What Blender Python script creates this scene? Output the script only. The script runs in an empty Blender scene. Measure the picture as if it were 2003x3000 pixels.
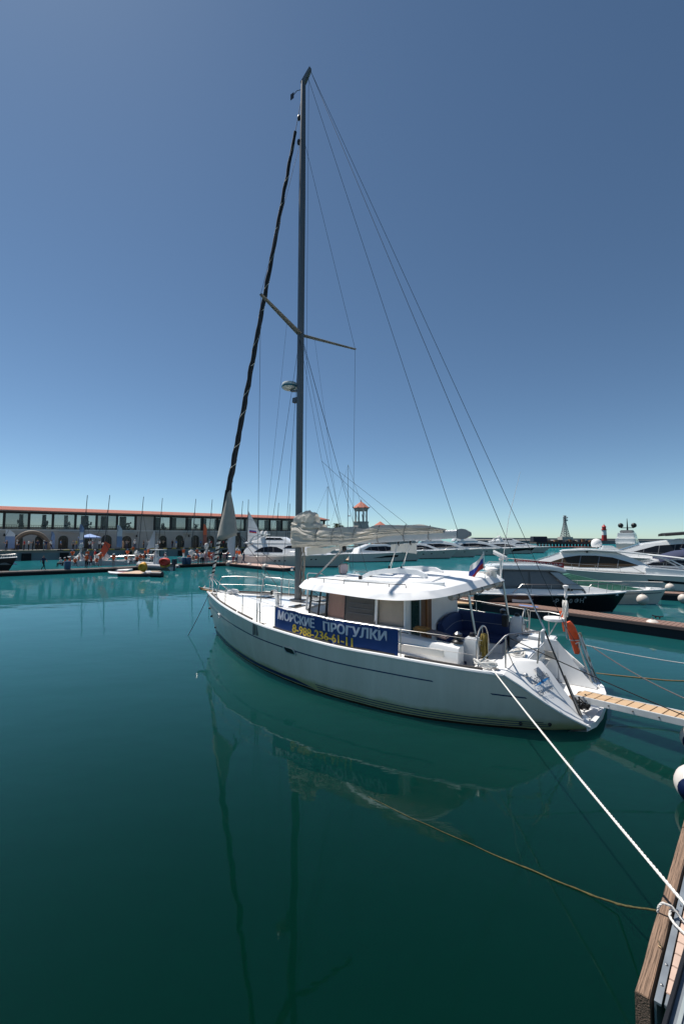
import bpy, bmesh, math, random
import numpy as np
from mathutils import Vector, Matrix, Euler, noise

random.seed(7)
SC = bpy.context.scene
COL = SC.collection
R = math.radians
PI = math.pi

# ---------------------------------------------------------------- camera
cam_d = bpy.data.cameras.new('camera')
cam = bpy.data.objects.new('camera', cam_d)
COL.objects.link(cam)
cam_d.sensor_fit = 'VERTICAL'
cam_d.sensor_height = 36.0
cam_d.lens = 15.0
cam_d.clip_start = 0.05
cam_d.clip_end = 20000
cam.matrix_world = Matrix.Translation((0, 0, 4.0)) @ Matrix.Rotation(R(90 + 3.411), 4, 'X') @ Matrix.Rotation(R(0.4), 4, 'Z')
SC.camera = cam

# ---------------------------------------------------------------- sky and sun
SUN_AZ = R(-54.0)      # to the left of the view direction (+Y)
SUN_EL = R(62.5)
sun_vec = Vector((math.sin(SUN_AZ) * math.cos(SUN_EL), math.cos(SUN_AZ) * math.cos(SUN_EL), math.sin(SUN_EL)))
world = bpy.data.worlds.new('World')
SC.world = world
world.use_nodes = True
wn = world.node_tree.nodes
wl_ = world.node_tree.links
bg = wn['Background']
sky = wn.new('ShaderNodeTexSky')
sky.sky_type = 'NISHITA'
sky.sun_disc = False
sky.sun_elevation = SUN_EL
sky.sun_rotation = SUN_AZ
sky.altitude = 0
sky.air_density = 0.62
sky.dust_density = 0.16
sky.ozone_density = 1.0
tint = wn.new('ShaderNodeMix'); tint.data_type = 'RGBA'; tint.blend_type = 'MULTIPLY'; tint.inputs['Factor'].default_value = 1.0
tint.inputs['B'].default_value = (0.90, 1.06, 1.06, 1)       # clear sea air, the same over the whole sky
wl_.new(sky.outputs[0], tint.inputs['A']); wl_.new(tint.outputs['Result'], bg.inputs[0])
bg.inputs[1].default_value = 0.083
sun_d = bpy.data.lights.new('sun', 'SUN')
sun = bpy.data.objects.new('sun', sun_d)
COL.objects.link(sun)
sun_d.energy = 5.0
sun_d.angle = R(0.5)
sun_d.color = (1.0, 0.95, 0.88)
sun.rotation_euler = (-sun_vec).to_track_quat('-Z', 'Y').to_euler()
SC.view_settings.view_transform = 'Standard'
SC.view_settings.look = 'None'
SC.view_settings.exposure = 0.30
SC.view_settings.gamma = 1.0
SC.view_settings.use_curve_mapping = False
SC.cycles.max_bounces = 8
SC.cycles.transparent_max_bounces = 12
SC.cycles.caustics_reflective = False
SC.cycles.caustics_refractive = False

# ---------------------------------------------------------------- materials
MATS = {}
def mat(name, col, rough=0.5, metal=0.0, var=0.08, scale=6.0, bump=0.0, bscale=40.0, spec=0.5, coat=0.0, trans=0.0, ior=1.45, stretch=None):
    """Principled material with a fine procedural variation of colour and roughness."""
    if name in MATS: return MATS[name]
    m = bpy.data.materials.new(name)
    m.use_nodes = True
    nt = m.node_tree; N = nt.nodes; L = nt.links
    b = N['Principled BSDF']
    tc = N.new('ShaderNodeTexCoord')
    src = tc.outputs['Object']
    if stretch:
        mp = N.new('ShaderNodeMapping'); mp.inputs['Scale'].default_value = stretch
        L.new(src, mp.inputs[0]); src = mp.outputs[0]
    nz = N.new('ShaderNodeTexNoise'); nz.inputs['Scale'].default_value = scale; nz.inputs['Detail'].default_value = 6
    L.new(src, nz.inputs['Vector'])
    mx = N.new('ShaderNodeMix'); mx.data_type = 'RGBA'
    c = Vector(col[:3])
    lo = [max(0, q * (1 - var * 1.6)) for q in c]; hi = [min(1, q * (1 + var)) for q in c]
    mx.inputs['A'].default_value = (*lo, 1); mx.inputs['B'].default_value = (*hi, 1)
    L.new(nz.outputs['Fac'], mx.inputs['Factor'])
    L.new(mx.outputs['Result'], b.inputs['Base Color'])
    mr = N.new('ShaderNodeMapRange')
    mr.inputs['To Min'].default_value = max(0.02, rough * 0.85); mr.inputs['To Max'].default_value = min(1, rough * 1.15)
    L.new(nz.outputs['Fac'], mr.inputs['Value']); L.new(mr.outputs[0], b.inputs['Roughness'])
    b.inputs['Metallic'].default_value = metal
    b.inputs['IOR'].default_value = ior
    b.inputs['Specular IOR Level'].default_value = spec
    b.inputs['Coat Weight'].default_value = coat
    b.inputs['Transmission Weight'].default_value = trans
    if bump:
        n2 = N.new('ShaderNodeTexNoise'); n2.inputs['Scale'].default_value = bscale; n2.inputs['Detail'].default_value = 5
        L.new(src, n2.inputs['Vector'])
        bp = N.new('ShaderNodeBump'); bp.inputs['Strength'].default_value = bump; bp.inputs['Distance'].default_value = 0.3 / bscale
        L.new(n2.outputs['Fac'], bp.inputs['Height']); L.new(bp.outputs[0], b.inputs['Normal'])
    MATS[name] = m
    return m

def glass(name, tint, op=0.5, rough=0.05):
    """Tinted window pane: a glossy coat over partly see-through glass."""
    if name in MATS: return MATS[name]
    m = bpy.data.materials.new(name); m.use_nodes = True
    nt = m.node_tree; N = nt.nodes; L = nt.links
    out = N['Material Output']; b = N['Principled BSDF']
    b.inputs['Base Color'].default_value = (*tint, 1); b.inputs['Roughness'].default_value = rough
    b.inputs['IOR'].default_value = 1.5
    k_ = 0.92 - 0.5 * op
    tr = N.new('ShaderNodeBsdfTransparent'); tr.inputs[0].default_value = (*[min(1, k_ + q * .3) for q in tint], 1)
    mx = N.new('ShaderNodeMixShader'); mx.inputs[0].default_value = op
    nz = N.new('ShaderNodeTexNoise'); nz.inputs['Scale'].default_value = 3
    mr = N.new('ShaderNodeMapRange'); mr.inputs['To Min'].default_value = op * 0.92; mr.inputs['To Max'].default_value = min(1, op * 1.06)
    L.new(nz.outputs['Fac'], mr.inputs['Value']); L.new(mr.outputs[0], mx.inputs[0])
    L.new(tr.outputs[0], mx.inputs[1]); L.new(b.outputs[0], mx.inputs[2]); L.new(mx.outputs[0], out.inputs[0])
    MATS[name] = m
    return m

gel = mat('gelcoat_white', (0.80, 0.80, 0.79), 0.22, var=0.04, scale=2.5, coat=0.3)
gel_warm = mat('gelcoat_cream', (0.78, 0.75, 0.70), 0.35, var=0.06, scale=3)
deckm = mat('deck_nonskid', (0.80, 0.78, 0.74), 0.55, var=0.07, scale=9, bump=0.25, bscale=220)
roofm = mat('roof_paint', (0.82, 0.82, 0.82), 0.3, var=0.05, scale=2)
steel = mat('stainless_steel', (0.46, 0.45, 0.44), 0.34, 1.0, var=0.1)
alu = mat('anodised_mast', (0.135, 0.138, 0.145), 0.38, 0.4, var=0.12, scale=4, stretch=(1, 1, 0.1))
alu_lt = mat('aluminium', (0.55, 0.56, 0.57), 0.35, 0.8, var=0.1)
blackp = mat('black_plastic', (0.015, 0.015, 0.017), 0.4, var=0.2)
greyp = mat('grey_rubber', (0.12, 0.12, 0.12), 0.6, var=0.2)
toem = mat('toe_rail_wood', (0.10, 0.085, 0.075), 0.6, var=0.25, scale=20)
sailm = mat('dacron_sail', (0.74, 0.70, 0.63), 0.75, var=0.16, scale=3, bump=0.35, bscale=14)
sail2 = mat('grey_sailcloth', (0.36, 0.335, 0.30), 0.8, var=0.12, scale=5, bump=0.2, bscale=20)
blackcloth = mat('black_sunstrip', (0.018, 0.020, 0.026), 0.75, var=0.3, scale=8)
bluecush = mat('navy_cushion', (0.010, 0.030, 0.115), 0.7, var=0.25, scale=8, bump=0.2, bscale=30)
bluestripe = mat('navy_stripe', (0.012, 0.035, 0.10), 0.3, var=0.1)
antif = mat('antifouling', (0.02, 0.014, 0.010), 0.7, var=0.4, scale=14)
ropew = mat('white_rope', (0.72, 0.70, 0.66), 0.8, var=0.15, scale=60, bump=0.6, bscale=150)
ropeg = mat('grey_rope', (0.22, 0.21, 0.19), 0.85, var=0.25, scale=60)
ropeb = mat('dark_rope', (0.03, 0.03, 0.03), 0.85, var=0.3, scale=60)
ropey = mat('yellow_rope', (0.20, 0.15, 0.03), 0.85, var=0.6, scale=60)
orange = mat('orange_cover', (0.75, 0.11, 0.03), 0.6, var=0.15, scale=10)
bannerm = mat('banner_navy', (0.014, 0.05, 0.21), 0.45, var=0.12, scale=4)
lettw = mat('letter_white', (0.70, 0.67, 0.74), 0.5, var=0.05)
letty = mat('letter_yellow', (0.80, 0.52, 0.06), 0.5, var=0.05)
redm = mat('red_paint', (0.42, 0.03, 0.03), 0.5, var=0.12)
whitep = mat('white_paint', (0.75, 0.74, 0.73), 0.5, var=0.06)
flagblue = mat('flag_blue', (0.02, 0.05, 0.30), 0.7, var=0.1)
curtain = mat('pink_curtain', (0.95, 0.60, 0.48), 0.85, var=0.14, scale=5, stretch=(6, 6, 0.4))
darkpanel = mat('dark_shutter', (0.10, 0.09, 0.08), 0.55, var=0.2)
woodm = mat('brown_wood', (0.16, 0.07, 0.03), 0.5, var=0.3, scale=12, stretch=(1, 1, 6))
teak = mat('gangway_wood', (0.50, 0.34, 0.20), 0.7, var=0.2, scale=14, stretch=(1, 8, 1), bump=0.3, bscale=60)
interior = mat('cabin_interior', (0.86, 0.72, 0.58), 0.7, var=0.1)
def translucent(m, col, fac):
    """let daylight through thin cloth"""
    N = m.node_tree.nodes; L = m.node_tree.links
    tr = N.new('ShaderNodeBsdfTranslucent'); tr.inputs[0].default_value = (*col, 1)
    mx = N.new('ShaderNodeMixShader'); mx.inputs[0].default_value = fac
    L.new(N['Principled BSDF'].outputs[0], mx.inputs[1]); L.new(tr.outputs[0], mx.inputs[2]); L.new(mx.outputs[0], N['Material Output'].inputs[0])
translucent(sailm, (0.80, 0.74, 0.64), 0.38)
translucent(curtain, (0.95, 0.62, 0.50), 0.35)
gclear = glass('clear_window', (0.04, 0.045, 0.045), 0.06)
gdark = glass('dark_window', (0.010, 0.011, 0.013), 0.93)
ggreen = glass('green_window', (0.03, 0.08, 0.07), 0.6)

# ---------------------------------------------------------------- mesh helpers
class MB:
    def __init__(s): s.v = []; s.f = []
    def add(s, vs, fs):
        o = len(s.v); s.v += [tuple(v) for v in vs]; s.f += [tuple(i + o for i in f) for f in fs]; return s
    def box(s, c, d, M=None):
        x, y, z = d[0] / 2, d[1] / 2, d[2] / 2
        vs = [Vector((a * x, b * y, e * z)) for a in (-1, 1) for b in (-1, 1) for e in (-1, 1)]
        if M is not None: vs = [M @ v for v in vs]
        vs = [v + Vector(c) for v in vs]
        return s.add(vs, [(0, 1, 3, 2), (4, 6, 7, 5), (0, 4, 5, 1), (2, 3, 7, 6), (0, 2, 6, 4), (1, 5, 7, 3)])
    def bar(s, a, b, w, h, up=(0, 0, 1)):
        a = Vector(a); b = Vector(b); t = (b - a).normalized()
        y = Vector(up).cross(t)
        if y.length < 1e-5: y = Vector((0, 1, 0)).cross(t)
        y.normalize(); z = t.cross(y)
        vs = [p + y * (i * w / 2) + z * (k * h / 2) for p in (a, b) for i, k in ((-1, -1), (1, -1), (1, 1), (-1, 1))]
        return s.add(vs, [(0, 3, 2, 1), (4, 5, 6, 7), (0, 1, 5, 4), (1, 2, 6, 5), (2, 3, 7, 6), (3, 0, 4, 7)])
    def tube(s, pts, r, n=6, closed=False, sx=1.0):
        P = [Vector(p) for p in pts]; k = len(P)
        rr = r if isinstance(r, (list, tuple)) else [r] * k
        rings = []; pn = None
        for i in range(k):
            if closed: t = P[(i + 1) % k] - P[i - 1]
            else: t = P[min(i + 1, k - 1)] - P[max(i - 1, 0)]
            if t.length < 1e-9: t = Vector((0, 0, 1))
            t.normalize()
            if pn is None:
                a = Vector((0, 0, 1)) if abs(t.z) < 0.9 else Vector((1, 0, 0))
                pn = (a - t * a.dot(t)).normalized()
            else:
                q = pn - t * pn.dot(t)
                pn = q.normalized() if q.length > 1e-6 else pn
            bn = t.cross(pn)
            rings.append([P[i] + (pn * math.cos(2 * PI * j / n) + bn * math.sin(2 * PI * j / n) * sx) * rr[i] for j in range(n)])
        return s.loft(rings, caps=not closed, loop=closed)
    def loft(s, rings, caps=True, loop=False, closed=True):
        n = len(rings[0]); vs = [v for r_ in rings for v in r_]; fs = []
        m = len(rings)
        for i in range(m if loop else m - 1):
            j = (i + 1) % m
            for k in range(n if closed else n - 1):
                l = (k + 1) % n
                fs.append((i * n + k, i * n + l, j * n + l, j * n + k))
        if caps and not loop and closed:
            fs.append(tuple(range(n))[::-1]); fs.append(tuple((m - 1) * n + k for k in range(n)))
        return s.add(vs, fs)
    def lathe(s, prof, n=12, c=(0, 0, 0), M=None):
        rings = []
        for r_, z in prof:
            ring = [Vector((r_ * math.cos(2 * PI * k / n), r_ * math.sin(2 * PI * k / n), z)) for k in range(n)]
            if M is not None: ring = [M @ q for q in ring]
            rings.append([q + Vector(c) for q in ring])
        return s.loft(rings)
    def ball(s, c, r, n=12, m=8, sc=(1, 1, 1), M=None):
        prof = [(max(1e-4, math.sin(PI * i / m)), -math.cos(PI * i / m)) for i in range(m + 1)]
        rings = []
        for q, z in prof:
            ring = [Vector((q * math.cos(2 * PI * k / n) * sc[0] * r, q * math.sin(2 * PI * k / n) * sc[1] * r, z * sc[2] * r)) for k in range(n)]
            if M is not None: ring = [M @ w for w in ring]
            rings.append([w + Vector(c) for w in ring])
        return s.loft(rings)
    def prism(s, poly, z0, z1):
        n = len(poly)
        return s.loft([[Vector((p[0], p[1], z0)) for p in poly], [Vector((p[0], p[1], z1)) for p in poly]])
    def slab(s, poly3, off):
        """thin plate from a 3-D polygon and an offset vector"""
        o = Vector(off)
        return s.loft([[Vector(p) for p in poly3], [Vector(p) + o for p in poly3]])
    def grid(s, rows, flip=False):
        n = len(rows[0]); vs = [v for r_ in rows for v in r_]; fs = []
        for i in range(len(rows) - 1):
            for k in range(n - 1):
                q = (i * n + k, i * n + k + 1, (i + 1) * n + k + 1, (i + 1) * n + k)
                fs.append(q[::-1] if flip else q)
        return s.add(vs, fs)
    def build(s, name, m, parent=None, smooth=40, fix=True, loc=None, bevel=0.0):
        me = bpy.data.meshes.new(name)
        me.from_pydata(s.v, [], s.f)
        if fix or bevel:
            bm = bmesh.new(); bm.from_mesh(me)
            if fix: bmesh.ops.recalc_face_normals(bm, faces=bm.faces)
            if bevel:
                es = [e for e in bm.edges if len(e.link_faces) == 2 and e.calc_face_angle(0) > 0.6]
                bmesh.ops.bevel(bm, geom=es, offset=bevel, segments=2, affect='EDGES', clamp_overlap=True)
            bm.to_mesh(me); bm.free()
        if smooth:
            me.polygons.foreach_set('use_smooth', [True] * len(me.polygons))
            me.set_sharp_from_angle(angle=R(smooth))
        me.materials.append(m)
        me.update()
        o = bpy.data.objects.new(name, me)
        COL.objects.link(o)
        if parent is not None: o.parent = parent
        if loc is not None: o.location = loc
        return o

def tag(o, label=None, cat=None, group=None, kind=None):
    if label: o['label'] = label
    if cat: o['category'] = cat
    if group: o['group'] = group
    if kind: o['kind'] = kind
    return o
def thing(name, label, cat, loc=(0, 0, 0), rz=0.0, group=None):
    o = bpy.data.objects.new(name, None); COL.objects.link(o)
    o.empty_display_size = 0.2
    o.location = loc; o.rotation_euler = (0, 0, rz)
    return tag(o, label, cat, group)
def copy_tree(o, parent=None):
    c = o.copy(); COL.objects.link(c)
    c.parent = parent
    for ch in list(o.children): copy_tree(ch, c)
    return c
def lerp(a, b, t): return a + (b - a) * t
def pchip(xs, ys):
    xs = np.array(xs, float); ys = np.array(ys, float)
    h = np.diff(xs); dl = np.diff(ys) / h
    d = np.zeros(len(xs))
    for i in range(1, len(xs) - 1):
        if dl[i - 1] * dl[i] > 0:
            w1 = 2 * h[i] + h[i - 1]; w2 = h[i] + 2 * h[i - 1]
            d[i] = (w1 + w2) / (w1 / dl[i - 1] + w2 / dl[i])
    d[0] = dl[0]; d[-1] = dl[-1]
    def f(x):
        x = min(max(x, xs[0]), xs[-1])
        i = int(min(max(np.searchsorted(xs, x) - 1, 0), len(xs) - 2))
        t = (x - xs[i]) / h[i]
        return float((2*t**3-3*t**2+1)*ys[i]+(t**3-2*t**2+t)*h[i]*d[i]+(-2*t**3+3*t**2)*ys[i+1]+(t**3-t**2)*h[i]*d[i+1])
    return f
def sag(a, b, drop, n=12):
    a = Vector(a); b = Vector(b)
    return [a.lerp(b, i / n) - Vector((0, 0, drop * 4 * (i / n) * (1 - i / n))) for i in range(n + 1)]
def rope(pts, r, n=8, strands=3, pitch=None, step=None):
    """a laid rope: three strands twisted round each other, as one mesh"""
    P = [Vector(p) for p in pts]
    L = [0]
    for i in range(1, len(P)): L.append(L[-1] + (P[i] - P[i - 1]).length)
    pitch = pitch or r * 9; step = step or pitch / 8
    k = max(2, int(L[-1] / step)); out = []
    mb = MB(); path = []; j = 0
    for i in range(k + 1):
        d = L[-1] * i / k
        while j < len(P) - 2 and L[j + 1] < d: j += 1
        t = (d - L[j]) / max(1e-9, L[j + 1] - L[j]); path.append((P[j].lerp(P[j + 1], t), d))
    for q in range(strands):
        pts2 = []
        for i, (p, d) in enumerate(path):
            tt = (path[min(i + 1, k)][0] - path[max(i - 1, 0)][0]).normalized()
            a = Vector((0, 0, 1)) if abs(tt.z) < 0.95 else Vector((1, 0, 0))
            u = (a - tt * a.dot(tt)).normalized(); w = tt.cross(u)
            ph = 2 * PI * (d / pitch + q / strands)
            pts2.append(p + (u * math.cos(ph) + w * math.sin(ph)) * r * 0.5)
        mb.tube(pts2, r * 0.56, 5)
    return mb
def text_mesh(txt, size=1.0, bold=0.0, shear=0.0, sx=1.0, space=1.0, ext=0.0):
    """vertices and faces of a line of lettering, lower-left corner at the origin, height = size"""
    cu = bpy.data.curves.new('lettering', 'FONT'); cu.body = txt; cu.size = 1.0; cu.offset = bold; cu.shear = shear
    cu.space_character = space; cu.resolution_u = 3; cu.extrude = ext; cu.fill_mode = 'BOTH' if ext else 'FRONT'
    ob = bpy.data.objects.new('lettering', cu); COL.objects.link(ob)
    bpy.context.view_layer.update()
    me = bpy.data.meshes.new_from_object(ob.evaluated_get(bpy.context.evaluated_depsgraph_get()))
    vs = [v.co.copy() for v in me.vertices]; fs = [tuple(p.vertices) for p in me.polygons]
    bpy.data.objects.remove(ob); bpy.data.curves.remove(cu); bpy.data.meshes.remove(me)
    x0 = min(v.x for v in vs); x1 = max(v.x for v in vs); y0 = min(v.y for v in vs); y1 = max(v.y for v in vs)
    k = size / (y1 - y0)
    vs = [Vector(((v.x - x0) * k * sx, (v.y - y0) * k, v.z)) for v in vs]
    return vs, fs, (x1 - x0) * k * sx

# ================================================================ water
def water_material():
    m = bpy.data.materials.new('harbour_water'); m.use_nodes = True
    nt = m.node_tree; N = nt.nodes; L = nt.links; b = N['Principled BSDF']
    b.inputs['Base Color'].default_value = (0.0, 0.0095, 0.0050, 1)
    b.inputs['Roughness'].default_value = 0.015
    b.inputs['IOR'].default_value = 1.32
    b.inputs['Specular Tint'].default_value = (0.45, 0.97, 0.95, 1)
    b.subsurface_method = 'BURLEY'                       # light spreads below the surface and softens shadows
    b.inputs['Subsurface Weight'].default_value = 1.0
    b.inputs['Subsurface Radius'].default_value = (1.0, 1.0, 1.0)
    b.inputs['Subsurface Scale'].default_value = 1.2
    b.inputs['Sheen Weight'].default_value = 0.78      # light scattered forward out of the turbid surface layer
    b.inputs['Sheen Roughness'].default_value = 0.365
    b.inputs['Sheen Tint'].default_value = (0.12, 0.75, 0.66, 1)
    g = N.new('ShaderNodeNewGeometry')
    mp = N.new('ShaderNodeMapping'); mp.inputs['Rotation'].default_value = (0, 0, R(25)); mp.inputs['Scale'].default_value = (1, 1.7, 1)
    L.new(g.outputs['Position'], mp.inputs[0])
    def nz(scale, det):
        n = N.new('ShaderNodeTexNoise'); n.inputs['Scale'].default_value = scale; n.inputs['Detail'].default_value = det
        L.new(mp.outputs[0], n.inputs['Vector']); return n
    def bump(n, dist, prev=None):
        q = N.new('ShaderNodeBump'); q.inputs['Strength'].default_value = 1.0; q.inputs['Distance'].default_value = dist
        L.new(n.outputs['Fac'], q.inputs['Height'])
        if prev: L.new(prev.outputs[0], q.inputs['Normal'])
        return q
    # calm patches: a slow noise decides where the ripples are stronger
    patch = N.new('ShaderNodeTexNoise'); patch.inputs['Scale'].default_value = 0.07; patch.inputs['Detail'].default_value = 2
    L.new(g.outputs['Position'], patch.inputs['Vector'])
    mr = N.new('ShaderNodeMapRange'); mr.inputs['From Min'].default_value = 0.40; mr.inputs['From Max'].default_value = 0.62
    mr.inputs['To Min'].default_value = 0.25; mr.inputs['To Max'].default_value = 1.0
    L.new(patch.outputs['Fac'], mr.inputs['Value'])
    b1 = bump(nz(0.45, 2.0), 0.011)
    b2 = bump(nz(2.2, 3.0), 0.0028, b1)
    L.new(mr.outputs[0], b2.inputs['Strength'])
    b3 = bump(nz(9.0, 2.0), 0.0007, b2)
    L.new(mr.outputs[0], b3.inputs['Strength'])
    L.new(b3.outputs[0], b.inputs['Normal'])
    return m
mb = MB()
S_ = 9000
mb.add([(-S_, -60, 0), (S_, -60, 0), (S_, S_, 0), (-S_, S_, 0)], [(0, 1, 2, 3)])
water = tag(mb.build('water', water_material(), smooth=0), 'calm teal harbour water reflecting the boats', kind='structure')

# ================================================================ the sailing yacht
YAW = math.atan2(-0.56840125, 0.82275149)
BOAT_LOC = Vector((-5.13783, 17.90338, 0))
BOAT_M = Matrix.Translation(BOAT_LOC) @ Matrix.Rotation(YAW, 4, 'Z')
def Q(s, b, z): return Vector((s, -b, z))          # s aft of the bow waterline, b to port, z up
def QW(s, b, z): return BOAT_M @ Q(s, b, z)
boat = thing('sailing_yacht', 'large white sailing yacht with a blue banner on its rail, moored stern-to', 'sailing yacht', BOAT_LOC, YAW)
def on_boat(o, label, cat, group=None):            # a loose thing lying on the yacht: top-level, same frame
    o.location = BOAT_LOC; o.rotation_euler = (0, 0, YAW)
    return tag(o, label, cat, group)

sheerB = pchip([-.68, 0.6, 2.35, 4.08, 5.08, 6.03, 7.49, 8.04, 9.77, 11.28, 12.0, 13.6], [0, .78, 1.71, 2.43, 2.73, 2.90, 3.03, 3.035, 2.91, 2.62, 2.38, 1.95])
sheerZ = pchip([-.68, 0.6, 2.35, 4.08, 5.08, 6.03, 7.49, 8.04, 9.77, 11.28, 12.0, 13.6], [1.66, 1.64, 1.58, 1.5, 1.43, 1.38, 1.31, 1.28, 1.24, 1.17, 1.13, 1.06])
wlB = pchip([-.05, 1.4, 2.59, 3.61, 4.78, 5.75, 6.57, 7.97, 9.15, 10.21, 11.23, 11.86, 12.36, 13.0, 13.6], [0, .79, 1.4, 1.85, 2.28, 2.54, 2.72, 2.90, 2.92, 2.82, 2.53, 2.27, 2.05, 1.80, 1.55])
def wlZ(s): return 0.0 if s < 12 else 0.16 * ((s - 12) / 1.6) ** 1.5
def hullp(u, t):
    """point on the port side: u 0 bow to 1 stern, t 0 waterline to 1 sheer, t < 0 below water"""
    if t >= 0:
        s0 = -0.68 * t ** 0.9 + 0.0; s1 = 12.0 + 1.52 * (1 - t) ** 0.86
        s = lerp(s0, s1, u)
        tb = t ** 0.85
        bw = wlB(s + 0.0); bs = sheerB(s)
        if s < 0.0: bw = 0.0
        b = lerp(bw, bs, tb) + 0.05 * math.sin(PI * t) * min(1, u * 4)
        if u == 0: b = 0.0
        z = lerp(wlZ(s), sheerZ(s), t)
        return Vector((s, b, z))
    k = -t
    s = lerp(0.0 + 0.5 * k, 13.52 - 1.5 * k, u)
    w = wlB(s)
    return Vector((s, w * math.cos(k * PI / 2 * 0.98) if u > 0 else 0, wlZ(s) - 0.62 * math.sin(k * PI / 2) * min(1, 0.25 + u * 3) * (1 if u < 0.7 else max(0.05, (1 - u) / 0.3))))
T = [-1, -.6, -.3, -.1, 0, .05, .1, .2, .3, .4, .5, .6, .7, .8, .88, .95, 1]
U = [i / 56 for i in range(57)]
mb = MB()
for sd in (1, -1):
    mb.grid([[Q(p.x, p.y * sd, p.z) for p in (hullp(u, t) for t in T)] for u in U])

def hull_material():
    m = bpy.data.materials.new('yacht_hull_gelcoat'); m.use_nodes = True
    nt = m.node_tree; N = nt.nodes; L = nt.links; b = N['Principled BSDF']
    tc = N.new('ShaderNodeTexCoord'); sp = N.new('ShaderNodeSeparateXYZ'); L.new(tc.outputs['Object'], sp.inputs[0])
    nz = N.new('ShaderNodeTexNoise'); nz.inputs['Scale'].default_value = 1.3; nz.inputs['Detail'].default_value = 9; nz.inputs['Roughness'].default_value = 0.62
    mp = N.new('ShaderNodeMapping'); mp.inputs['Scale'].default_value = (2.2, 2.2, 0.28)
    L.new(tc.outputs['Object'], mp.inputs[0]); L.new(mp.outputs[0], nz.inputs['Vector'])
    cr = N.new('ShaderNodeMix'); cr.data_type = 'RGBA'
    cr.inputs['A'].default_value = (0.52, 0.47, 0.385, 1); cr.inputs['B'].default_value = (0.75, 0.69, 0.595, 1)
    L.new(nz.outputs['Fac'], cr.inputs['Factor'])
    # algae stain in a wavering line just above the boot stripe
    n2 = N.new('ShaderNodeTexNoise'); n2.inputs['Scale'].default_value = 3.0; n2.inputs['Detail'].default_value = 6
    L.new(tc.outputs['Object'], n2.inputs['Vector'])
    ad = N.new('ShaderNodeMath'); ad.operation = 'MULTIPLY_ADD'; ad.inputs[1].default_value = -0.16; L.new(n2.outputs['Fac'], ad.inputs[0]); L.new(sp.outputs['Z'], ad.inputs[2])
    r1 = N.new('ShaderNodeMapRange'); r1.inputs['From Min'].default_value = 0.10; r1.inputs['From Max'].default_value = 0.24; r1.inputs['To Min'].default_value = 0.75; r1.inputs['To Max'].default_value = 0.0
    L.new(ad.outputs[0], r1.inputs['Value'])
    st = N.new('ShaderNodeMix'); st.data_type = 'RGBA'; st.inputs['B'].default_value = (0.30, 0.31, 0.10, 1)
    L.new(r1.outputs[0], st.inputs['Factor']); L.new(cr.outputs['Result'], st.inputs['A'])
    # antifouling below the waterline
    ad2 = N.new('ShaderNodeMath'); ad2.operation = 'MULTIPLY_ADD'; ad2.inputs[1].default_value = -0.03; L.new(n2.outputs['Fac'], ad2.inputs[0]); L.new(sp.outputs['Z'], ad2.inputs[2])
    lt = N.new('ShaderNodeMath'); lt.operation = 'LESS_THAN'; lt.inputs[1].default_value = 0.035; L.new(ad2.outputs[0], lt.inputs[0])
    af = N.new('ShaderNodeMix'); af.data_type = 'RGBA'; af.inputs['B'].default_value = (0.035, 0.022, 0.014, 1)
    L.new(lt.outputs[0], af.inputs['Factor']); L.new(st.outputs['Result'], af.inputs['A'])
    L.new(af.outputs['Result'], b.inputs['Base Color'])
    b.inputs['Roughness'].default_value = 0.25; b.inputs['Coat Weight'].default_value = 0.2
    return m
hull = mb.build('hull', hull_material(), boat)

def hull_strip(name, m, ua, ub, ta, tb, off=0.004, sides=(1,), n=40, parent=None):
    q = MB()
    for sd in sides:
        rows = []
        for i in range(n + 1):
            u = lerp(ua, ub, i / n)
            row = []
            for t in (ta(u) if callable(ta) else ta, tb(u) if callable(tb) else tb):
                p = hullp(u, t); row.append(Q(p.x, (p.y + off) * sd, p.z + 0.001))
            rows.append(row)
        q.grid(rows)
    return q.build(name, m, parent or hull, smooth=60)
# cove stripe under the sheer and the boot stripes at the waterline (both sides, one part each run)
for sd in (1, -1):
    hull_strip('cove_stripe', bluestripe, .02, .855, .705, .728, sides=(sd,))
    hull_strip('cove_stripe', bluestripe, .935, .985, .63, .655, sides=(sd,), n=8)
    hull_strip('boot_stripe', bluestripe, .015, .555, .055, lambda u: .125 if u < .5 else lerp(.125, .06, (u - .5) / .055), sides=(sd,))
    for k in range(3):
        hull_strip('pin_stripe', bluestripe, .565, .955, .062 + .045 * k, .078 + .045 * k, sides=(sd,))
# hull portlights, through-hull fittings
for (u, t, w, h) in ((.17, .69, .20, .16), (.545, .70, .44, .21)):
    for sd in (1, -1):
        c0 = hullp(u, t); c1 = hullp(u + .005, t); c2 = hullp(u, t + .05)
        ax = (c1 - c0).normalized(); ay = (c2 - c0).normalized(); nn = ax.cross(ay).normalized()
        if nn.y < 0: nn = -nn
        def rr(wd, hg, o):
            pts = []
            for k in range(20):
                a = 2 * PI * k / 20; cx = math.copysign(abs(math.cos(a)) ** .45, math.cos(a)); cy = math.copysign(abs(math.sin(a)) ** .45, math.sin(a))
                p = c0 + ax * cx * wd / 2 + ay * cy * hg / 2 + nn * o
                pts.append(Q(p.x, p.y * sd, p.z))
            return pts
        q = MB(); q.loft([rr(w, h, -.03), rr(w, h, .035), rr(w * .84, h * .78, .035), rr(w * .84, h * .78, .018)], caps=False)
        fr = q.build('portlight_frame', alu_lt if w > .3 else gel, hull)
        q = MB(); q.add(rr(w * .86, h * .8, .020), [tuple(range(20))]); q.build('portlight_pane', gdark, fr)
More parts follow.
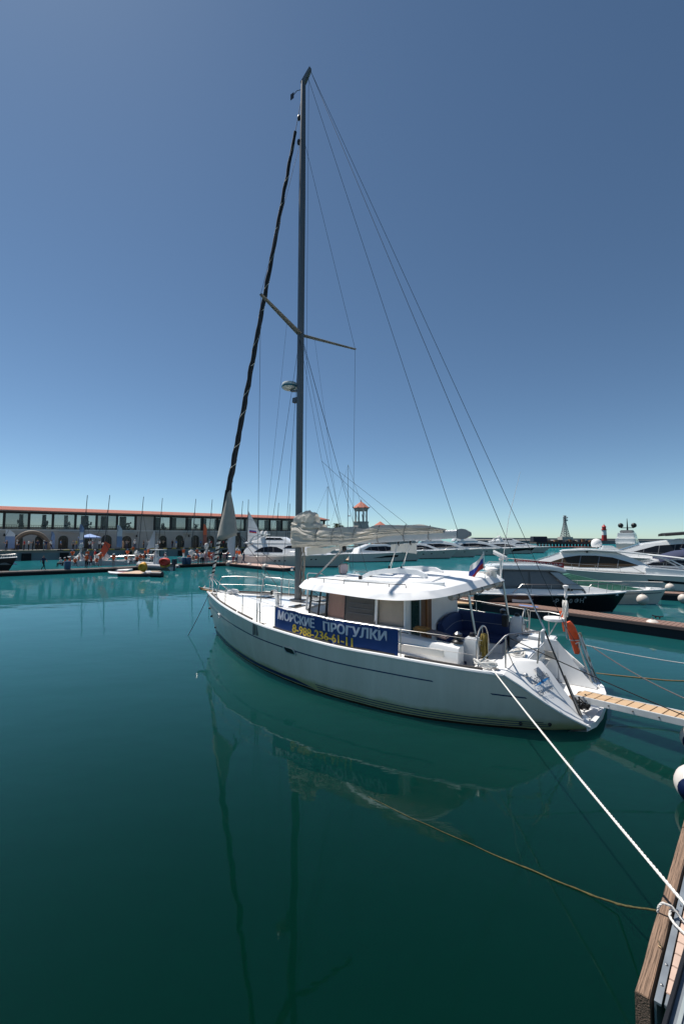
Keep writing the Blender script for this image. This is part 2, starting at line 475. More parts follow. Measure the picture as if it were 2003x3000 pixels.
for (u, t) in ((.012, .62), (.012, .43), (.03, .2), (.92, .12), (.96, .13)):
    p = hullp(u, t); q = MB(); q.ball(Q(p.x, p.y + .0, p.z), .045 if u < .9 else .04, 8, 6); q.build('hull_fitting', blackp, hull)

# ---- deck -------------------------------------------------------
CK0, CK1 = 9.5, 12.35                                  # cockpit fore and aft limits
def deckz(s, b):
    B = max(.05, sheerB(s)); return sheerZ(s) - 0.045 + 0.10 * (1 - min(1, (b / B) ** 2))
mb = MB()
ss = [-.6 + i * (CK0 + .6) / 40 for i in range(41)]
mb.grid([[Q(s, max(.0, sheerB(s) - .03) * k / 10, deckz(s, sheerB(s) * k / 10)) for k in range(-10, 11)] for s in ss])
for sd in (1, -1):                                     # side decks beside the cockpit
    mb.grid([[Q(s, sd * lerp(min(2.12, sheerB(s) - .12), sheerB(s) - .03, k / 3), deckz(s, 2.6)) for k in range(4)] for s in [CK0 + i * (12.0 - CK0) / 12 for i in range(13)]])
deck = mb.build('deck', deckm, boat, fix=False)
for sd in (1, -1):
    mb = MB()                                          # rounded gunwale
    mb.tube([Q(s, sd * (sheerB(s) - .015), sheerZ(s) + .012) for s in [-.62 + i * 12.62 / 60 for i in range(61)]], .045, 8)
    mb.build('gunwale', gel, boat)
    for a, b_ in ((.1, 3.55), (3.75, 4.75), (5.85, 7.0), (7.15, 7.95), (8.15, 9.72), (9.95, 11.6)):
        mb = MB(); k = 10
        mb.loft([[Q(s, sd * (sheerB(s) - o), sheerZ(s) + h) for o, h in ((.05, .03), (.05, .085), (.10, .085), (.10, .03))] for s in [lerp(a, b_, i / k) for i in range(k + 1)]])
        mb.build('toe_rail', toem, boat)
# low trunk cabin on the foredeck
def trunk_ring(s, w, h):
    z0 = deckz(s, w) - .02; zt = deckz(s, 0) + h
    return [Q(s, w, z0), Q(s, w * .86, z0 + h * .75), Q(s, w * .72, zt - .02), Q(s, w * .35, zt), Q(s, 0, zt + .01), Q(s, -w * .35, zt), Q(s, -w * .72, zt - .02), Q(s, -w * .86, z0 + h * .75), Q(s, -w, z0)]
mb = MB()
mb.loft([trunk_ring(s, w, h) for s, w, h in ((1.5, .55, .01), (2.0, .85, .05), (3.0, 1.30, .10), (4.0, 1.62, .15), (5.0, 1.85, .20), (5.8, 1.98, .23), (6.3, 2.0, .23))])
trunk = mb.build('trunk_cabin', gel, boat)
for (s, b, w, l) in ((2.75, 0, .5, .5), (5.0, .75, .62, .34), (5.0, -.75, .62, .34)):   # deck hatches
    z = deckz(s, b) + (.11 if s < 3 else .205)
    mb = MB(); mb.box(Q(s, b, z), (l, w, .05)); h_ = mb.build('deck_hatch', greyp, trunk, bevel=.012)
    mb = MB(); mb.box(Q(s, b, z + .028), (l - .08, w - .08, .008)); mb.build('hatch_pane', gdark, h_)
# cowl vent on the foredeck
mb = MB(); mb.tube([Q(4.35, 1.05, 1.72), Q(4.35, 1.05, 1.95), Q(4.32, 1.08, 2.08), Q(4.25, 1.16, 2.13)], [.085, .085, .10, .12], 12)
cv = mb.build('cowl_vent', gel, boat)
mb = MB(); mb.ball(Q(4.24, 1.19, 2.12), .095, 12, 6, (1, .6, 1)); mb.build('vent_mouth', blackp, cv)
# windlass, cleats and anchor gear at the bow
mb = MB(); mb.box(Q(.9, -.05, 1.79), (.34, .26, .16)); mb.tube([Q(.9, -.25, 1.8), Q(.9, .25, 1.8)], .07, 10); mb.build('windlass', whitep, boat, bevel=.02)
mb = MB(); mb.bar(Q(-1.02, 0, 1.74), Q(.1, 0, 1.69), .16, .05); mb.tube([Q(-1.0, -.1, 1.77), Q(-1.0, .1, 1.77)], .05, 8); mb.build('bow_roller', mat('varnished_wood', (.32, .19, .09), .5), boat, bevel=.01)
mb = MB(); mb.tube([Q(-.95, 0, 1.80), Q(-.2, 0, 1.80), Q(.6, 0, 1.78)], .022, 6); mb.tube([Q(-1.0, -.16, 1.86), Q(-1.05, 0, 1.72), Q(-1.0, .16, 1.86)], .03, 6); mb.build('anchor', steel, boat)
for s, b in ((.55, .55), (.55, -.55), (5.25, 2.62), (5.25, -2.62), (11.75, 2.2), (11.75, -2.2)):
    mb = MB(); z = deckz(s, b) + .05; mb.tube([Q(s - .13, b, z + .03), Q(s, b, z + .035), Q(s + .13, b, z + .03)], .016, 6); mb.box(Q(s, b, z), (.09, .03, .06)); mb.build('cleat', steel, boat)

# ---- pulpit, stanchions, lifelines ------------------------------
for sd in (1, -1):
    mb = MB()
    mb.tube([Q(-.25, .22 * sd, 1.66), Q(-.2, .25 * sd, 2.1), Q(-.1, .3 * sd, 2.3), Q(.4, .62 * sd, 2.33), Q(1.1, 1.05 * sd, 2.3), Q(1.42, 1.2 * sd, 2.2), Q(1.5, 1.25 * sd, 1.64)], .012, 6)
    mb.tube([Q(-.2, .25 * sd, 1.98), Q(.6, .74 * sd, 1.98), Q(1.48, 1.24 * sd, 1.96)], .009, 6)
    mb.build('pulpit_rail', steel, boat)
posts_s = [2.45, 4.05, 5.9, 8.05, 9.85, 11.6]
for sd in (1, -1):
    for s in posts_s[:-1]:
        b = (sheerB(s) - .09) * sd; z = deckz(s, b)
        mb = MB(); mb.tube([Q(s, b, z), Q(s, b, z + .70)], .014, 6); mb.tube([Q(s, b, z), Q(s, b, z + .07)], .028, 6)
        mb.build('stanchion', steel, boat)
    ps_ = [(1.5, 1.25, 1.64)] + [(s, sheerB(s) - .09, deckz(s, sheerB(s) - .09)) for s in posts_s]
    for hgt in (.69, .36):
        mb = MB(); mb.tube([Q(s, b * sd, z + hgt - (0 if i < 6 else .0)) for i, (s, b, z) in enumerate(ps_)], .006, 5)
        mb.build('lifeline', steel, boat)
# granny bars either side of the mast
for sd in (1, -1):
    mb = MB(); mb.tube([Q(3.75, 1.25 * sd, 1.75), Q(3.8, 1.2 * sd, 2.55), Q(3.9, 1.15 * sd, 2.62), Q(4.55, 1.15 * sd, 2.62), Q(4.65, 1.2 * sd, 2.55), Q(4.7, 1.25 * sd, 1.78)], .016, 7)
    mb.tube([Q(3.77, 1.22 * sd, 2.15), Q(4.68, 1.22 * sd, 2.15)], .012, 6); mb.build('granny_bar', steel, boat)

# ---- deckhouse --------------------------------------------------
HOUSE = [(9.5, 1.9), (8.6, 1.92), (7.6, 1.88), (6.7, 1.78), (6.15, 1.6), (5.75, 1.25), (5.5, .7), (5.42, 0)]
def house_wall(poly, z0, z1, inset=0.0):
    q = MB()
    full = poly + [(s, -b) for s, b in poly[::-1][1:]]
    def sh(s, b, z): k = 1 - .045 * (z - 1.3); return Q(s + .10 * max(0, z - 1.8) * (1 if s < 6.7 else 0), b * k, z)
    q.grid([[sh(s, b, z0) for s, b in full], [sh(s, b, z1) for s, b in full]])
    return q, sh
mb, shf = house_wall(HOUSE, 1.25, 1.72)
house = mb.build('deckhouse', gel, boat, smooth=30)
def wall_piece(name, m, s0, s1, b0, b1, z0, z1, sd, off=.0, thick=.02, parent=None):
    k0 = 1 - .045 * (z0 - 1.3); k1 = 1 - .045 * (z1 - 1.3)
    r0 = .10 * max(0, z0 - 1.8) * (1 if s0 < 6.65 else 0); r1 = .10 * max(0, z1 - 1.8) * (1 if s0 < 6.65 else 0)
    P = [Q(s0 + r0, sd * (b0 * k0 + off), z0), Q(s1 + r0, sd * (b1 * k0 + off), z0), Q(s1 + r1, sd * (b1 * k1 + off), z1), Q(s0 + r1, sd * (b0 * k1 + off), z1)]
    t = (P[1] - P[0]).normalized(); n_ = t.cross(Vector((0, 0, 1))); 
    q = MB(); q.slab(P, n_ * thick); return q.build(name, m, parent or house, smooth=0)
hb = pchip([h[0] for h in HOUSE[::-1]][1:], [h[1] for h in HOUSE[::-1]][1:])
edges = [(5.42, 0), (5.5, .7), (5.75, 1.25), (6.15, 1.6), (6.62, 1.765), (6.95, 1.81), (7.66, 1.883), (8.66, 1.918), (9.5, 1.9)]
for sd in (1, -1):
    for i, (a, b_) in enumerate(zip(edges[:-1], edges[1:])):
        m_ = gclear
        pane = wall_piece('window_pane', m_, a[0], b_[0], a[1], b_[1], 1.72, 2.47, sd, off=.0, thick=.012)
        if i == 5: wall_piece('curtain', curtain, a[0] + .03, b_[0], a[1] - .05, b_[1] - .05, 1.72, 2.45, sd)
        if i == 7: wall_piece('lit_interior_panel', interior, a[0] + .02, b_[0] - .02, a[1] - .10, b_[1] - .10, 1.72, 2.45, sd)  # beige panel added behind the pane to stand for the brightly lit cabin
        if i == 6:
            wall_piece('shutter', darkpanel, a[0], b_[0], a[1] + .014, b_[1] + .014, 1.72, 2.45, sd)
            for k in range(4): wall_piece('shutter_slat', greyp, a[0] + .12, b_[0] - .08, a[1] + .03, b_[1] + .03, 1.93 + .13 * k, 1.955 + .13 * k, sd)
    for j, (s, b) in enumerate(edges[1:]):
        mb = MB(); mb.bar(Q(s + .0, sd * (b * .975 + .02), 1.70), Q(s + (.067 if s < 6.65 else 0), sd * (b * .945 + .02), 2.5), .05 if j != 6 else .07, .05)
        mb.build('window_mullion', blackp if j in (2, 3, 4, 5) else gel, house)
    for k in range(3):   # crossbars of the small corner windows
        a, b_ = edges[3], edges[4]
        wall_piece('window_bar', blackp, lerp(a[0], b_[0], .0), b_[0], a[1] + .025, b_[1] + .025, (1.75, 2.08, 2.40)[k], (1.775, 2.105, 2.44)[k], sd)
# aft bulkhead with the sliding door and a varnished panel
def bulk(name, m, b0, b1, z0, z1, s=9.5, th=.04, par=None):
    q = MB(); q.box(Q(s, (b0 + b1) / 2, (z0 + z1) / 2), (th, abs(b1 - b0), z1 - z0)); return q.build(name, m, par or house, smooth=0)
bulk('bulkhead', gel, 1.9, 1.62, .8, 2.5)
bulk('door_frame', alu_lt, 1.62, 1.56, .8, 2.5); bulk('door_pane', ggreen, 1.56, 1.02, .8, 2.5, th=.012); bulk('door_frame', alu_lt, 1.02, .95, .8, 2.5)
bulk('wood_panel', woodm, .95, .22, .8, 2.5); bulk('wood_rail', mat('light_wood', (.3, .13, .05), .45), .62, .55, .85, 2.45, s=9.54)
bulk('bulkhead', gel, .22, -1.9, .8, 2.5)
mb = MB(); mb.box(Q(7.6, 0, 1.27), (3.7, 3.4, .04)); mb.build('cabin_sole', interior, house)
mb = MB(); mb.box(Q(7.3, -1.2, 1.62), (2.2, .9, .66)); mb.build('galley_unit', interior, house, bevel=.03)
mb = MB(); mb.box(Q(8.75, .2, 1.72), (.05, 2.4, .9)); mb.build('inner_bulkhead', interior, house)
mb = MB(); mb.bar(Q(8.95, 1.2, 2.22), Q(9.25, .9, 2.18), .03, .02); mb.build('grab_bar', blackp, house)

# ---- hard top ---------------------------------------------------
OUT = [(5.02, 0, 2.44), (5.10, .62, 2.43), (5.34, 1.1, 2.42), (5.72, 1.45, 2.41), (6.4, 1.74, 2.42), (7.54, 2.02, 2.425), (8.4, 2.28, 2.44), (9.05, 2.40, 2.455), (9.55, 2.36, 2.47), (9.95, 2.20, 2.50), (10.3, 1.9, 2.535), (10.52, 1.5, 2.57), (10.64, 1.0, 2.60), (10.74, 0, 2.63),
       (10.86, -1.1, 2.67), (10.98, -1.8, 2.70), (10.9, -2.2, 2.70), (10.4, -2.35, 2.66), (9.5, -2.42, 2.6), (8.4, -2.28, 2.5), (7.54, -2.02, 2.43), (6.4, -1.74, 2.42), (5.72, -1.45, 2.41), (5.34, -1.1, 2.42), (5.10, -.62, 2.43)]
def densify(P, k=4):
    n = len(P); out = []
    for i in range(n):
        p0, p1, p2, p3 = (np.array(P[(i + j) % n], float) for j in (-1, 0, 1, 2))
        for q in range(k):
            t = q / k
            out.append(tuple(0.5 * ((2 * p1) + (-p0 + p2) * t + (2 * p0 - 5 * p1 + 4 * p2 - p3) * t * t + (-p0 + 3 * p1 - 3 * p2 + p3) * t ** 3)))
    return out
OD = densify(OUT)
cx, cb = 8.0, 0.0
def ring(f, dz, crown=0.0):
    r_ = []
    for s, b, z in OD:
        s2 = cx + (s - cx) * f; b2 = cb + (b - cb) * f
        r_.append(Q(s2, b2, z + dz + crown))
    return r_
mb = MB()
mb.loft([ring(.90, .0), ring(.985, -.01), ring(1.0, .0), ring(.945, .165), ring(.925, .188), ring(.80, .235), ring(.6, .285), ring(.35, .31), ring(.1, .315)])
roof = mb.build('hard_top', roofm, boat, smooth=24)
mb = MB(); mb.loft([ring(.90, -.004), ring(.5, .03), ring(.02, .04)], caps=False); mb.build('roof_lining', interior, roof)
def roofz(s, b): return 2.44 + .285 - .035 * (b / 1.6) ** 2 + max(0, (s - 8.5)) * .055
# port and starboard grab rails
for sd in (1, -1):
    mb = MB(); P = [Q(s, sd * lerp(1.35, 1.85, (s - 5.9) / 3.6), roofz(s, 1.5) - .02 + h) for s, h in ((5.9, 0), (5.92, .08), (6.9, .085), (7.9, .085), (8.9, .085), (9.5, .08), (9.53, 0))]
    mb.tube(P, .013, 6)
    for s in (6.6, 7.4, 8.3, 9.0): b = sd * lerp(1.35, 1.85, (s - 5.9) / 3.6); mb.tube([Q(s, b, roofz(s, 1.5) - .05), Q(s, b, roofz(s, 1.5) + .065)], .012, 6)
    mb.build('grab_rail', greyp, roof)
# sliding hatch: fore vents, arched side beams, panel
for b in (.62, -.62):
    mb = MB(); prof = [(7.35, .05), (7.75, .25), (8.2, .34), (8.8, .37), (9.3, .32), (9.55, .2)]
    rings = [[Q(s, b + w, roofz(s, b) + h + d) for w, d in ((-.09, -.12), (.09, -.12), (.075, .02), (-.075, .02))] for s, h in prof]
    mb.loft(rings); bm_ = mb.build('hatch_beam', roofm, roof, bevel=.012)
    mb = MB(); mb.box(Q(7.43, b, roofz(7.4, b) + .06), (.12, .2, .11)); mb.build('air_vent', blackp, bm_)
mb = MB(); mb.loft([[Q(s, b, roofz(s, b) + h) for b, h in ((-1.1, .07), (-.5, .12), (.5, .12), (1.1, .07), (1.1, .03), (-1.1, .03))] for s in (7.7, 8.4, 9.2, 9.9)])
mb.build('sliding_hatch', roofm, roof, bevel=.01)
mb = MB(); mb.loft([[Q(s, b, roofz(s, 1) + h) for b, h in ((1.28, -.05), (1.28, .05), (1.2, .06), (1.2, -.05))] for s in (7.2, 8.2, 9.2, 10.3)])
mb.build('hatch_coaming', gel, roof)
mb = MB(); mb.loft([[Q(s, b, roofz(s, 1) + h) for b, h in ((-1.5, -.06), (-1.5, .16), (-1.62, .16), (-1.66, -.06))] for s in (8.3, 9.2, 10.0, 10.85)])
mb.build('hatch_coaming', gel_warm, roof)
mb = MB(); mb.slab([Q(6.25, .42, roofz(6.3, 0) + .01), Q(6.7, .42, roofz(6.6, 0) + .01), Q(6.7, -.42, roofz(6.6, 0) + .01), Q(6.25, -.42, roofz(6.3, 0) + .01)], (0, 0, .03)); ho = mb.build('hatch_base', roofm, roof)
# open skylight, lid standing up
lid = [Q(6.30, b, roofz(6.3, 0) + .05 + h) for b, h in ((.16, 0), (.24, .08), (.26, .26), (.18, .36), (-.18, .36), (-.26, .26), (-.24, .08), (-.16, 0))]
mb = MB(); mb.slab(lid, (.03, 0, 0)); mb.build('skylight_frame', greyp, roof)
c_ = sum(lid, Vector()) / 8
mb = MB(); mb.slab([c_ + (p - c_) * .84 + Vector((-.006, 0, 0)) for p in lid], (.042, 0, 0)); mb.build('skylight_pane', mat('pinkish_glass', (.45, .36, .38), .12), roof)
# rolled curtain under the after edge
mb = MB(); P = [Q(10.5, 1.35, 2.52), Q(10.58, .8, 2.53), Q(10.66, .1, 2.55), Q(10.76, -.8, 2.58), Q(10.86, -1.6, 2.62), Q(10.88, -2.1, 2.63)]
PP = []; RR = []
for i in range(41):
    t = i / 40 * 5; k = min(4, int(t)); PP.append(P[k].lerp(P[k + 1], t - k)); RR.append(.075 + .022 * math.sin(i * 1.3) + .012 * math.sin(i * 3.1))
mb.tube(PP, RR, 10); cur = mb.build('rolled_curtain', mat('clear_vinyl_roll', (.42, .38, .33), .35, var=.3, scale=12), roof)
for i in (4, 12, 20, 28, 36):
    mb = MB(); mb.tube([PP[i] + Vector((0, math.cos(a) * 0, 0)) + Vector((math.cos(a) * .10, 0, math.sin(a) * .10)) for a in [2 * PI * k / 12 for k in range(12)]], .009, 5, closed=True); mb.build('curtain_strap', blackp, cur)
# posts carrying the after end, aerials and lamps on the roof
for (s, b, z0, z1) in ((11.0, 1.0, 1.62, 2.56), (11.22, -1.5, 1.55, 2.68)):
    mb = MB(); mb.tube([Q(s, b, z0), Q(s - .15, b, z1)], .032, 10); mb.build('roof_post', steel, roof)
mb = MB(); mb.tube([Q(10.9, -1.9, 2.80), Q(11.15, -1.93, 4.6), Q(11.5, -2.0, 6.05)], [.014, .008, .004], 5); mb.build('whip_aerial', whitep, roof)
mb = MB(); mb.tube([Q(10.88, -2.0, 2.75), Q(10.88, -2.0, 3.34)], .035, 10); pl_ = mb.build('lamp_post', alu_lt, roof)
mb = MB(); mb.lathe([(.06, 0), (.065, .06), (.04, .08)], 12, Q(10.88, -2.0, 3.32)); mb.loft([[Q(10.88 + x * .8, -2.0 + w * k * .8, 3.46 + zz * .8 - x * .4) for w, zz in ((-.09, -.06), (.09, -.06), (.1, .03), (.06, .09), (-.06, .09), (-.1, .03))] for x, k in ((-.26, 1.0), (-.2, 1.05), (.2, 1.0), (.24, .7))]); mb.build('searchlight', whitep, pl_)
mb = MB(); mb.lathe([(.02, 0), (.03, .12), (.1, .15), (.22, .2), (.2, .24), (.08, .28), (.001, .285)], 16, Q(10.72, -1.45, 2.86)); mb.build('antenna_dome', whitep, roof)

# ---- cockpit ----------------------------------------------------
mb = MB(); mb.box(Q(10.9, 0, .70), (2.9, 4.2, .05)); mb.build('cockpit_sole', gel_warm, boat, smooth=0)
for sd in (1, -1):
    mb = MB()                                            # coaming with a fat rounded top
    rings = []
    for i in range(11):
        s = lerp(9.4, 11.02, i / 10); top = lerp(1.64, 1.53, i / 10); bo = min(2.34, sheerB(s) - .22)
        rings.append([Q(s, sd * b, z) for b, z in ((bo, 1.12), (bo - .05, top - .1), (bo - .09, top - .02), (bo - .16, top), (bo - .36, top), (bo - .42, top - .03), (bo - .44, .7), (bo - .2, .7))])
    mb.loft(rings); cm = mb.build('coaming', gel, boat, smooth=45)
    mb = MB(); mb.box(Q(10.12, sd * 2.325, 1.36), (1.15, .03, .17)); mb.build('coaming_panel', gel_warm, cm, bevel=.012)
    mb = MB(); mb.lathe([(.12, 0), (.13, .05), (.085, .08), (.075, .16), (.095, .19), (.10, .21), (.05, .23), (.03, .27)], 16, Q(10.92, sd * 2.02, 1.575)); mb.build('sheet_winch', blackp, boat)
    mb = MB(); mb.lathe([(.085, 0), (.05, .025), (.03, .05)], 16, Q(10.92, sd * 2.02, 1.795)); mb.build('winch_cap', steel, boat)
# settee along starboard and the fore part: seat, curved backrest, quilting
mb = MB(); rings = []
for i in range(13):
    s = lerp(9.62, 11.15, i / 12); rings.append([Q(s, b, z) for b, z in ((-1.92, 1.12), (-1.90, 1.64), (-1.84, 1.70), (-1.74, 1.69), (-1.66, 1.60), (-1.56, 1.2), (-1.56, 1.12))])
mb.loft(rings); bk = mb.build('settee_backrest', bluecush, boat, bevel=.0)
mb = MB(); mb.tube([Q(lerp(9.66, 11.1, i / 8), -1.605, 1.42) for i in range(9)], .008, 5); mb.build('piping', mat('piping_pale', (.25, .27, .33), .7), bk)
mb = MB(); rings = []
for i in range(11):
    b = lerp(-1.9, -.1, i / 10); h = 1.50 + .16 * math.sin(PI * (i / 10) ** .9) ** .6
    rings.append([Q(9.56, b, 1.0), Q(9.56, b, h), Q(9.60, b, h + .04), Q(9.68, b, h + .03), Q(9.74, b, h - .06), Q(9.82, b, 1.15), Q(9.82, b, 1.0)])
mb.loft(rings); bk2 = mb.build('settee_backrest', bluecush, boat)
mb = MB(); mb.tube([Q(9.80, lerp(-1.85, -.15, i / 10), 1.36 + .10 * math.sin(PI * i / 10)) for i in range(11)], .008, 5); mb.build('piping', MATS['piping_pale'], bk2)
mb = MB(); mb.box(Q(10.4, -1.25, 1.06), (1.5, .7, .16)); mb.build('seat_cushion', bluecush, boat, bevel=.04)
mb = MB(); mb.box(Q(10.4, -1.25, .85), (1.5, .66, .28)); mb.build('seat_locker', gel, boat, bevel=.02)
mb = MB(); mb.box(Q(10.35, 1.45, 1.06), (1.4, .55, .16)); mb.build('seat_cushion', bluecush, boat, bevel=.04)
mb = MB(); mb.box(Q(10.35, 1.45, .85), (1.4, .52, .28)); mb.build('seat_locker', gel, boat, bevel=.02)
# helm stations
def helm(s, b, z, ped_b):
    mb = MB(); rings = []
    for zz, w, l in ((.72, .20, .20), (1.3, .19, .19), (1.55, .18, .17), (1.66, .15, .12)):
        rings.append([Q(s - .24 + x * l, ped_b + y * w, zz) for x, y in ((-1, -1), (1, -1), (1, 1), (-1, 1))])
    mb.loft(rings); pd = mb.build('helm_pedestal', gel, boat, bevel=.03)
    mb = MB(); mb.lathe([(.075, 0), (.08, .03), (.06, .08), (.02, .10)], 14, Q(s - .24, ped_b, 1.655)); mb.build('compass', blackp, pd)
    mb = MB(); mb.tube([Q(s - .20, ped_b, z), Q(s + .03, b, z)], .03, 8)
    hub = mb.build('wheel_hub', steel, boat)
    mb = MB(); rr_ = .46; n = 32
    mb.tube([Q(s, b + rr_ * math.cos(2 * PI * k / n), z + rr_ * math.sin(2 * PI * k / n)) for k in range(n)], .019, 8, closed=True)
    whl = mb.build('steering_wheel', steel, boat)
    for k in range(5):
        a = 2 * PI * k / 5 + PI / 2; mb = MB(); mb.tube([Q(s, b, z), Q(s, b + rr_ * math.cos(a), z + rr_ * math.sin(a))], .009, 6); mb.build('spoke', steel, whl)
helm(11.33, 1.50, 1.47, 1.5); helm(11.58, -1.98, 1.44, -1.98)
mb = MB(); mb.box(Q(11.15, -1.35, 1.60), (.16, .22, .34)); mb.build('instrument_pod', blackp, boat, bevel=.02)
# bench behind the wheels, stern quarters with the name, bathing platform
def quarter(sd):
    o = [hullp(1, t) for t in (1, .85, .7, .55, .4, .25, .12, .03)]
    outer = [Q(p.x, sd * (p.y - .02), p.z) for p in o]
    inn_b = 1.12
    I = [(12.1, 1.62, 1.28), (12.55, 1.18, 1.24), (12.74, 1.16, 1.02), (12.90, 1.15, .80), (13.05, 1.14, .60), (13.20, 1.13, .42), (13.33, 1.12, .28), (13.44, 1.1, .2)]
    inner = [Q(s, sd * b, z) for s, b, z in I]
    q = MB(); rows = []
    for a, b in zip(outer, inner): rows.append([a, a.lerp(b, .12) + Vector((0, 0, .02)), a.lerp(b, .5), b])
    q.grid(rows)
    # inner wall down to the platform and the top shelf forward
    q.grid([inner, [Q(s + .02, sd * (b - .03), .17) for s, b, z in I]])
    top = [Q(11.7, sd * (sheerB(11.7) - .03), 1.14), Q(11.75, sd * 1.9, 1.20), Q(11.8, sd * 1.62, 1.26)]
    q.grid([[Q(11.35, sd * (sheerB(11.35) - .03), 1.16), Q(11.35, sd * 1.9, 1.17), Q(11.35, sd * 1.5, 1.17)], top, [outer[0], outer[0].lerp(inner[0], .5) + Vector((0, 0, .02)), inner[0]]])
    q.add([Q(12.1, sd * 1.62, 1.28), Q(12.55, sd * 1.18, 1.24), Q(11.8, sd * 1.2, 1.28), Q(11.8, sd * 1.62, 1.26)], [(0, 1, 2, 3)])
    q.add([Q(11.8, sd * 1.2, 1.28), Q(12.55, sd * 1.18, 1.24), Q(12.55, sd * 1.15, .25), Q(11.8, sd * 1.17, .25)], [(0, 1, 2, 3)])
    ob = q.build('stern_quarter', gel, boat, smooth=35)
    # rub rail along the raked edge
    q = MB(); q.tube([p + Vector((.02, -sd * .02, .02)) for p in outer], .028, 6); q.build('stern_edge', gel, boat)
    return outer, inner, ob
outer_p, inner_p, qp = quarter(1); outer_s, inner_s, qs = quarter(-1)
mb = MB()                                                 # platform: rounded in plan, closed down to the hull
plat = [(13.46, 1.72), (13.60, 1.35), (13.68, .8), (13.71, 0), (13.68, -.8), (13.60, -1.35), (13.46, -1.72)]
top = [Q(s - .02, b * .97, .215) for s, b in plat]; low = [Q(s, b, .13) for s, b in plat]; bot = [Q(s - .5, b * .9, -.05) for s, b in plat]
lip = [Q(s - .10, b * .93, .215) for s, b in plat]; inn = [Q(s - .13, b * .92, .16) for s, b in plat]; fwd = [Q(12.25, b * .93, .16) for s, b in plat]
mb.grid([fwd, inn, lip, top, low, bot], flip=False)
mb.build('bathing_platform', gel, boat, smooth=30)
mb = MB(); mb.box(Q(12.22, 0, .55), (.06, 2.3, .8)); mb.build('transom_bulkhead', gel, boat, bevel=.015)
mb = MB(); mb.box(Q(12.48, .25, .24), (.5, .8, .16)); mb.build('stern_step', gel, boat, bevel=.02)
mb = MB(); mb.box(Q(12.62, .55, .335), (.42, .5, .012)); mb.build('step_mat', blackp, boat)
mb = MB(); mb.box(Q(11.95, -1.62, 1.15), (.95, .85, .10)); mb.build('helm_seat', gel, boat, bevel=.03)
mb = MB(); mb.box(Q(11.95, 0, .95), (.55, 2.2, .5)); mb.build('stern_bench', gel, boat, bevel=.03)
mb = MB(); mb.loft([[Q(s, -1.08, z) for s, z in ((11.6, .82), (11.6, 1.0), (12.5, .95), (12.5, .77))], [Q(s, -1.05, z) for s, z in ((11.6, .82), (11.6, 1.0), (12.5, .95), (12.5, .77))]]); mb.build('rolled_mat', mat('beige_mat', (.48, .43, .36), .7), boat)
mb = MB(); mb.box(Q(12.22 + .035, -.35, .62), (.012, .16, .14)); mb.build('locker_label', bluestripe, boat)
# fittings on the port quarter: speaker grille, nav light, lettering
def on_face(u, v, off=.012):
    """u across the slanted face from inner to outer edge, v down it"""
    k = v * (len(inner_p) - 1); i = min(len(inner_p) - 2, int(k)); t = k - i
    a = inner_p[i].lerp(inner_p[i + 1], t); b = outer_p[i].lerp(outer_p[i + 1], t)
    p = a.lerp(b, u)
    n_ = (inner_p[5] - inner_p[1]).cross(outer_p[3] - inner_p[3]).normalized()
    if n_.x < 0: n_ = -n_
    return p + n_ * (off + .02 * math.sin(PI * min(1, max(0, u))) * .5)
FN0 = Vector((.6995, -.2468, .6707))
for k in range(7):
    mb = MB(); a = Q(12.46 + .018 * k, 1.62, 1.135 - .019 * k) + FN0 * .02; b = Q(12.50 + .018 * k, 1.38, 1.145 - .019 * k) + FN0 * .02; mb.tube([a, b], .010, 4); mb.build('grille_bar', alu_lt, qp)
mb = MB(); mb.ball(Q(12.361, 1.92, 1.093), .05, 10, 8); mb.build('shower_socket', alu_lt, qp)
def lettering(name, txt, size, m, fpos, bold=0.0, shear=0.0, sx=1.0, space=1.0, parent=None):
    vs, fs, w = text_mesh(txt, size, bold, shear, sx, space)
    q = MB(); q.add([fpos(v.x, v.y, w) for v in vs], fs)
    return q.build(name, m, parent, smooth=0, fix=False)
FN = Vector((.6995, -.2468, .6707))                    # outward normal of the slanted face
def face_xy(x, y, o, e):
    """metres on the slanted face from the point o along the lettering direction e"""
    ex = (e - o).normalized(); ey = FN.cross(ex).normalized()
    if ey.z < 0: ey = -ey
    return o + ex * x + ey * y + FN * .045
NA, NB = Q(12.481, 2.065, .914), Q(12.741, 1.256, .941)
PA, PB = Q(12.642, 2.106, .731), Q(12.818, 1.527, .761)
ink = mat('ink_grey', (.10, .12, .15), .5); inkb = mat('ink_blue', (.03, .20, .48), .4)
lettering('boat_name', 'Gabriella', .17, ink, lambda x, y, w: face_xy(.06 + x * .70 / w, y, NA, NB), shear=.35, parent=qp)
lettering('home_port', 'ПОРТ СОЧИ', .095, ink, lambda x, y, w: face_xy(x * .60 / w, y, PA, PB), bold=.012, space=1.05, parent=qp)
mb = MB(); mb.loft([[face_xy(.12 + .058 * k, -.03 + .004 * k + sg * (.006 + .020 * math.sin(PI * k / 11)), NA, NB) for sg in (-1, 1)] for k in range(12)], caps=False, closed=False); mb.build('name_swash', inkb, qp, smooth=0)
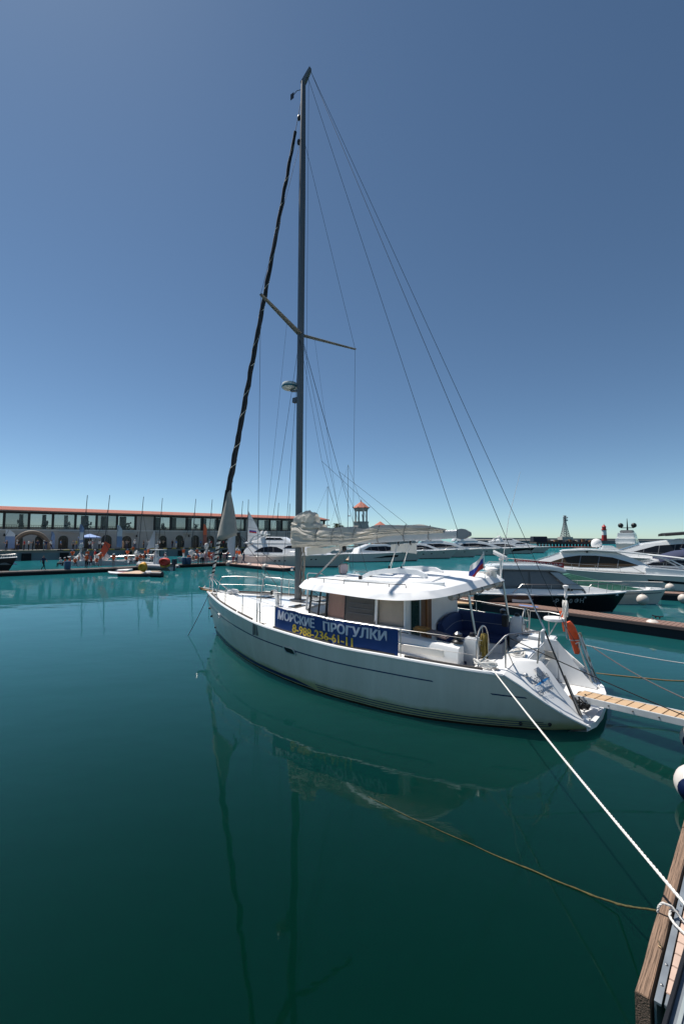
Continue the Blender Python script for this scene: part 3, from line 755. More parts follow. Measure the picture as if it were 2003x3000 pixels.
# stern rails, davit seat, ladder
def rails(name, runs, r=.016, m=steel):
    q = MB()
    for P in runs: q.tube([Q(*p) for p in P], r, 7)
    return q.build(name, m, boat)
rails('stern_pulpit', [[(11.45, 2.3, 1.14), (11.47, 2.28, 1.25), (11.98, 2.05, 1.88), (12.05, 2.0, 1.92), (12.3, 1.75, 1.95), (12.55, 1.4, 1.95)],
                       [(11.98, 2.05, 1.15), (11.99, 2.05, 1.88)], [(12.0, 2.05, 1.62), (12.08, 1.75, 1.20)], [(12.5, 1.4, 1.24), (12.56, 1.4, 1.95)],
                       [(11.99, 2.04, 1.52), (12.3, 1.72, 1.56), (12.53, 1.4, 1.58)]], .017)
mb = MB(); mb.box(Q(12.62, 1.4, 1.86), (.05, .26, .26)); mb.build('junction_box', whitep, boat, bevel=.012)
rails('stern_pulpit', [[(11.6, -2.35, 1.14), (11.65, -2.3, 1.8), (12.2, -2.05, 1.86), (12.6, -1.75, 1.86), (12.75, -1.5, 1.25)], [(12.2, -2.05, 1.2), (12.2, -2.05, 1.86)], [(12.72, -1.62, 1.26), (12.7, -1.6, 2.15), (12.72, -1.6, 2.42)], [(12.3, -1.2, 1.28), (12.68, -1.55, 2.05)]], .016)
mb = MB(); mb.prism([(12.3 + .34 * math.cos(a) * .8 + .12, 1.55 + .30 * math.sin(a)) for a in [2 * PI * k / 20 for k in range(20)]], 1.72, 1.80); mb.build('rail_seat', whitep, boat, bevel=.015)
mb = MB(); mb.lathe([(.03, 0), (.05, .06), (.035, .1), (.035, .24), (.075, .3), (.075, .34), (.02, .36)], 12, Q(12.72, -1.6, 2.36)); mb.build('stern_light', whitep, boat)
lad = [((13.02, -1.55, 1.42), (13.42, -1.45, .12)), ((13.02, -1.95, 1.36), (13.42, -1.88, .05))]
rails('bathing_ladder', [[a, b] for a, b in lad] + [[(12.98, -1.2, 1.22), (13.05, -1.2, 1.28), (13.06, -1.2, 1.16), (13.34, -1.2, .22)]], .023)
for k in range(5):
    t = (.02, .26, .5, .74, .94)[k]; a = Q(*lad[0][0]).lerp(Q(*lad[0][1]), t); b = Q(*lad[1][0]).lerp(Q(*lad[1][1]), t)
    mb = MB(); mb.bar(a, b, .13, .05, up=(1, 0, .3)); mb.build('ladder_tread', teak, boat, bevel=.008)

# ---- rig --------------------------------------------------------
def mastp(z): return Vector((4.36 + (z - 1.9) * -.0035, 0, z))
mb = MB(); rings = []
for i in range(31):
    z = lerp(1.72, 21.57, i / 30); k = 1.0 if z < 17 else lerp(1, .72, (z - 17) / 4.57)
    c_ = mastp(z); rings.append([Vector((c_.x + .145 * k * math.cos(a), -.095 * k * math.sin(a), z)) for a in [2 * PI * j / 16 for j in range(16)]])
mb.loft(rings); mast = mb.build('mast', alu, boat)
mb = MB(); mb.loft([[Vector((s, y, z)) for y, z in ((-.06, a), (.06, a), (.06, b), (-.06, b))] for s, a, b in ((4.19, 21.54, 21.58), (4.30, 21.35, 21.66), (4.42, 21.48, 21.76), (4.60, 21.74, 21.90), (4.64, 21.80, 21.92))]); mb.build('masthead_crane', alu, mast)
mb = MB(); mb.tube([(4.15, 0, 21.32), (3.95, .02, 21.42), (3.72, .03, 21.34)], .012, 5); mb.loft([[Vector((x, .02, 21.34 + h)) for h in (-.13, .13)] for x in (3.62, 3.8)], caps=False, closed=False); mb.build('wind_vane', blackp, mast)
mb = MB(); mb.box(mastp(1.74) + Vector((0, 0, .02)), (.5, .36, .06)); mb.build('mast_step', alu, mast, bevel=.01)
for z in (20.2, 19.2):
    mb = MB(); c_ = mastp(z); mb.ball(c_ + Vector((-.2, 0, 0)), .09, 8, 6, (.8, .7, 1.4)); mb.build('halyard_block', blackp, mast)
mb = MB(); mb.loft([[Vector((x, y, z)) for x, y in ((4.30, .10), (4.38, .10), (4.38, .103), (4.30, .103))] for z in (12.4, 13.3)]); mb.build('mast_slot', blackp, mast)
mb = MB(); mb.lathe([(.10, 0), (.25, .05), (.30, .12), (.30, .2), (.27, .27), (.1, .30), (.01, .31)], 18, (3.82, 0, 9.50)); rd = mb.build('radar_dome', mat('radar_white', (.62, .64, .62), .4), mast)
mb = MB(); mb.lathe([(.302, .10), (.304, .16)], 18, (3.82, 0, 9.50)); mb.build('radar_band', mat('radar_teal', (.02, .14, .18), .4), rd)
mb = MB(); mb.bar((3.9, 0, 9.46), (4.24, 0, 9.40), .12, .06); mb.loft([[Vector((x, y, z)) for y, z in ((-.08, 8.98), (.08, 8.98), (.06, 9.16), (-.06, 9.16))] for x in (4.02, 4.22)]); mb.build('radar_bracket', alu, mast)
# spreaders
TIP_P = Q(4.47, 2.2, 11.95); TIP_S = Q(5.31, -2.2, 11.54)
for tip, sd in ((TIP_P, 1), (TIP_S, -1)):
    a = Q(4.33, .08 * sd, 11.52); mb = MB(); rings = []
    for t, w in ((0, .13), (.5, .10), (1, .07)):
        p = a.lerp(tip, t); rings.append([p + Vector((w * math.cos(q), 0, .025 * math.sin(q))) for q in [2 * PI * j / 10 for j in range(10)]])
    mb.loft(rings); mb.build('spreader', mat('spreader_alu', (.22, .22, .21), .45, .3), mast)
# standing rigging
def wire(name, P, r=.0065, m=None): q = MB(); q.tube(P, r, 5); return q.build(name, m or mat('rig_wire', (.05, .055, .06), .4, .5), boat)
CH_P = (5.066,2.62,1.413); CHP = Q(*CH_P)
for sd, tip in ((1, TIP_P), (-1, TIP_S)):
    ch = Q(4.98, 2.60 * sd, 1.47)
    wire('cap_shroud', [Q(4.3, .05 * sd, 19.3), tip, ch + Vector((0, 0, .55))])
    wire('lower_shroud', [Q(4.33, .06 * sd, 11.4), ch + Vector((.12, 0, .5))])
    wire('aft_lower_shroud', [Q(4.33, .06 * sd, 11.4), Q(6.0, 2.72 * sd, 1.42)])
    wire('flag_halyard', [Q(4.36, .8 * sd, 11.62), Q(4.9, 2.5 * sd, 1.6)], .004)
    for dx in (0, .13):
        mb = MB(); mb.tube([ch + Vector((dx, 0, -.05)), ch + Vector((dx * .8, 0, .55))], [.022, .016], 8); mb.build('turnbuckle', steel, boat)
        mb = MB(); mb.box(Q(4.98 + dx, (sheerB(5) + .012) * sd, 1.27), (.07, .02, .34)); mb.build('chainplate', alu, boat)
HEAD = Vector((4.62, 0, 21.84))
wire('backstay', [HEAD, Q(12.55, .95, 2.0), Q(13.34, 1.40, .22)], .0075)
wire('backstay', [HEAD, Q(12.7, -1.3, 1.7), Q(13.5, -1.5, .22)], .0075)
mb = MB(); mb.tube([Q(12.2, .8, 2.72), Q(12.6, .97, 1.9)], .020, 8); mb.build('backstay_tensioner', alu_lt, boat)
mb = MB(); mb.tube([Q(12.6, .98, 1.88), Q(13.3, 1.38, .30)], .019, 8); mb.build('backstay_tackle', blackp, boat)
for d in (.05, -.05): wire('tackle_rope', [Q(13.0, 1.15 + d, 1.0), Q(13.36, 1.36 + d, .22)], .012, ropeg)
wire('topping_lift', [HEAD + Vector((-.15, 0, -.1)), Vector((10.22, 0, 4.22))], .007)
BOOM0 = Vector((4.52, 0, 3.77)); BOOM1 = Vector((10.22, 0, 4.12))
wire('lazy_jack', [Q(4.4, .1, 11.2), Q(5.6, .3, 6.6), BOOM0.lerp(BOOM1, .34) + Vector((0, -.2, 0))], .005)
wire('lazy_jack', [Q(5.6, .3, 6.6), BOOM0.lerp(BOOM1, .72) + Vector((0, -.15, 0))], .005)
wire('lazy_jack', [Q(4.4, -.1, 11.2), Q(5.9, -.3, 6.3), BOOM0.lerp(BOOM1, .45) + Vector((0, .2, 0))], .005)
wire('lazy_jack', [Q(5.9, -.3, 6.3), BOOM0.lerp(BOOM1, .80) + Vector((0, .15, 0))], .005)
wire('main_halyard', [Vector((4.56, 0, 21.5)), Vector((4.66, 0, 4.75))], .006)
for k, (dx, dy) in enumerate(((.16, .03), (.19, -.03), (.22, .05), (.17, -.07), (.25, 0), (.21, .09))):
    P = [Vector((4.36 + dx + .03 * math.sin(i * 1.1 + k), dy + .02 * math.sin(i * .9 + 2 * k), lerp(3.65, 1.95, i / 12))) for i in range(13)]
    q = MB(); q.tube(P, .016, 5); q.build('halyard_tail', ropeg if k % 2 else mat('tan_rope', (.33, .29, .23), .9), mast)
mb = MB(); mb.lathe([(.07, 0), (.06, .05), (.05, .1), (.07, .14), (.02, .16)], 12, (4.2, -.02, 2.85), Matrix.Rotation(R(-90), 4, 'Y')); mb.build('mast_winch', steel, mast)
# boom with the lowered mainsail flaked on it
mb = MB(); mb.loft([[c_ + Vector((0, y, z)) for y, z in ((-.06, -.12), (.06, -.12), (.085, -.05), (.085, .08), (.05, .12), (-.05, .12), (-.085, .08), (-.085, -.05))] for c_ in (BOOM0, BOOM0.lerp(BOOM1, .5), BOOM1)])
boom = mb.build('boom', mat('boom_grey', (.50, .51, .53), .4, .2, var=.05), boat, smooth=30)
mb = MB(); mb.loft([[BOOM1 + Vector((x, y, z * k)) for y, z in ((-.075, -.15), (.075, -.15), (.06, .15), (-.06, .15))] for x, k in ((0, .85), (.12, 1.0), (.22, .9), (.38, .3))]); mb.build('boom_end', mat('boom_casting', (.25, .26, .27), .5, .3), boom, bevel=.01)
mb = MB(); n_r, n_a = 220, 84; rings = []
htab = pchip([0, .04, .12, .25, .4, .52, .62, .75, .88, 1], [.98, .92, .66, .52, .50, .40, .46, .42, .36, .20])
for i in range(n_r + 1):
    t = i / n_r; ax = BOOM0.lerp(BOOM1, t * .99 - .055); h = htab(t); wd = .27 - .11 * t + .04 * math.sin(t * 14)
    r_ = []
    for j in range(n_a):
        a = 2 * PI * j / n_a; y = math.sin(a); zc = -math.cos(a)
        w1 = noise.noise((t * 3, zc * 1.2, 3.1 + y)); w2 = noise.noise((t * 5 + 4, zc * 2.0, 1.7))
        fold = 1 - abs(math.sin(zc * 6.5 + 3.2 * w1 + t * 7)) ** .55          # sharp valleys between rounded flakes
        fold2 = 1 - abs(math.sin(zc * 12 + 3.5 * w2 - t * 6)) ** .6
        f = 1.08 + .20 * noise.noise((t * 7 + 1.3, y * 2.2, zc * 3.6)) - .30 * fold - .13 * fold2 + .03 * noise.noise((t * 30, zc * 9, y * 3 + 5))
        pinch = 1 - .22 * sum(math.exp(-((t - q) / .016) ** 2) for q in (.19, .31, .46, .62, .78, .92))
        zz = (zc + .62) / 1.62
        lo = -.12 if t < .36 else lerp(-.12, .10, min(1, (t - .42) / .25))
        z = lo + (h - lo) * zz if zz > 0 else lo + zz * .1
        r_.append(ax + Vector((.07 * noise.noise((t * 9, y * 3, zc * 5)), y * wd * max(.3, f) * pinch, z * (.94 + .12 * noise.noise((t * 11, y * 2, 7))) - .02 * t)))
    rings.append(r_)
mb.loft(rings); sailo = mb.build('mainsail', sailm, boom, smooth=35)
# loose flap of cloth hanging under the gooseneck and two peaks at the mast
mb = MB(); mb.grid([[Vector((lerp(4.7, 6.3, u), .12 * math.sin(u * 5) + .05, 3.62 + .06 * u - v * (.30 - .22 * u) + .03 * math.sin(u * 9))) for v in (0, .33, .66, 1)] for u in [k / 8 for k in range(9)]]); mb.build('sail_flap', sailm, boom)
mb = MB(); mb.grid([[Vector((lerp(8.1, 9.0, u), .10 * math.sin(u * 4), 3.80 + .05 * u - v * (.22 + .10 * u))) for v in (0, .5, 1)] for u in [k / 6 for k in range(7)]]); mb.build('sail_flap', sailm, boom)
for k, (x0, z0, dx, dz) in enumerate(((4.55, 4.62, .62, .28), (4.38, 4.42, .95, .12))):
    mb = MB(); rows = []
    for i in range(19):
        u = i / 18; rows.append([Vector((x0 - .25 + dx * 1.4 * u, (.24 - .05 * u) * math.cos(v * PI) + .03 * math.sin(7 * u + k) + .04 * noise.noise((u * 7, v * 8, k + 4)), z0 - .1 + (dz + .14 * math.sin(PI * u)) * math.sin(v * PI) ** .7 + .07 * noise.noise((u * 5, v * 6, k)) + .025 * noise.noise((u * 13, v * 15, k)))) for v in [j / 20 for j in range(21)]])
    mb.grid(rows); mb.build('sail_fold', sailm, boom)
for t in (.19, .31, .46, .62, .78, .92):
    ax = BOOM0.lerp(BOOM1, t * .99 - .055); h = htab(t); wd = (.27 - .12 * t) * .88
    mb = MB(); mb.tube([ax + Vector((.03 * math.sin(2 * a), math.sin(a) * wd, -.14 + (h * .96 + .14) * (1 - math.cos(a)) / 2)) for a in [2 * PI * k / 20 for k in range(20)]], .010, 5, closed=True); mb.build('sail_tie', ropeg, boom)
# mainsheet tackles, vang
for (s0, b0) in ((8.35, .62), (8.75, .62)):
    a = BOOM0.lerp(BOOM1, (s0 - 4.52) / 5.68) + Vector((0, 0, -.14)); bb = Q(s0 + .02, b0, 3.05)
    for d in (-.04, .04): wire('mainsheet', [a + Vector((d, 0, 0)), bb + Vector((-d, 0, 0))], .008, ropew)
    for p in (a, bb):
        mb = MB(); mb.ball(p + Vector((0, 0, -.03 if p is a else .05)), .06, 8, 6, (.6, .6, 1.5)); mb.build('sheet_block', blackp, boom)
wire('vang_strut', [Vector((4.60, 0, 2.1)), Vector((6.3, 0, 3.66))], .03, mat('vang_grey', (.42, .40, .37), .5))
for d in (-.05, .05): wire('vang_rope', [Vector((4.7 + d, .05, 2.3)), Vector((6.35, .05, 3.62))], .008, ropeg)
mb = MB(); mb.ball((6.35, 0, 3.62), .09, 8, 6, (1, .6, 1.2)); mb.build('vang_block', blackp, boom)
# furled headsail on the forestay
FS0 = Vector((-.36, 0, 2.30)); FS1 = Vector((4.07, 0, 20.35))
def fs(t): return FS0.lerp(FS1, t)
wire('forestay', [Vector((-.50, 0, 1.72)), FS0, FS1, Vector((4.2, 0, 20.9))], .012)
def spiral(t0, t1, r, wturn, width, n):
    """a ribbon wound round the stay"""
    q = MB(); rows = []
    ax = (FS1 - FS0).normalized(); u = Vector((0, 1, 0)); w = ax.cross(u)
    for i in range(n + 1):
        t = lerp(t0, t1, i / n); a = wturn * 2 * PI * (i / n + .035 * noise.noise((i / n * wturn * .9, 2.2, 0)))
        rr_ = r(t) if callable(r) else r
        d = (u * math.cos(a) + w * math.sin(a)) * rr_
        rows.append([fs(t) + d - ax * width / 2, fs(t) + d * 1.01 + ax * width / 2])
    q.grid(rows); return q
rad = lambda t: .055 + .075 * max(0, 1 - t) ** .9 * (1 if t > .18 else t / .18 * .4 + .6)
mb = MB(); mb.tube([fs(lerp(.19, .965, i / 60)) + Vector((.012 * math.sin(i * 1.7), .012 * math.cos(i * 1.3), 0)) for i in range(61)], [rad(lerp(.19, .965, i / 60)) * (1 + .08 * math.sin(i * 2.1)) for i in range(61)], 12)
gen = mb.build('furled_headsail', blackcloth, boat, smooth=60)
mb = spiral(.22, .95, lambda t: rad(t) * 1.10, 13, .045, 400); mb.build('headsail_seam', sailm, gen)
mb = MB(); mb.tube([fs(lerp(.005, .10, i / 12)) for i in range(13)], [lerp(.05, .085, i / 12) for i in range(13)], 10); tk = mb.build('headsail_tack', mat('tack_white', (.62, .60, .57), .7), gen)
mb = spiral(.005, .10, lambda t: lerp(.053, .089, t / .10), 9, .085, 220); mb.build('tack_stripe', blackcloth, tk)
mb = MB(); mb.tube([fs(lerp(.085, .20, i / 12)) for i in range(13)], [lerp(.085, .135, i / 12) for i in range(13)], 10); mb.build('headsail_roll', blackcloth, gen)
tri = [fs(.205) + Vector((.05, 0, .1)), Vector((1.22, -.02, 4.08)), fs(.088)]
mb = MB(); rows = []
for i in range(13):
    u = i / 12; a = tri[0].lerp(tri[2], u) + Vector((0, -.09, 0)); b = tri[0].lerp(tri[1], u); row = []
    for j in range(9):
        v = j / 8; p = a.lerp(b, v); row.append(p + Vector((0, -.22 * math.sin(PI * v) * u + .03 * math.sin(6 * v + 5 * u) * u, -.10 * math.sin(PI * v) * u * u)))
    rows.append(row)
mb.grid(rows); clew = mb.build('sail_clew', sail2, gen, smooth=60)
md = clew.modifiers.new('thickness', 'SOLIDIFY'); md.thickness = .012
mb = MB(); mb.ball(Vector((1.2, -.02, 4.1)), .07, 8, 6); mb.tube([Vector((1.2, 0, 4.12)), Vector((1.28, .03, 3.9)), Vector((1.16, -.02, 3.8)), Vector((1.25, 0, 4.05))], .02, 5); mb.build('sheet_knot', ropeb, clew)
wire('jib_sheet', [Vector((1.2, 0, 4.08)), Vector((4.1, -.8, 2.3)), Vector((5.2, -1.9, 1.75)), Vector((9.8, -2.3, 1.7))], .010, ropeb)
wire('jib_sheet', [Vector((1.2, 0, 4.08)), Vector((2.7, 1.6, 2.4)), Vector((3.6, 2.2, 1.62))], .010, ropeb)
mb = MB(); mb.lathe([(.04, -.1), (.13, -.09), (.13, -.06), (.07, -.05), (.07, .04), (.13, .05), (.13, .08), (.03, .10)], 14, FS0 + Vector((-.02, 0, .0))); mb.build('furling_drum', steel, boat)
wire('furling_line', [FS0 + Vector((0, -.1, 0)), Q(1.2, 1.0, 1.85), Q(2.45, 1.6, 1.75), Q(6, 2.8, 1.5)], .006, ropew)
for sd in (1, -1): wire('bow_wire', [FS0, Q(.25, .45 * sd, 1.68)], .014, ropew)

# ================================================================ loose things on and round the yacht
# banner on the port lifelines
BA, BB = 5.93, 9.80
def ban(u, v, off=0.0):
    s = lerp(BA, BB, u); b = sheerB(s) - .075 + .014 * math.sin(u * 21 + v) * (1 - v) ** .7 + .014 * math.sin(u * 9 + v * 4) + .004 * math.sin(u * 47 - 3 * v) * v
    zt = deckz(s, sheerB(s) - .09) + .69 - .02 * math.sin(PI * ((u * 5) % 1)); zb = deckz(s, sheerB(s) - .09) + .06 + .012 * math.sin(u * 14)
    return Q(s, b + off, lerp(zb, zt, v))
mb = MB(); mb.grid([[ban(i / 60, j / 8) for j in range(9)] for i in range(61)])
bn = mb.build('banner', bannerm, None, smooth=60)
on_boat(bn, 'navy blue banner with white and yellow Cyrillic lettering on the yacht rail', 'banner')
def ban_text(name, txt, m, u0, u1, v0, v1, bold):
    vs, fs, w = text_mesh(txt, 1.0, bold, 0, 1.0, 1.0)
    bmx = bmesh.new(); me = bpy.data.meshes.new('t'); me.from_pydata(vs, [], fs); bmx.from_mesh(me); bmesh.ops.triangulate(bmx, faces=bmx.faces)
    for k in range(1):
        bmesh.ops.subdivide_edges(bmx, edges=[e for e in bmx.edges if e.calc_length() > .3], cuts=2, use_grid_fill=True)
    q = MB(); bmx.verts.index_update()
    q.add([ban(lerp(u0, u1, v.co.x / w), lerp(v0, v1, v.co.y), .012) for v in bmx.verts], [tuple(v.index for v in f.verts) for f in bmx.faces])
    n0 = list(q.v); f0 = list(q.f)
    for dx, dn in ((.0022, .0015), (-.0022, -.0015)):      # heavier strokes
        q.add([Vector(v) + Vector((dx * (4.5 if 'word' in name else 2.2), -dn, 0)) for v in n0], f0)
    bmx.free(); return q.build(name, m, bn, smooth=0, fix=False)
ban_text('banner_word', 'МОРСКИЕ', lettw, .035, .392, .50, .90, .02)
ban_text('banner_word', 'ПРОГУЛКИ', lettw, .468, .925, .50, .90, .02)
ban_text('banner_number', '8-988-236-61-11', letty, .185, .70, .09, .45, .02)
for u, v in [(k / 8, 1) for k in range(9)] + [(0, .5), (1, .5), (0, 0), (1, 0)]:
    mb = MB(); mb.ball(ban(u, lerp(.03, .97, v), .004), .016, 6, 4); mb.build('eyelet', alu_lt, bn)
# Russian flag
FR = Matrix.Rotation(-YAW, 3, 'Z')
def flagpt(u, v):   # hangs from the staff, drooping to the left
    return Vector((10.66, .95, 3.56)) + FR @ Vector((-.40 * u - .06 * (1 - v) * u, .05 * math.sin(u * 7 + v * 2), 0)) + Vector((0, 0, -.44 * (1 - v) - .44 * u ** 1.15 + .05 * math.sin(u * 5 + v * 3) * u))
fl = thing('ensign', 'small white, blue and red flag drooping from a staff on the yacht roof', 'flag', BOAT_LOC, YAW)
mb = MB(); mb.tube([(10.70, .95, 2.72), (10.66, .95, 3.62)], .011, 6); mb.build('flag_staff', alu_lt, fl)
for k, m_ in enumerate((redm, flagblue, whitep)):
    mb = MB(); mb.grid([[flagpt(i / 12, lerp(k / 3, (k + 1) / 3, j / 3)) for j in range(4)] for i in range(13)]); mb.build('flag_stripe', m_, fl, smooth=60)
# orange lifebuoy and rescue bag on the stern rail
for k, pts in enumerate((((12.551,-1.75,1.966), (12.608,-1.75,1.82), (12.639,-1.75,1.634), (12.642,-1.75,1.407)), ((12.721,-1.85,1.666), (12.8,-1.88,1.5), (12.868,-1.9,1.241), (12.914,-1.9,1.021), (12.928,-1.88,0.803)))):
    pv = [Q(*p) for p in pts]; P = []; rr_ = []
    for i in range(17):
        u = i / 16 * (len(pv) - 1); j = min(len(pv) - 2, int(u)); P.append(pv[j].lerp(pv[j + 1], u - j)); rr_.append((.06 if not k else .125) * math.sin(PI * (.12 + .80 * i / 16)) ** .55)
    mb = MB(); mb.tube(P, rr_, 12, sx=.8)
    o = mb.build('lifebuoy', orange, smooth=70); on_boat(o, 'narrow orange rescue bag hanging beside the white rope hank' if not k else 'long orange horseshoe lifebuoy hanging on the stern rail by the ladder', 'lifebuoy')
    mb = MB(); q = P[9]; mb.tube([q + Vector((rr_[9] * 1.05 * math.cos(a), rr_[9] * .95 * math.sin(a), .02 * math.cos(a))) for a in [2 * PI * j / 14 for j in range(14)]], .016, 6, closed=True); mb.build('reflective_band', alu_lt, o)
# ropes and coils
def hank(name, c_, w, h, n, r, m, label, ax=(0, 1, 0)):
    A = Vector(ax).normalized(); q = MB()
    for k in range(n):
        ph = random.uniform(-.25, .25); ww = w * random.uniform(.7, 1.1); hh = h * random.uniform(.85, 1.1); dx = random.uniform(-.05, .05)
        P = [c_ + A * (ww * math.sin(a) + dx) + Vector((.05 * math.cos(a + k), 0, hh * math.cos(a) * .5 - hh * .35)) for a in [2 * PI * i / 18 + ph for i in range(18)]]
        q.tube(P, r, 5, closed=True)
    o = q.build(name, m); return on_boat(o, label, 'rope')
hank('rope_coil', Q(11.36, 1.47, 1.66), .10, .62, 11, .017, ropey, 'yellow and black rope hank hanging on the near steering wheel')
hank('rope_coil', Q(12.7, -1.58, 2.22), .11, .42, 8, .015, ropew, 'white rope hank hanging from the stern light post')
mb = MB()
for k in range(9):
    off = random.uniform(-.05, .05); P = [Q(11.98 + off + .13 * math.sin(a) , .92 - .36 * math.cos(a) + off, 1.235 + .06 * k / 9 + .02 * math.sin(2 * a + k)) for a in [2 * PI * i / 20 for i in range(20)]]
    mb.tube(P, .017, 5, closed=True)
on_boat(mb.build('rope_coil', ropew), 'thick white rope coil lying on the bench behind the near wheel', 'rope')
mb = MB()
for k in range(7):
    P = [Q(11.6 + .22 * math.cos(a) + .05 * math.sin(k * 3), 2.2 + .08 * math.sin(a), 1.24 + .012 * k + .03 * math.sin(3 * a + k)) for a in [2 * PI * i / 16 for i in range(16)]]; mb.tube(P, .018, 5, closed=True)
on_boat(mb.build('rope_pile', ropew), 'white mooring rope turned round the port stern cleat', 'rope')
mb = MB()
for k in range(10):
    P = [Q(13.30 + .10 * math.cos(a + k) + random.uniform(-.05, .05), .85 + .14 * math.sin(a) + random.uniform(-.04, .04), .24 + .03 * k * math.sin(a) ** 2 + .05) for a in [2 * PI * i / 14 for i in range(14)]]; mb.tube(P, .012, 5, closed=True)
on_boat(mb.build('rope_tangle', ropeb), 'tangle of black cord on the bathing platform under the gangway', 'rope')
mb = MB()
for k in range(8):
    P = [Q(10.0 + .18 * math.cos(a) + random.uniform(-.05, .05), 1.95 + .09 * math.sin(a), 1.70 + .015 * k) for a in [2 * PI * i / 14 for i in range(14)]]; mb.tube(P, .018, 5, closed=True)
on_boat(mb.build('rope_pile', mat('rust_rope', (.42, .20, .06), .85, var=.5, scale=30)), 'orange-brown rope heap on the port cockpit coaming', 'rope')
mb = MB(); mb.box(Q(10.42, 1.95, 1.70), (.52, .34, .07), Matrix.Rotation(R(8), 3, 'Y')); on_boat(mb.build('folded_cloth', mat('faded_cloth', (.28, .20, .19), .9, var=.4, scale=12), bevel=.025), 'folded faded cloth on the coaming beside the winch', 'cloth')
# gangway
G0 = Q(13.22, .58, .46); G1 = Q(15.75, 1.50, .66)
gw = thing('gangway', 'narrow wooden gangway with white side rails from the stern to the quay', 'gangway', BOAT_LOC, YAW)
gd = (G1 - G0); gl = gd.length; gt = gd.normalized(); gy = Vector((0, 0, 1)).cross(gt).normalized(); gz = gt.cross(gy)
for sd in (1, -1):
    mb = MB(); mb.bar(G0 + gy * .24 * sd, G1 + gy * .24 * sd, .04, .13); mb.build('side_rail', mat('gangway_alu', (.62, .63, .63), .4, .2), gw, bevel=.006)
npl = 13
for k in range(npl):
    a = G0 + gd * ((k + .02) / npl); b = G0 + gd * ((k + .93) / npl)
    mb = MB(); mb.bar(a + gz * .045, b + gz * .045, .435, .028); mb.build('plank', teak, gw, bevel=.004)
for k in range(6):
    mb = MB(); p = G0 + gd * ((k + .6) / 6) - gy * .262; mb.ball(p, .018, 6, 4); mb.build('bolt', greyp, gw)
for sd in (1, -1):
    mb = MB(); mb.lathe([(.02, -.03), (.085, -.025), (.085, .025), (.02, .03)], 14, G0 - gt * .06 + gy * .2 * sd + Vector((0, 0, -.05)), Matrix.Rotation(R(90), 4, 'X')); mb.build('roller_wheel', mat('tan_wheel', (.4, .26, .15), .6), gw)
# passerelle bridle lines and mooring lines
def line_obj(name, P, r, m, label, cat='rope', laid=False):
    q = rope(P, r) if laid else MB().tube(P, r, 6)
    return tag(q.build(name, m, smooth=60), label, cat)

# ================================================================ near quay (lower right)
DK = Matrix.Translation((2.23, 3.43, .6)) @ Matrix.Rotation(math.atan2(.711, .703), 4, 'Z')
DKI = DK.inverted()
def dk(x, y, z=0.0): return DK @ Vector((x, -y, z))       # x along the edge, y inboard, z above the deck
dock = thing('near_quay', 'timber-edged floating quay with pale deck tiles in the near corner', 'quay', DK.translation, math.atan2(.711, .703))
timber = mat('weathered_timber', (.27, .175, .12), .85, var=.55, scale=5, bump=.9, bscale=9, stretch=(.35, 9, 9))
tilem = mat('deck_tile', (.52, .38, .31), .75, var=.14, scale=6, bump=.2, bscale=80)
galv = mat('galvanised_steel', (.24, .27, .30), .5, .4, var=.25, scale=5)
random.seed(3)
x = 0.0
for k, ln in enumerate((2.6, 3.1, 3.0, 3.2)):
    mb = MB(); n = 16; rings = []
    for i in range(n + 1):
        xx = x + .006 + (ln - .012) * i / n; w = .006 * noise.noise((xx * 2, 1, k)); v = .006 * noise.noise((xx * 2.3, 7, k))
        rings.append([Vector((xx, -a, b)) for a, b in ((.0 + w, -.30), (.0 + w, -.012), (.010 + w, v), (.088 + v, .002 + w), (.097 + v, -.010), (.097 + v, -.30))])
    mb.loft(rings); mb.build('edge_timber', timber, dock, bevel=.004); x += ln
mb = MB(); mb.loft([[Vector((xx, -a, b)) for a, b in ((.116, -.3), (.116, -.006), (.160, -.004), (.160, -.02), (.130, -.022), (.130, -.3))] for xx in (.03, 12)]); mb.build('steel_angle', galv, dock)
mb = MB(); mb.box((6, -1.3, -.2), (11.8, 2.1, .3)); mb.build('float_body', mat('dark_float', (.012, .012, .012), .8), dock, smooth=0)
k = 0; xx = .16
while xx < 10:
    mb = MB(); w = .145; mb.box((xx + w / 2, -1.28, -.028), (w - .005, 2.22, .045)); mb.build('deck_tile', tilem, dock, bevel=.004); xx += w
mb = MB(); mb.box((.10, -.26, -.018), (.11, .17, .03)); mb.build('end_plate', galv, dock, bevel=.004)
for (a, b) in ((.42, .138), (1.2, .138), (2.1, .138), (.2, .138)):
    mb = MB(); mb.lathe([(.010, 0), (.010, .008), (.004, .011)], 8, (a, -b, -.004)); mb.build('bolt_head', steel, dock)
mb = MB(); mb.tube([(.62, -.055, .003), (.60, -.06, .012), (.57, -.075, .012), (.55, -.07, .012), (.545, -.085, .012), (.565, -.09, .012), (.575, -.08, .010)], .006, 6); mb.build('bent_hook', mat('brass_hook', (.35, .25, .15), .4, .8), dock)
ramp = thing('access_ramp', 'grey ribbed metal ramp edge in the bottom right corner', 'ramp')
ra, rb = Vector((2.264,3.133,0.68)), Vector((2.783,3.616,0.68)); rt = (rb - ra).normalized(); rn = Vector((rt.y, -rt.x, 0))
mb = MB(); mb.slab([ra - rt * .6, rb + rt * .5, rb + rt * .5 + rn * .9, ra - rt * .6 + rn * .9], (0, 0, -.06)); mb.build('ramp_plate', galv, ramp)
for k in range(14): mb = MB(); p = ra + rn * (.05 + .06 * k); mb.bar(p - rt * .6 + Vector((0, 0, .006)), p + rt * 1.0 + Vector((0, 0, .006)), .022, .016); mb.build('ramp_rib', mat('ramp_alu', (.36, .40, .40), .5, .3), ramp)
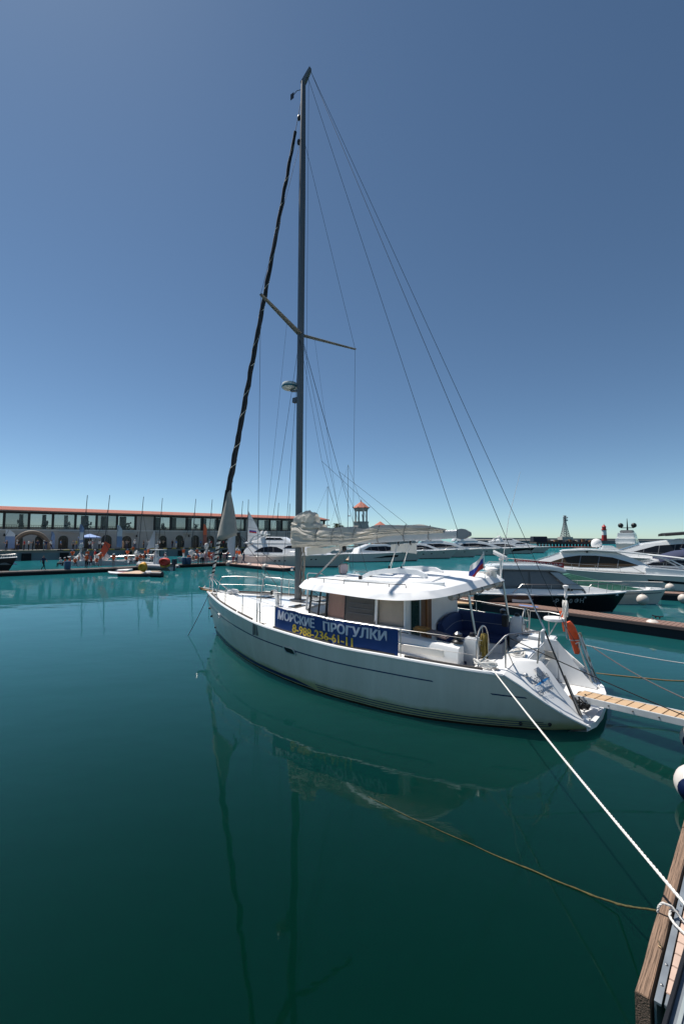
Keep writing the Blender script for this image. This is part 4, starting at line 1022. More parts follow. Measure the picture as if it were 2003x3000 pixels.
mb = MB(); mb.bar(ra - rt * .6 - rn * .012, rb + rt * .5 - rn * .012, .02, .09); mb.build('rubber_edge', blackp, ramp)

# ---- mooring ropes ----------------------------------------------
S0 = QW(11.75, 2.25, 1.20)
END = Vector((2.914,3.796,0.95))
far_end = S0 + (END - S0) * 1.12
line_obj('mooring_rope', sag(S0, far_end, .05, 16), .0145, ropew, 'taut white mooring rope from the port stern to the near quay', laid=True)
e2 = dk(3.2, .55, .02)
line_obj('rope_loop', [Vector(p) for p in ((2.909,4.112,0.6), (2.911,4.1,0.66), (2.935,4.088,0.7), (3,4.064,0.69), (3.04,4.02,0.64), (3.056,3.91,0.62))], .011, ropew, 'white rope loop over the quay timber, the upper strand', laid=True)
line_obj('rope_loop', [Vector(p) for p in ((3.072,4.079,0.64), (2.988,4.061,0.66), (2.957,4.031,0.63), (2.951,3.965,0.62), (2.969,3.883,0.615), (2.993,3.815,0.615))], .011, ropew, 'white rope bight on the quay deck beside the timber', laid=True)
alg = [Vector(p) for p in ((2.949,4.187,0.55), (2.957,4.391,0.4), (3.011,4.859,0.06), (2.822,5.037,0.012), (2.559,5.213,0.01), (2.197,5.471,0.008), (1.792,5.773,0.004), (1.337,6.111,0.004), (0.958,6.397,0.003), (0.543,6.757,0), (0.24,7.038,-0.012))]
P = []
for i in range(len(alg) - 1):
    for k in range(6): P.append(alg[i].lerp(alg[i + 1], k / 6) + Vector((.01 * noise.noise((i, k / 3, 0)), .02 * noise.noise((i + k / 6, 3, 0)), 0)))
rp = line_obj('sunken_rope', P, [(.009 if i < 9 else max(.005, .011 - .00012 * i) + .008 * abs(noise.noise((i * .7, 1, 2))) * (i < 34)) for i in range(len(P))], mat('algae_rope', (.10, .085, .03), .9, var=.6, scale=20, bump=.8, bscale=60), 'algae-grown brown rope slanting into the water from the quay')
line_obj('mooring_line', sag(QW(12.9, -1.9, 1.1), Vector((9.797,11.758,0.6)), .05), .011, ropew, 'thin white mooring line running right from the starboard stern')
line_obj('mooring_line', sag(QW(12.05, 2.0, 1.85), Vector((6.431,7.77,0.75)), .03), .010, ropeb, 'thin black line from the stern rail down to the right above the gangway')
line_obj('mooring_chain', sag(QW(13.3, -1.9, 1.05), Vector((7.959,9.598,0.35)), .10), .016, mat('chain_grey', (.16, .15, .15), .7, .3, var=.4, scale=40), 'grey mooring chain sloping into the water right of the stern')
line_obj('floating_rope', [Vector(p) for p in ((7.628,13.029,0), (8.05,12.81,0.012), (8.692,12.579,0.012), (9.238,12.39,0.01), (10.054,12.321,0.01))], .014, mat('ochre_rope', (.36, .22, .10), .9, var=.3), 'ochre rope floating on the water behind the gangway')
for k, (b0, px) in enumerate((((-.3, .2, 1.62), (-6.203,17.502,0)),)):
    line_obj('bow_line', sag(QW(*b0), Vector(px) + Vector((0, 0, -.05)), .06), .012, ropeb, ('dark bow line slanting left into the water' if not k else 'dark bow line dropping steeply into the water below the bow'))

# ---- ball fenders and buoys -------------------------------------
def buoy(loc, r, label, cap=None, cat='buoy', group=None, top=True, m=None):
    t = thing('ball_fender', label, cat, loc, 0, group)
    mb = MB(); mb.ball((0, 0, 0), r, 20, 14, (1, 1, 1.0 if cap else 1.04)); b = mb.build('ball', m or mat('buoy_cream', (.62, .56, .50), .5, var=.14, scale=6), t, smooth=80)
    if top:
        mb = MB(); mb.lathe([(r * .2, r * .95), (r * .16, r * 1.15), (r * .07, r * 1.2), (r * .07, r * 1.32)], 10); mb.build('eye', greyp, t)
    if cap:
        q = MB(); rings = []
        M_ = Vector((0, 0, -1)).rotation_difference(Vector((-.66, -.73, -.17))).to_matrix()
        for i in range(6):
            a = R(90 + 90 * i / 5 + (-22)) if i < 5 else R(179.5)
            a = R(lerp(128, 179.5, i / 5)); rings.append([M_ @ Vector((math.sin(a) * math.cos(2 * PI * k / 20), math.sin(a) * math.sin(2 * PI * k / 20), math.cos(a))) * r * 1.012 for k in range(20)])
        q.loft(rings, caps=False); q.build('blue_cap', cap, t, smooth=80)
    return t
navy = mat('navy_vinyl', (.006, .012, .06), .25, var=.1)
buoy((5.42, 6.70, .27), .30, 'large cream ball fender with navy end beside the near quay', navy, m=mat('fender_white', (.66, .61, .57), .4, var=.08, scale=4))
buoy((6.646,8.2,0.272), .26, 'cream ball fender at the right edge below the gangway', navy, m=MATS['fender_white'])
buoy((13.151,18.3,0.322), .30, 'cream ball buoy moored off the near side of the brown pontoon')
buoy((17.797,25.5,0.445), .31, 'cream ball buoy at the bow of the green-covered boat')
buoy((24.396,32,0.432), .31, 'cream ball buoy against the hull of the big white cruiser')
buoy((21.392,27,0.317), .28, 'cream ball buoy half out of frame at the right edge')

# ---- pontoons ---------------------------------------------------
plankm = mat('pontoon_plank', (.22, .135, .105), .8, var=.25, scale=4)
darkside = mat('pontoon_side', (.018, .020, .028), .7, var=.3)
def pontoon(name, label, a, b, w, z, plank=.28, m=None, side=None, planks=True):
    """a floating walkway: a, b ends of the near edge; w width to the far side"""
    a = Vector((a[0], a[1], 0)); b = Vector((b[0], b[1], 0)); t = (b - a).normalized(); L = (b - a).length
    t_ = thing(name, label, 'pontoon', a, math.atan2(t.y, t.x))
    q = MB(); q.box((L / 2, w / 2, z / 2 - .12), (L, w - .06, z + .16)); q.build('float', side or darkside, t_, smooth=0)
    q = MB(); q.box((L / 2, .0, z - .05), (L, .06, .12)); q.build('edge_beam', mat('pontoon_edge', (.14, .10, .09), .7), t_, smooth=0)
    if planks:
        n = int(L / plank); base = None
        for k in range(n):
            if base is None:
                q = MB(); q.box((0, w / 2, z), (plank - .02, w - .02, .05)); base = q.build('plank', m or plankm, t_, smooth=0); base.location.x = plank / 2
            else:
                c_ = base.copy(); COL.objects.link(c_); c_.parent = t_; c_.location.x = plank * (k + .5)
    else:
        q = MB(); q.box((L / 2, w / 2, z), (L, w - .02, .05)); q.build('deck', m or plankm, t_, smooth=0)
    return t_
pontoon('finger_pontoon', 'brown plank finger pontoon running between the yacht and the black boat', (5.109,26.846,0.5), (14.413,16.31,0.5), 1.15, .5, plank=.17)
pontoon('finger_pontoon', 'short brown pontoon at the right edge beside the big white cruiser', (21.185,28.58,0.45), (24.19,27.253,0.45), 1.2, .45, plank=.3)
# cylindrical blue fender on the finger pontoon, cleats
ft = thing('cylinder_fender', 'blue cylindrical fender lying along the brown pontoon', 'fender', (9.657,22.262,0.42), R(-42))
mb = MB(); mb.tube([(-.55, 0, 0), (-.5, 0, 0), (-.42, 0, 0), (.42, 0, 0), (.5, 0, 0), (.55, 0, 0)], [.05, .11, .14, .14, .11, .05], 14); mb.build('fender_body', mat('fender_blue', (.05, .16, .42), .5), ft)
mb = MB(); mb.tube([(.55, 0, 0), (.65, 0, .04)], .03, 8); mb.build('fender_eye', greyp, ft)
for k, (px) in enumerate(((10.632,23.344,0.56), (7.739,25.037,0.56), (13.726,18.772,0.58))):
    t = thing('mooring_cleat', ('white metal cleat on the brown pontoon behind the blue fender', 'dark metal cleat on the far left of the brown pontoon', 'black metal cleat on the brown pontoon above the near buoy')[k], 'cleat', px, R(-42))
    mb = MB(); mb.tube([(-.2, 0, .11), (-.1, 0, .09), (.1, 0, .09), (.2, 0, .11)], .025, 8); mb.build('horn', steel if k == 0 else blackp, t)
    for d in (-.07, .07): mb = MB(); mb.tube([(d, 0, 0), (d, 0, .09)], .025, 8); mb.build('foot', steel if k == 0 else blackp, t)

# ================================================================ motor yachts
glassy = mat('tinted_glass', (.012, .014, .018), .08, var=.2)
darkbar = mat('glazing_bar', (.16, .16, .165), .5)
def flat_interp(tab): return pchip([t[0] for t in tab], [t[1] for t in tab])
def yacht(name, label, cat, loc, hd, L, B, zs, zb, hullm=None, houses=(), rail=True, ports=(), hullwin=(), stripe=None, group=None, boot=None, rake=.12, platform=True, deckmat=None, railh=.65, rail0=.45):
    t_ = thing(name, label, cat, loc, hd, group)
    hm = hullm or mat('yacht_hull_white', (.72, .69, .62), .25, var=.05, scale=1.5, coat=.2)
    zf = lambda u: lerp(zs, zb, max(0, u) ** 1.7)
    wsh = lambda u: B / 2 * (.90 + .10 * min(1, u / .35)) if u < .35 else B / 2 * max(0, 1 - ((u - .35) / .65) ** 2.4) ** .9
    wwl = lambda u: B / 2 * (.84 + .04 * min(1, u / .3)) if u < .3 else B / 2 * .88 * max(0, 1 - ((u - .3) / .7) ** 1.7)
    def hp(u, t):
        t = min(1.0, t); xe = L * (1 - rake * (1 - t) ** 1.1)
        return Vector((xe * u, lerp(wwl(u), wsh(u), t ** 1.25), lerp(-.15, zf(u), t)))
    us = [i / 22 for i in range(23)]; ts = [0, .12, .3, .5, .7, .85, 1]
    q = MB()
    for sd in (1, -1): q.grid([[Vector((p.x, p.y * sd, p.z)) for p in (hp(u, t) for t in ts)] for u in us])
    q.add([Vector((0, hp(0, t).y * sd, hp(0, t).z)) for t in ts for sd in (1, -1)], [(2 * i, 2 * i + 1, 2 * i + 3, 2 * i + 2) for i in range(len(ts) - 1)])
    h_ = q.build('hull', hm, t_, smooth=50)
    q = MB(); q.grid([[Vector((hp(u, 1).x, hp(u, 1).y * k / 3 * .985, zf(u) - .03 + .06 * (1 - abs(k) / 3))) for k in range(-3, 4)] for u in us]); q.build('deck', deckmat or gel, t_, smooth=50)
    q = MB()
    for sd in (1, -1): q.tube([Vector((hp(u, 1).x, hp(u, 1).y * sd, zf(u))) for u in us], .05, 6)
    q.build('rub_rail', gel if hullm is None else gel, t_)
    def strip(nm, m, ua, ub, ta, tb, n=16):
        for sd in (1, -1):
            q = MB(); rows = []
            for i in range(n + 1):
                u = lerp(ua, ub, i / n); row = []
                for t in (ta(i / n) if callable(ta) else ta, tb(i / n) if callable(tb) else tb):
                    p = hp(u, t); row.append(Vector((p.x, (p.y + .012) * sd, p.z)))
                rows.append(row)
            q.grid(rows); q.build(nm, m, h_, smooth=60)
    strip('boot_stripe', boot or antif, .0, .985, .09, .17)
    if stripe: strip('hull_stripe', stripe, .02, .97, .80, .84)
    for (ua, ub, ta, tb) in hullwin: strip('hull_window', glassy, ua, ub, ta, tb, 12)
    for (u, t, r_) in ports:
        for sd in (1, -1):
            p = hp(u, t); q = MB(); q.ball(Vector((p.x, p.y * sd, p.z)), r_, 10, 6, (1.25, .25, .8)); q.build('porthole', glassy, h_)
    if platform: q = MB(); q.box((-.45, 0, .32), (.95, B * .82, .10)); q.build('swim_platform', teak, t_, bevel=.02)
    for hs in houses:
        prof = [(p[0] * L, p[1]) for p in hs['prof']]; w0 = hs['w']; kx = hs.get('kx', 0); kz = hs.get('kz', -.12); z0 = min(p[1] for p in prof); x0 = min(p[0] for p in prof)
        hw = lambda x, z: w0 + kx * (x - x0) + kz * (z - z0)
        q = MB(); n = len(prof)
        q.add([Vector((x, hw(x, z), z)) for x, z in prof] + [Vector((x, -hw(x, z), z)) for x, z in prof],
              [tuple(range(n)), tuple(range(n, 2 * n))[::-1]] + [(i, (i + 1) % n, n + (i + 1) % n, n + i) for i in range(n)])
        hh = q.build(hs.get('name', 'superstructure'), hs.get('m', gel), t_, smooth=35, bevel=hs.get('bev', .05))
        for wn_ in hs.get('win', ()):
            for sd in (1, -1):
                P = [Vector((x * L, sd * (hw(x * L, z) + .008), z)) for x, z in wn_]
                q = MB(); q.slab(P, (0, sd * .014, 0)); q.build('side_window', hs.get('gm', glassy), hh, smooth=0)
            xs_ = [p[0] for p in wn_]; xa, xb = min(xs_), max(xs_); nb = int((xb - xa) * L / 1.3)
            for k in range(1, nb):                       # glazing bars
                xv = lerp(xa, xb, k / nb); zz = []
                for (x1, z1), (x2, z2) in zip(wn_, wn_[1:] + wn_[:1]):
                    if (x1 - xv) * (x2 - xv) < 0: zz.append(z1 + (z2 - z1) * (xv - x1) / (x2 - x1))
                if len(zz) < 2: continue
                z1, z2 = min(zz), max(zz); dz = (z2 - z1) * .12
                for sd in (1, -1):
                    P = [Vector((xv * L + e - d, sd * (hw(xv * L, z) + .02), z)) for e, z, d in ((-.035, z1, -dz), (.035, z1, -dz), (.035, z2, dz), (-.035, z2, dz))]
                    q = MB(); q.slab(P, (0, sd * .014, 0)); q.build('window_bar', hs.get('bm', darkbar), hh, smooth=0)
        for (p, r_, ka, kb) in hs.get('front', ()):     # windscreen on a sloping face between two profile points
            a = Vector((p[0] * L, 0, p[1])); b = Vector((r_[0] * L, 0, r_[1])); nrm = Vector((-(b - a).z, 0, (b - a).x)).normalized()
            if nrm.x < 0: nrm = -nrm
            a2 = a.lerp(b, ka) + nrm * .012; b2 = a.lerp(b, kb) + nrm * .012
            for sg in (-1, 0, 1):
                y0 = (sg - .46) / 1.5; y1 = (sg + .46) / 1.5
                q = MB(); q.slab([Vector((a2.x, y0 * hw(a2.x, a2.z) * .93, a2.z)), Vector((a2.x, y1 * hw(a2.x, a2.z) * .93, a2.z)), Vector((b2.x, y1 * hw(b2.x, b2.z) * .93, b2.z)), Vector((b2.x, y0 * hw(b2.x, b2.z) * .93, b2.z))], nrm * .014)
                q.build('windscreen', hs.get('fg', glassy), hh, smooth=0)
    if rail:
        for sd in (1, -1):
            q = MB(); us2 = [lerp(rail0, .985, i / 12) for i in range(13)]
            top = [Vector((hp(u, 1).x + .0, hp(u, 1).y * .93 * sd, zf(u) + railh * (1 if 0 < i else .1))) for i, u in enumerate(us2)]
            q.tube(top, .018, 5)
            for i in (2, 4, 6, 8, 10, 12): q.tube([Vector((top[i].x - .08, top[i].y, zf(us2[i]) - .02)), top[i]], .014, 5)
            q.build('bow_rail', steel, t_)
    return t_, hp, zf, h_
def add_part(t_, name, m, fn, **kw): q = MB(); fn(q); return q.build(name, m, t_, **kw)

# ---- the black cabin boat ---------------------------------------
blackhull = mat('black_hull', (.012, .013, .016), .12, var=.1, coat=.4)
seaglass = glass('windscreen_glass', (.10, .14, .16), .55)
H = [dict(name='cabin', prof=[(.13, .85), (.16, 1.55), (.19, 2.30), (.50, 2.28), (.56, 2.20), (.715, 1.30), (.74, .95)], w=1.08, kx=-.075, kz=-.14, m=mat('cabin_grey', (.10, .105, .11), .35),
          win=[[(.19, 1.42), (.21, 2.16), (.36, 2.16), (.36, 1.36)], [(.375, 1.36), (.375, 2.16), (.48, 2.15), (.545, 2.05), (.63, 1.52), (.53, 1.34)]], front=[((.56, 2.20), (.715, 1.30), .04, .95)], fg=seaglass, gm=mat('cabin_glass', (.15, .16, .165), .1)),
     dict(name='windscreen_side', prof=[(.50, 2.18), (.555, 2.17), (.71, 1.31), (.615, 1.31)], w=1.04, kx=-.075, kz=-.14, m=mat('sky_reflection_screen', (.40, .44, .46), .1), bev=.01),  # opaque pale colour stands for sky reflected in the glass
     dict(name='cabin_roof', prof=[(.10, 2.30), (.10, 2.44), (.2, 2.56), (.44, 2.58), (.57, 2.46), (.612, 2.24), (.60, 2.18), (.50, 2.28)], w=1.10, kx=-.055, kz=-.10, bev=.06),
     dict(name='foredeck_trunk', prof=[(.50, .95), (.52, 1.26), (.66, 1.40), (.80, 1.34), (.94, 1.14), (.95, .95)], w=1.02, kx=-.17, kz=-.5, bev=.08),
     dict(name='side_moulding', prof=[(.02, .85), (.02, 1.14), (.30, 1.26), (.70, 1.24), (.72, .85)], w=1.30, kx=-.045, kz=-.45, bev=.05)]
bb, hp, zf, hh = yacht('cabin_boat', 'black-hulled cabin boat with white roof and tinted side windows behind the pontoon', 'motor boat', (7.55, 25.1, 0), math.atan2(-1.45, 7.75), 8.15, 2.75, .95, 1.12, blackhull, H, railh=.55, rail0=.25, rake=.10, platform=True, boot=greyp)
def hull_text(txt, m, hp, u0, tz, size, par, sd, bold=.01, sx=1.0):
    """lettering that lies on the curved topsides, read from outside"""
    vs, fs, w = text_mesh(txt, size, bold, 0, sx)
    Lh = hp(1, 1).x; out = []
    for v in vs:
        x = v.x if sd < 0 else w - v.x
        t = tz + v.y / (hp(u0, 1).z + .15); p = hp((u0 * Lh + x) / hp(1, t).x, t); out.append(Vector((p.x, (p.y + .018) * sd, p.z)))
    q = MB(); q.add(out, fs); return q.build('registration_lettering', m, par, smooth=0, fix=False)
hull_text('•Р 10 0 ФН', mat('letter_silver', (.42, .42, .43), .4), hp, .50, .60, .27, hh, -1, .012, 1.05)
add_part(bb, 'hull_flash', alu_lt, lambda q: q.loft([[Vector((x, -(hp(x / 8.15, .7).y + .015), z)) for z in zz] for x, zz in ((2.0, (.55, .85)), (2.9, (.55, .85)), (3.15, (.80, .85)))], caps=False, closed=False))
add_part(bb, 'roof_rack', steel, lambda q: [q.tube([(1.0, y, 2.50), (1.1, y, 2.62), (3.6, y, 2.62), (3.7, y, 2.52)], .02, 6) for y in (-.7, .7)])
add_part(bb, 'deck_port', blackp, lambda q: q.box((5.0, -.93, 1.26), (.34, .06, .10)))
# ---- the big white cruiser with the red banner -------------------
H = [dict(name='deckhouse', prof=[(.22, 1.25), (.26, 1.75), (.34, 2.45), (.42, 2.95), (.55, 3.05), (.68, 2.90), (.84, 1.95), (.90, 1.5)], w=1.85, kx=-.055, kz=-.48, bev=.12,
          win=[[(.325, 1.92), (.37, 2.18), (.44, 2.50), (.52, 2.62), (.60, 2.60), (.67, 2.42), (.73, 2.10), (.78, 1.80), (.60, 1.62), (.42, 1.66)]], gm=mat('amber_glass', (.05, .035, .02), .08), front=[((.68, 2.90), (.84, 1.95), .12, .95)], fg=seaglass),
     dict(name='hard_roof', prof=[(.27, 2.72), (.28, 2.86), (.42, 3.12), (.58, 3.18), (.68, 3.04), (.70, 2.90), (.55, 3.02), (.40, 2.92)], w=1.45, kx=-.04, kz=-.3, bev=.06),
     dict(name='cockpit_side', prof=[(.0, .95), (.0, 1.42), (.10, 1.62), (.24, 1.78), (.30, 1.78), (.30, .95)], w=1.78, kx=.0, kz=-.08, bev=.06)]
wc, hp, zf, hh = yacht('motor_cruiser', 'white motor cruiser with a red sale banner on its bow rail', 'motor yacht', (28.9, 33.8, 0), math.atan2(6.6, -14.0), 15.0, 4.0, 1.15, 1.62, None, H, hullwin=[(.10, .30, lambda t: .54 + .06 * t, lambda t: .70 + .04 * t - .06 * (1 - t) ** 4)], railh=.55, rail0=.30, boot=antif)
for k, (x, y, z, r_) in enumerate(((7.6, 0, 3.62, .42),)):
    add_part(wc, 'radome', whitep, lambda q: q.lathe([(.34, -.30), (.40, -.16), (.42, .0), (.36, .24), (.2, .39), (.01, .43)], 16, (x, y, z)))
    add_part(wc, 'radome_post', alu_lt, lambda q: q.tube([(x, y, 3.0), (x, y, z - .25)], .06, 8))
add_part(wc, 'mast_wing', gel, lambda q: q.loft([[Vector((xx, y, z)) for xx, z in ((6.0, 3.12), (6.5, 3.45), (7.2, 3.45), (7.4, 3.12))] for y in (-.8, .8)]), bevel=.05)
add_part(wc, 'roof_lamp', blackp, lambda q: q.ball((8.4, .9, 2.92), .09, 8, 6))
for sd in (1, -1): add_part(wc, 'aft_arch', gel, lambda q: q.loft([[Vector((x + w, sd * (1.55 - .1 * z), z)) for w in (-.09, .09)] + [Vector((x + w, sd * (1.48 - .1 * z), z)) for w in (.09, -.09)] for x, z in ((1.2, 1.5), (2.6, 2.35), (4.2, 2.85))]))
add_part(wc, 'cockpit_roof', gel, lambda q: q.loft([[Vector((x, y, z + d)) for y, d in ((-1.4, 0), (1.4, 0), (1.3, .09), (-1.3, .09))] for x, z in ((1.4, 2.44), (2.8, 2.62), (4.3, 2.78))]), bevel=.03)
add_part(wc, 'blue_cover', mat('cover_blue', (.10, .26, .42), .8), lambda q: q.box((1.0, 1.2, 1.60), (1.2, .7, .22)), bevel=.06)
# red sale banner hung on the rail (port side faces the camera)
def wrail(x): u = x / 15.0; return Vector((hp(u, 1).x, hp(u, 1).y * .93 + .02, zf(u)))
rb_ = MB(); rb_.grid([[Vector((w.x, w.y + .01 * math.sin(6 * x), w.z + .14 + .42 * v)) for v in (0, .5, 1)] for x, w in [(lerp(10.2, 14.2, i / 16), wrail(lerp(10.2, 14.2, i / 16))) for i in range(17)]])
rbn = rb_.build('sale_banner', redm, None, smooth=60); rbn.location = wc.location; rbn.rotation_euler = wc.rotation_euler
tag(rbn, 'red banner with white sale lettering on the white cruiser rail', 'banner')
vs, fs, w_ = text_mesh('ПРОДАЖА  8-929-654-63-41', 1.0, .02, 0, 1.0)
q = MB(); out = []
for v in vs:
    x = lerp(14.05, 10.35, v.x / w_); p = wrail(x); out.append(Vector((p.x, p.y + .025, p.z + .24 + .22 * v.y)))
q.add(out, fs); q.build('banner_lettering', whitep, rbn, smooth=0, fix=False)
# ---- the small boat under the green cover ------------------------
H = [dict(name='green_cover', prof=[(.02, .70), (.06, 1.45), (.26, 1.75), (.46, 1.42), (.70, 1.05), (.86, .86), (.86, .66)], w=1.12, kx=-.10, kz=-.48, m=mat('green_tarpaulin', (.035, .14, .10), .7, var=.2, scale=4, bump=.5, bscale=6), bev=.10)]
gb, hp, zf, hh = yacht('covered_runabout', 'small white runabout under a green tarpaulin cover', 'motor boat', (13.0, 28.6, 0), math.atan2(-2.0, 6.9), 7.3, 2.5, .75, .95, None, H, stripe=bluestripe, railh=.42, rail0=.35, platform=False, boot=mat('blue_bottom', (.02, .05, .12), .4), rake=.08)
add_part(gb, 'bow_seat', gel, lambda q: q.prism([(6.3, .35), (6.9, .2), (7.2, 0), (6.9, -.2), (6.3, -.35)], .88, 1.02), bevel=.05)
add_part(gb, 'bow_roller', steel, lambda q: q.box((7.3, 0, .98), (.4, .14, .07)))

# ---- boats at the right edge behind the cruiser -------------------
H = [dict(name='deckhouse', prof=[(.06, 1.7), (.10, 2.6), (.26, 3.95), (.50, 4.15), (.68, 3.6), (.88, 2.2), (.92, 1.7)], w=2.1, kx=-.05, kz=-.42, bev=.14,
          win=[[(.24, 2.6), (.32, 3.3), (.48, 3.6), (.62, 3.35), (.76, 2.5), (.5, 2.35)], [(.15, 1.9), (.17, 2.15), (.55, 2.1), (.60, 1.88)]], front=[((.68, 3.6), (.88, 2.2), .1, .9)])]
ey, hp, zf, hh = yacht('motor_cruiser', 'white cruiser with a sweeping roof arch and dark bimini at the right edge', 'motor yacht', (45.0, 42.5, 0), math.atan2(7.5, -15.5), 18.5, 4.6, 1.7, 2.2, None, H, hullwin=[(.15, .55, .45, .66)], boot=antif)
for (x, y) in ((3.0, 1.4), (3.0, -1.4), (6.5, 1.4), (6.5, -1.4)): add_part(ey, 'bimini_pole', steel, lambda q: q.tube([(x, y, 2.9), (x + .3, y, 4.95)], .03, 6))
add_part(ey, 'bimini', mat('black_canvas', (.012, .014, .016), .8), lambda q: q.loft([[Vector((x, y, z + d)) for y, d in ((-1.7, -.25), (-1.6, 0), (0, .1), (1.6, 0), (1.7, -.25), (0, .02))] for x, z in ((0.5, 4.85), (4.0, 4.65), (7.0, 4.95), (10.8, 4.62))]), smooth=60)
H = [dict(name='deckhouse', prof=[(.15, 1.2), (.25, 2.2), (.42, 2.5), (.62, 2.2), (.80, 1.55), (.82, 1.2)], w=1.45, kx=-.05, kz=-.25, bev=.1, win=[[(.30, 1.7), (.36, 2.15), (.50, 2.2), (.64, 1.95), (.70, 1.65)]], front=[((.62, 2.2), (.80, 1.55), .1, .9)], fg=seaglass)]
ry, hp, zf, hh = yacht('sport_cruiser', 'sport cruiser with navy canvas cover and raked arch at the right edge', 'motor yacht', (36.0, 36.6, 0), math.atan2(5.0, -11.5), 12.5, 3.7, 1.15, 1.5, None, H, hullwin=[(.12, .48, .42, .66)], boot=antif, rail0=.4)
for sd in (1, -1): add_part(ry, 'raked_arch', gel, lambda q: q.loft([[Vector((x + w, sd * 1.5, z)) for w in (-.12, .12)] + [Vector((x + w, sd * 1.4, z)) for w in (.12, -.12)] for x, z in ((2.0, 1.2), (3.8, 2.4), (5.3, 3.2))]))
add_part(ry, 'navy_cover', mat('navy_canvas', (.03, .04, .09), .8), lambda q: q.loft([[Vector((x, y, z + d)) for y, d in ((-1.4, -.4), (-1.2, 0), (0, .12), (1.2, 0), (1.4, -.4), (0, -.1))] for x, z in ((1.0, 2.9), (3.5, 3.25), (6.2, 2.9), (7.6, 2.4))]), smooth=60)
add_part(ry, 'whip_aerial', greyp, lambda q: q.tube([(5.4, -1.3, 3.1), (4.4, -1.3, 6.3)], [.02, .008], 5))
# ---- superyacht by the lighthouse ---------------------------------
H = [dict(name='main_deck', prof=[(.05, 3.0), (.05, 5.2), (.10, 5.4), (.62, 5.4), (.80, 3.2)], w=3.6, kx=-.07, kz=-.1, bev=.2, win=[[(.12, 3.9), (.12, 4.9), (.56, 4.9), (.66, 3.9)]]),
     dict(name='upper_deck', prof=[(.10, 5.4), (.10, 7.4), (.45, 7.6), (.60, 5.4)], w=3.1, kx=-.05, kz=-.12, bev=.2, win=[[(.16, 6.0), (.16, 7.0), (.42, 7.0), (.50, 6.0)]]),
     dict(name='sun_deck', prof=[(.16, 7.5), (.18, 8.5), (.36, 8.6), (.44, 7.5)], w=2.4, kx=-.05, kz=-.2, bev=.2, m=mat('sundeck_grey', (.10, .11, .12), .4))]
sy, hp, zf, hh = yacht('superyacht', 'tall white superyacht with black radar domes behind the cruiser, beside the lighthouse', 'superyacht', (96.5, 146, 0), R(48), 24, 7.0, 3.0, 3.9, None, H, rail=True, boot=antif)
sy.scale = (.85, .85, .85)
add_part(sy, 'radar_mast', blackp, lambda q: [q.tube([(7.0, 0, 8.5), (6.8, 0, 13.4)], [.35, .08], 8), q.tube([(6.8, -2.3, 9.5), (6.8, 2.3, 9.5)], .14, 6)])
for y in (-2.3, 2.3): add_part(sy, 'satellite_dome', blackp, lambda q: q.ball((6.8, y, 10.5), 1.0, 14, 10))

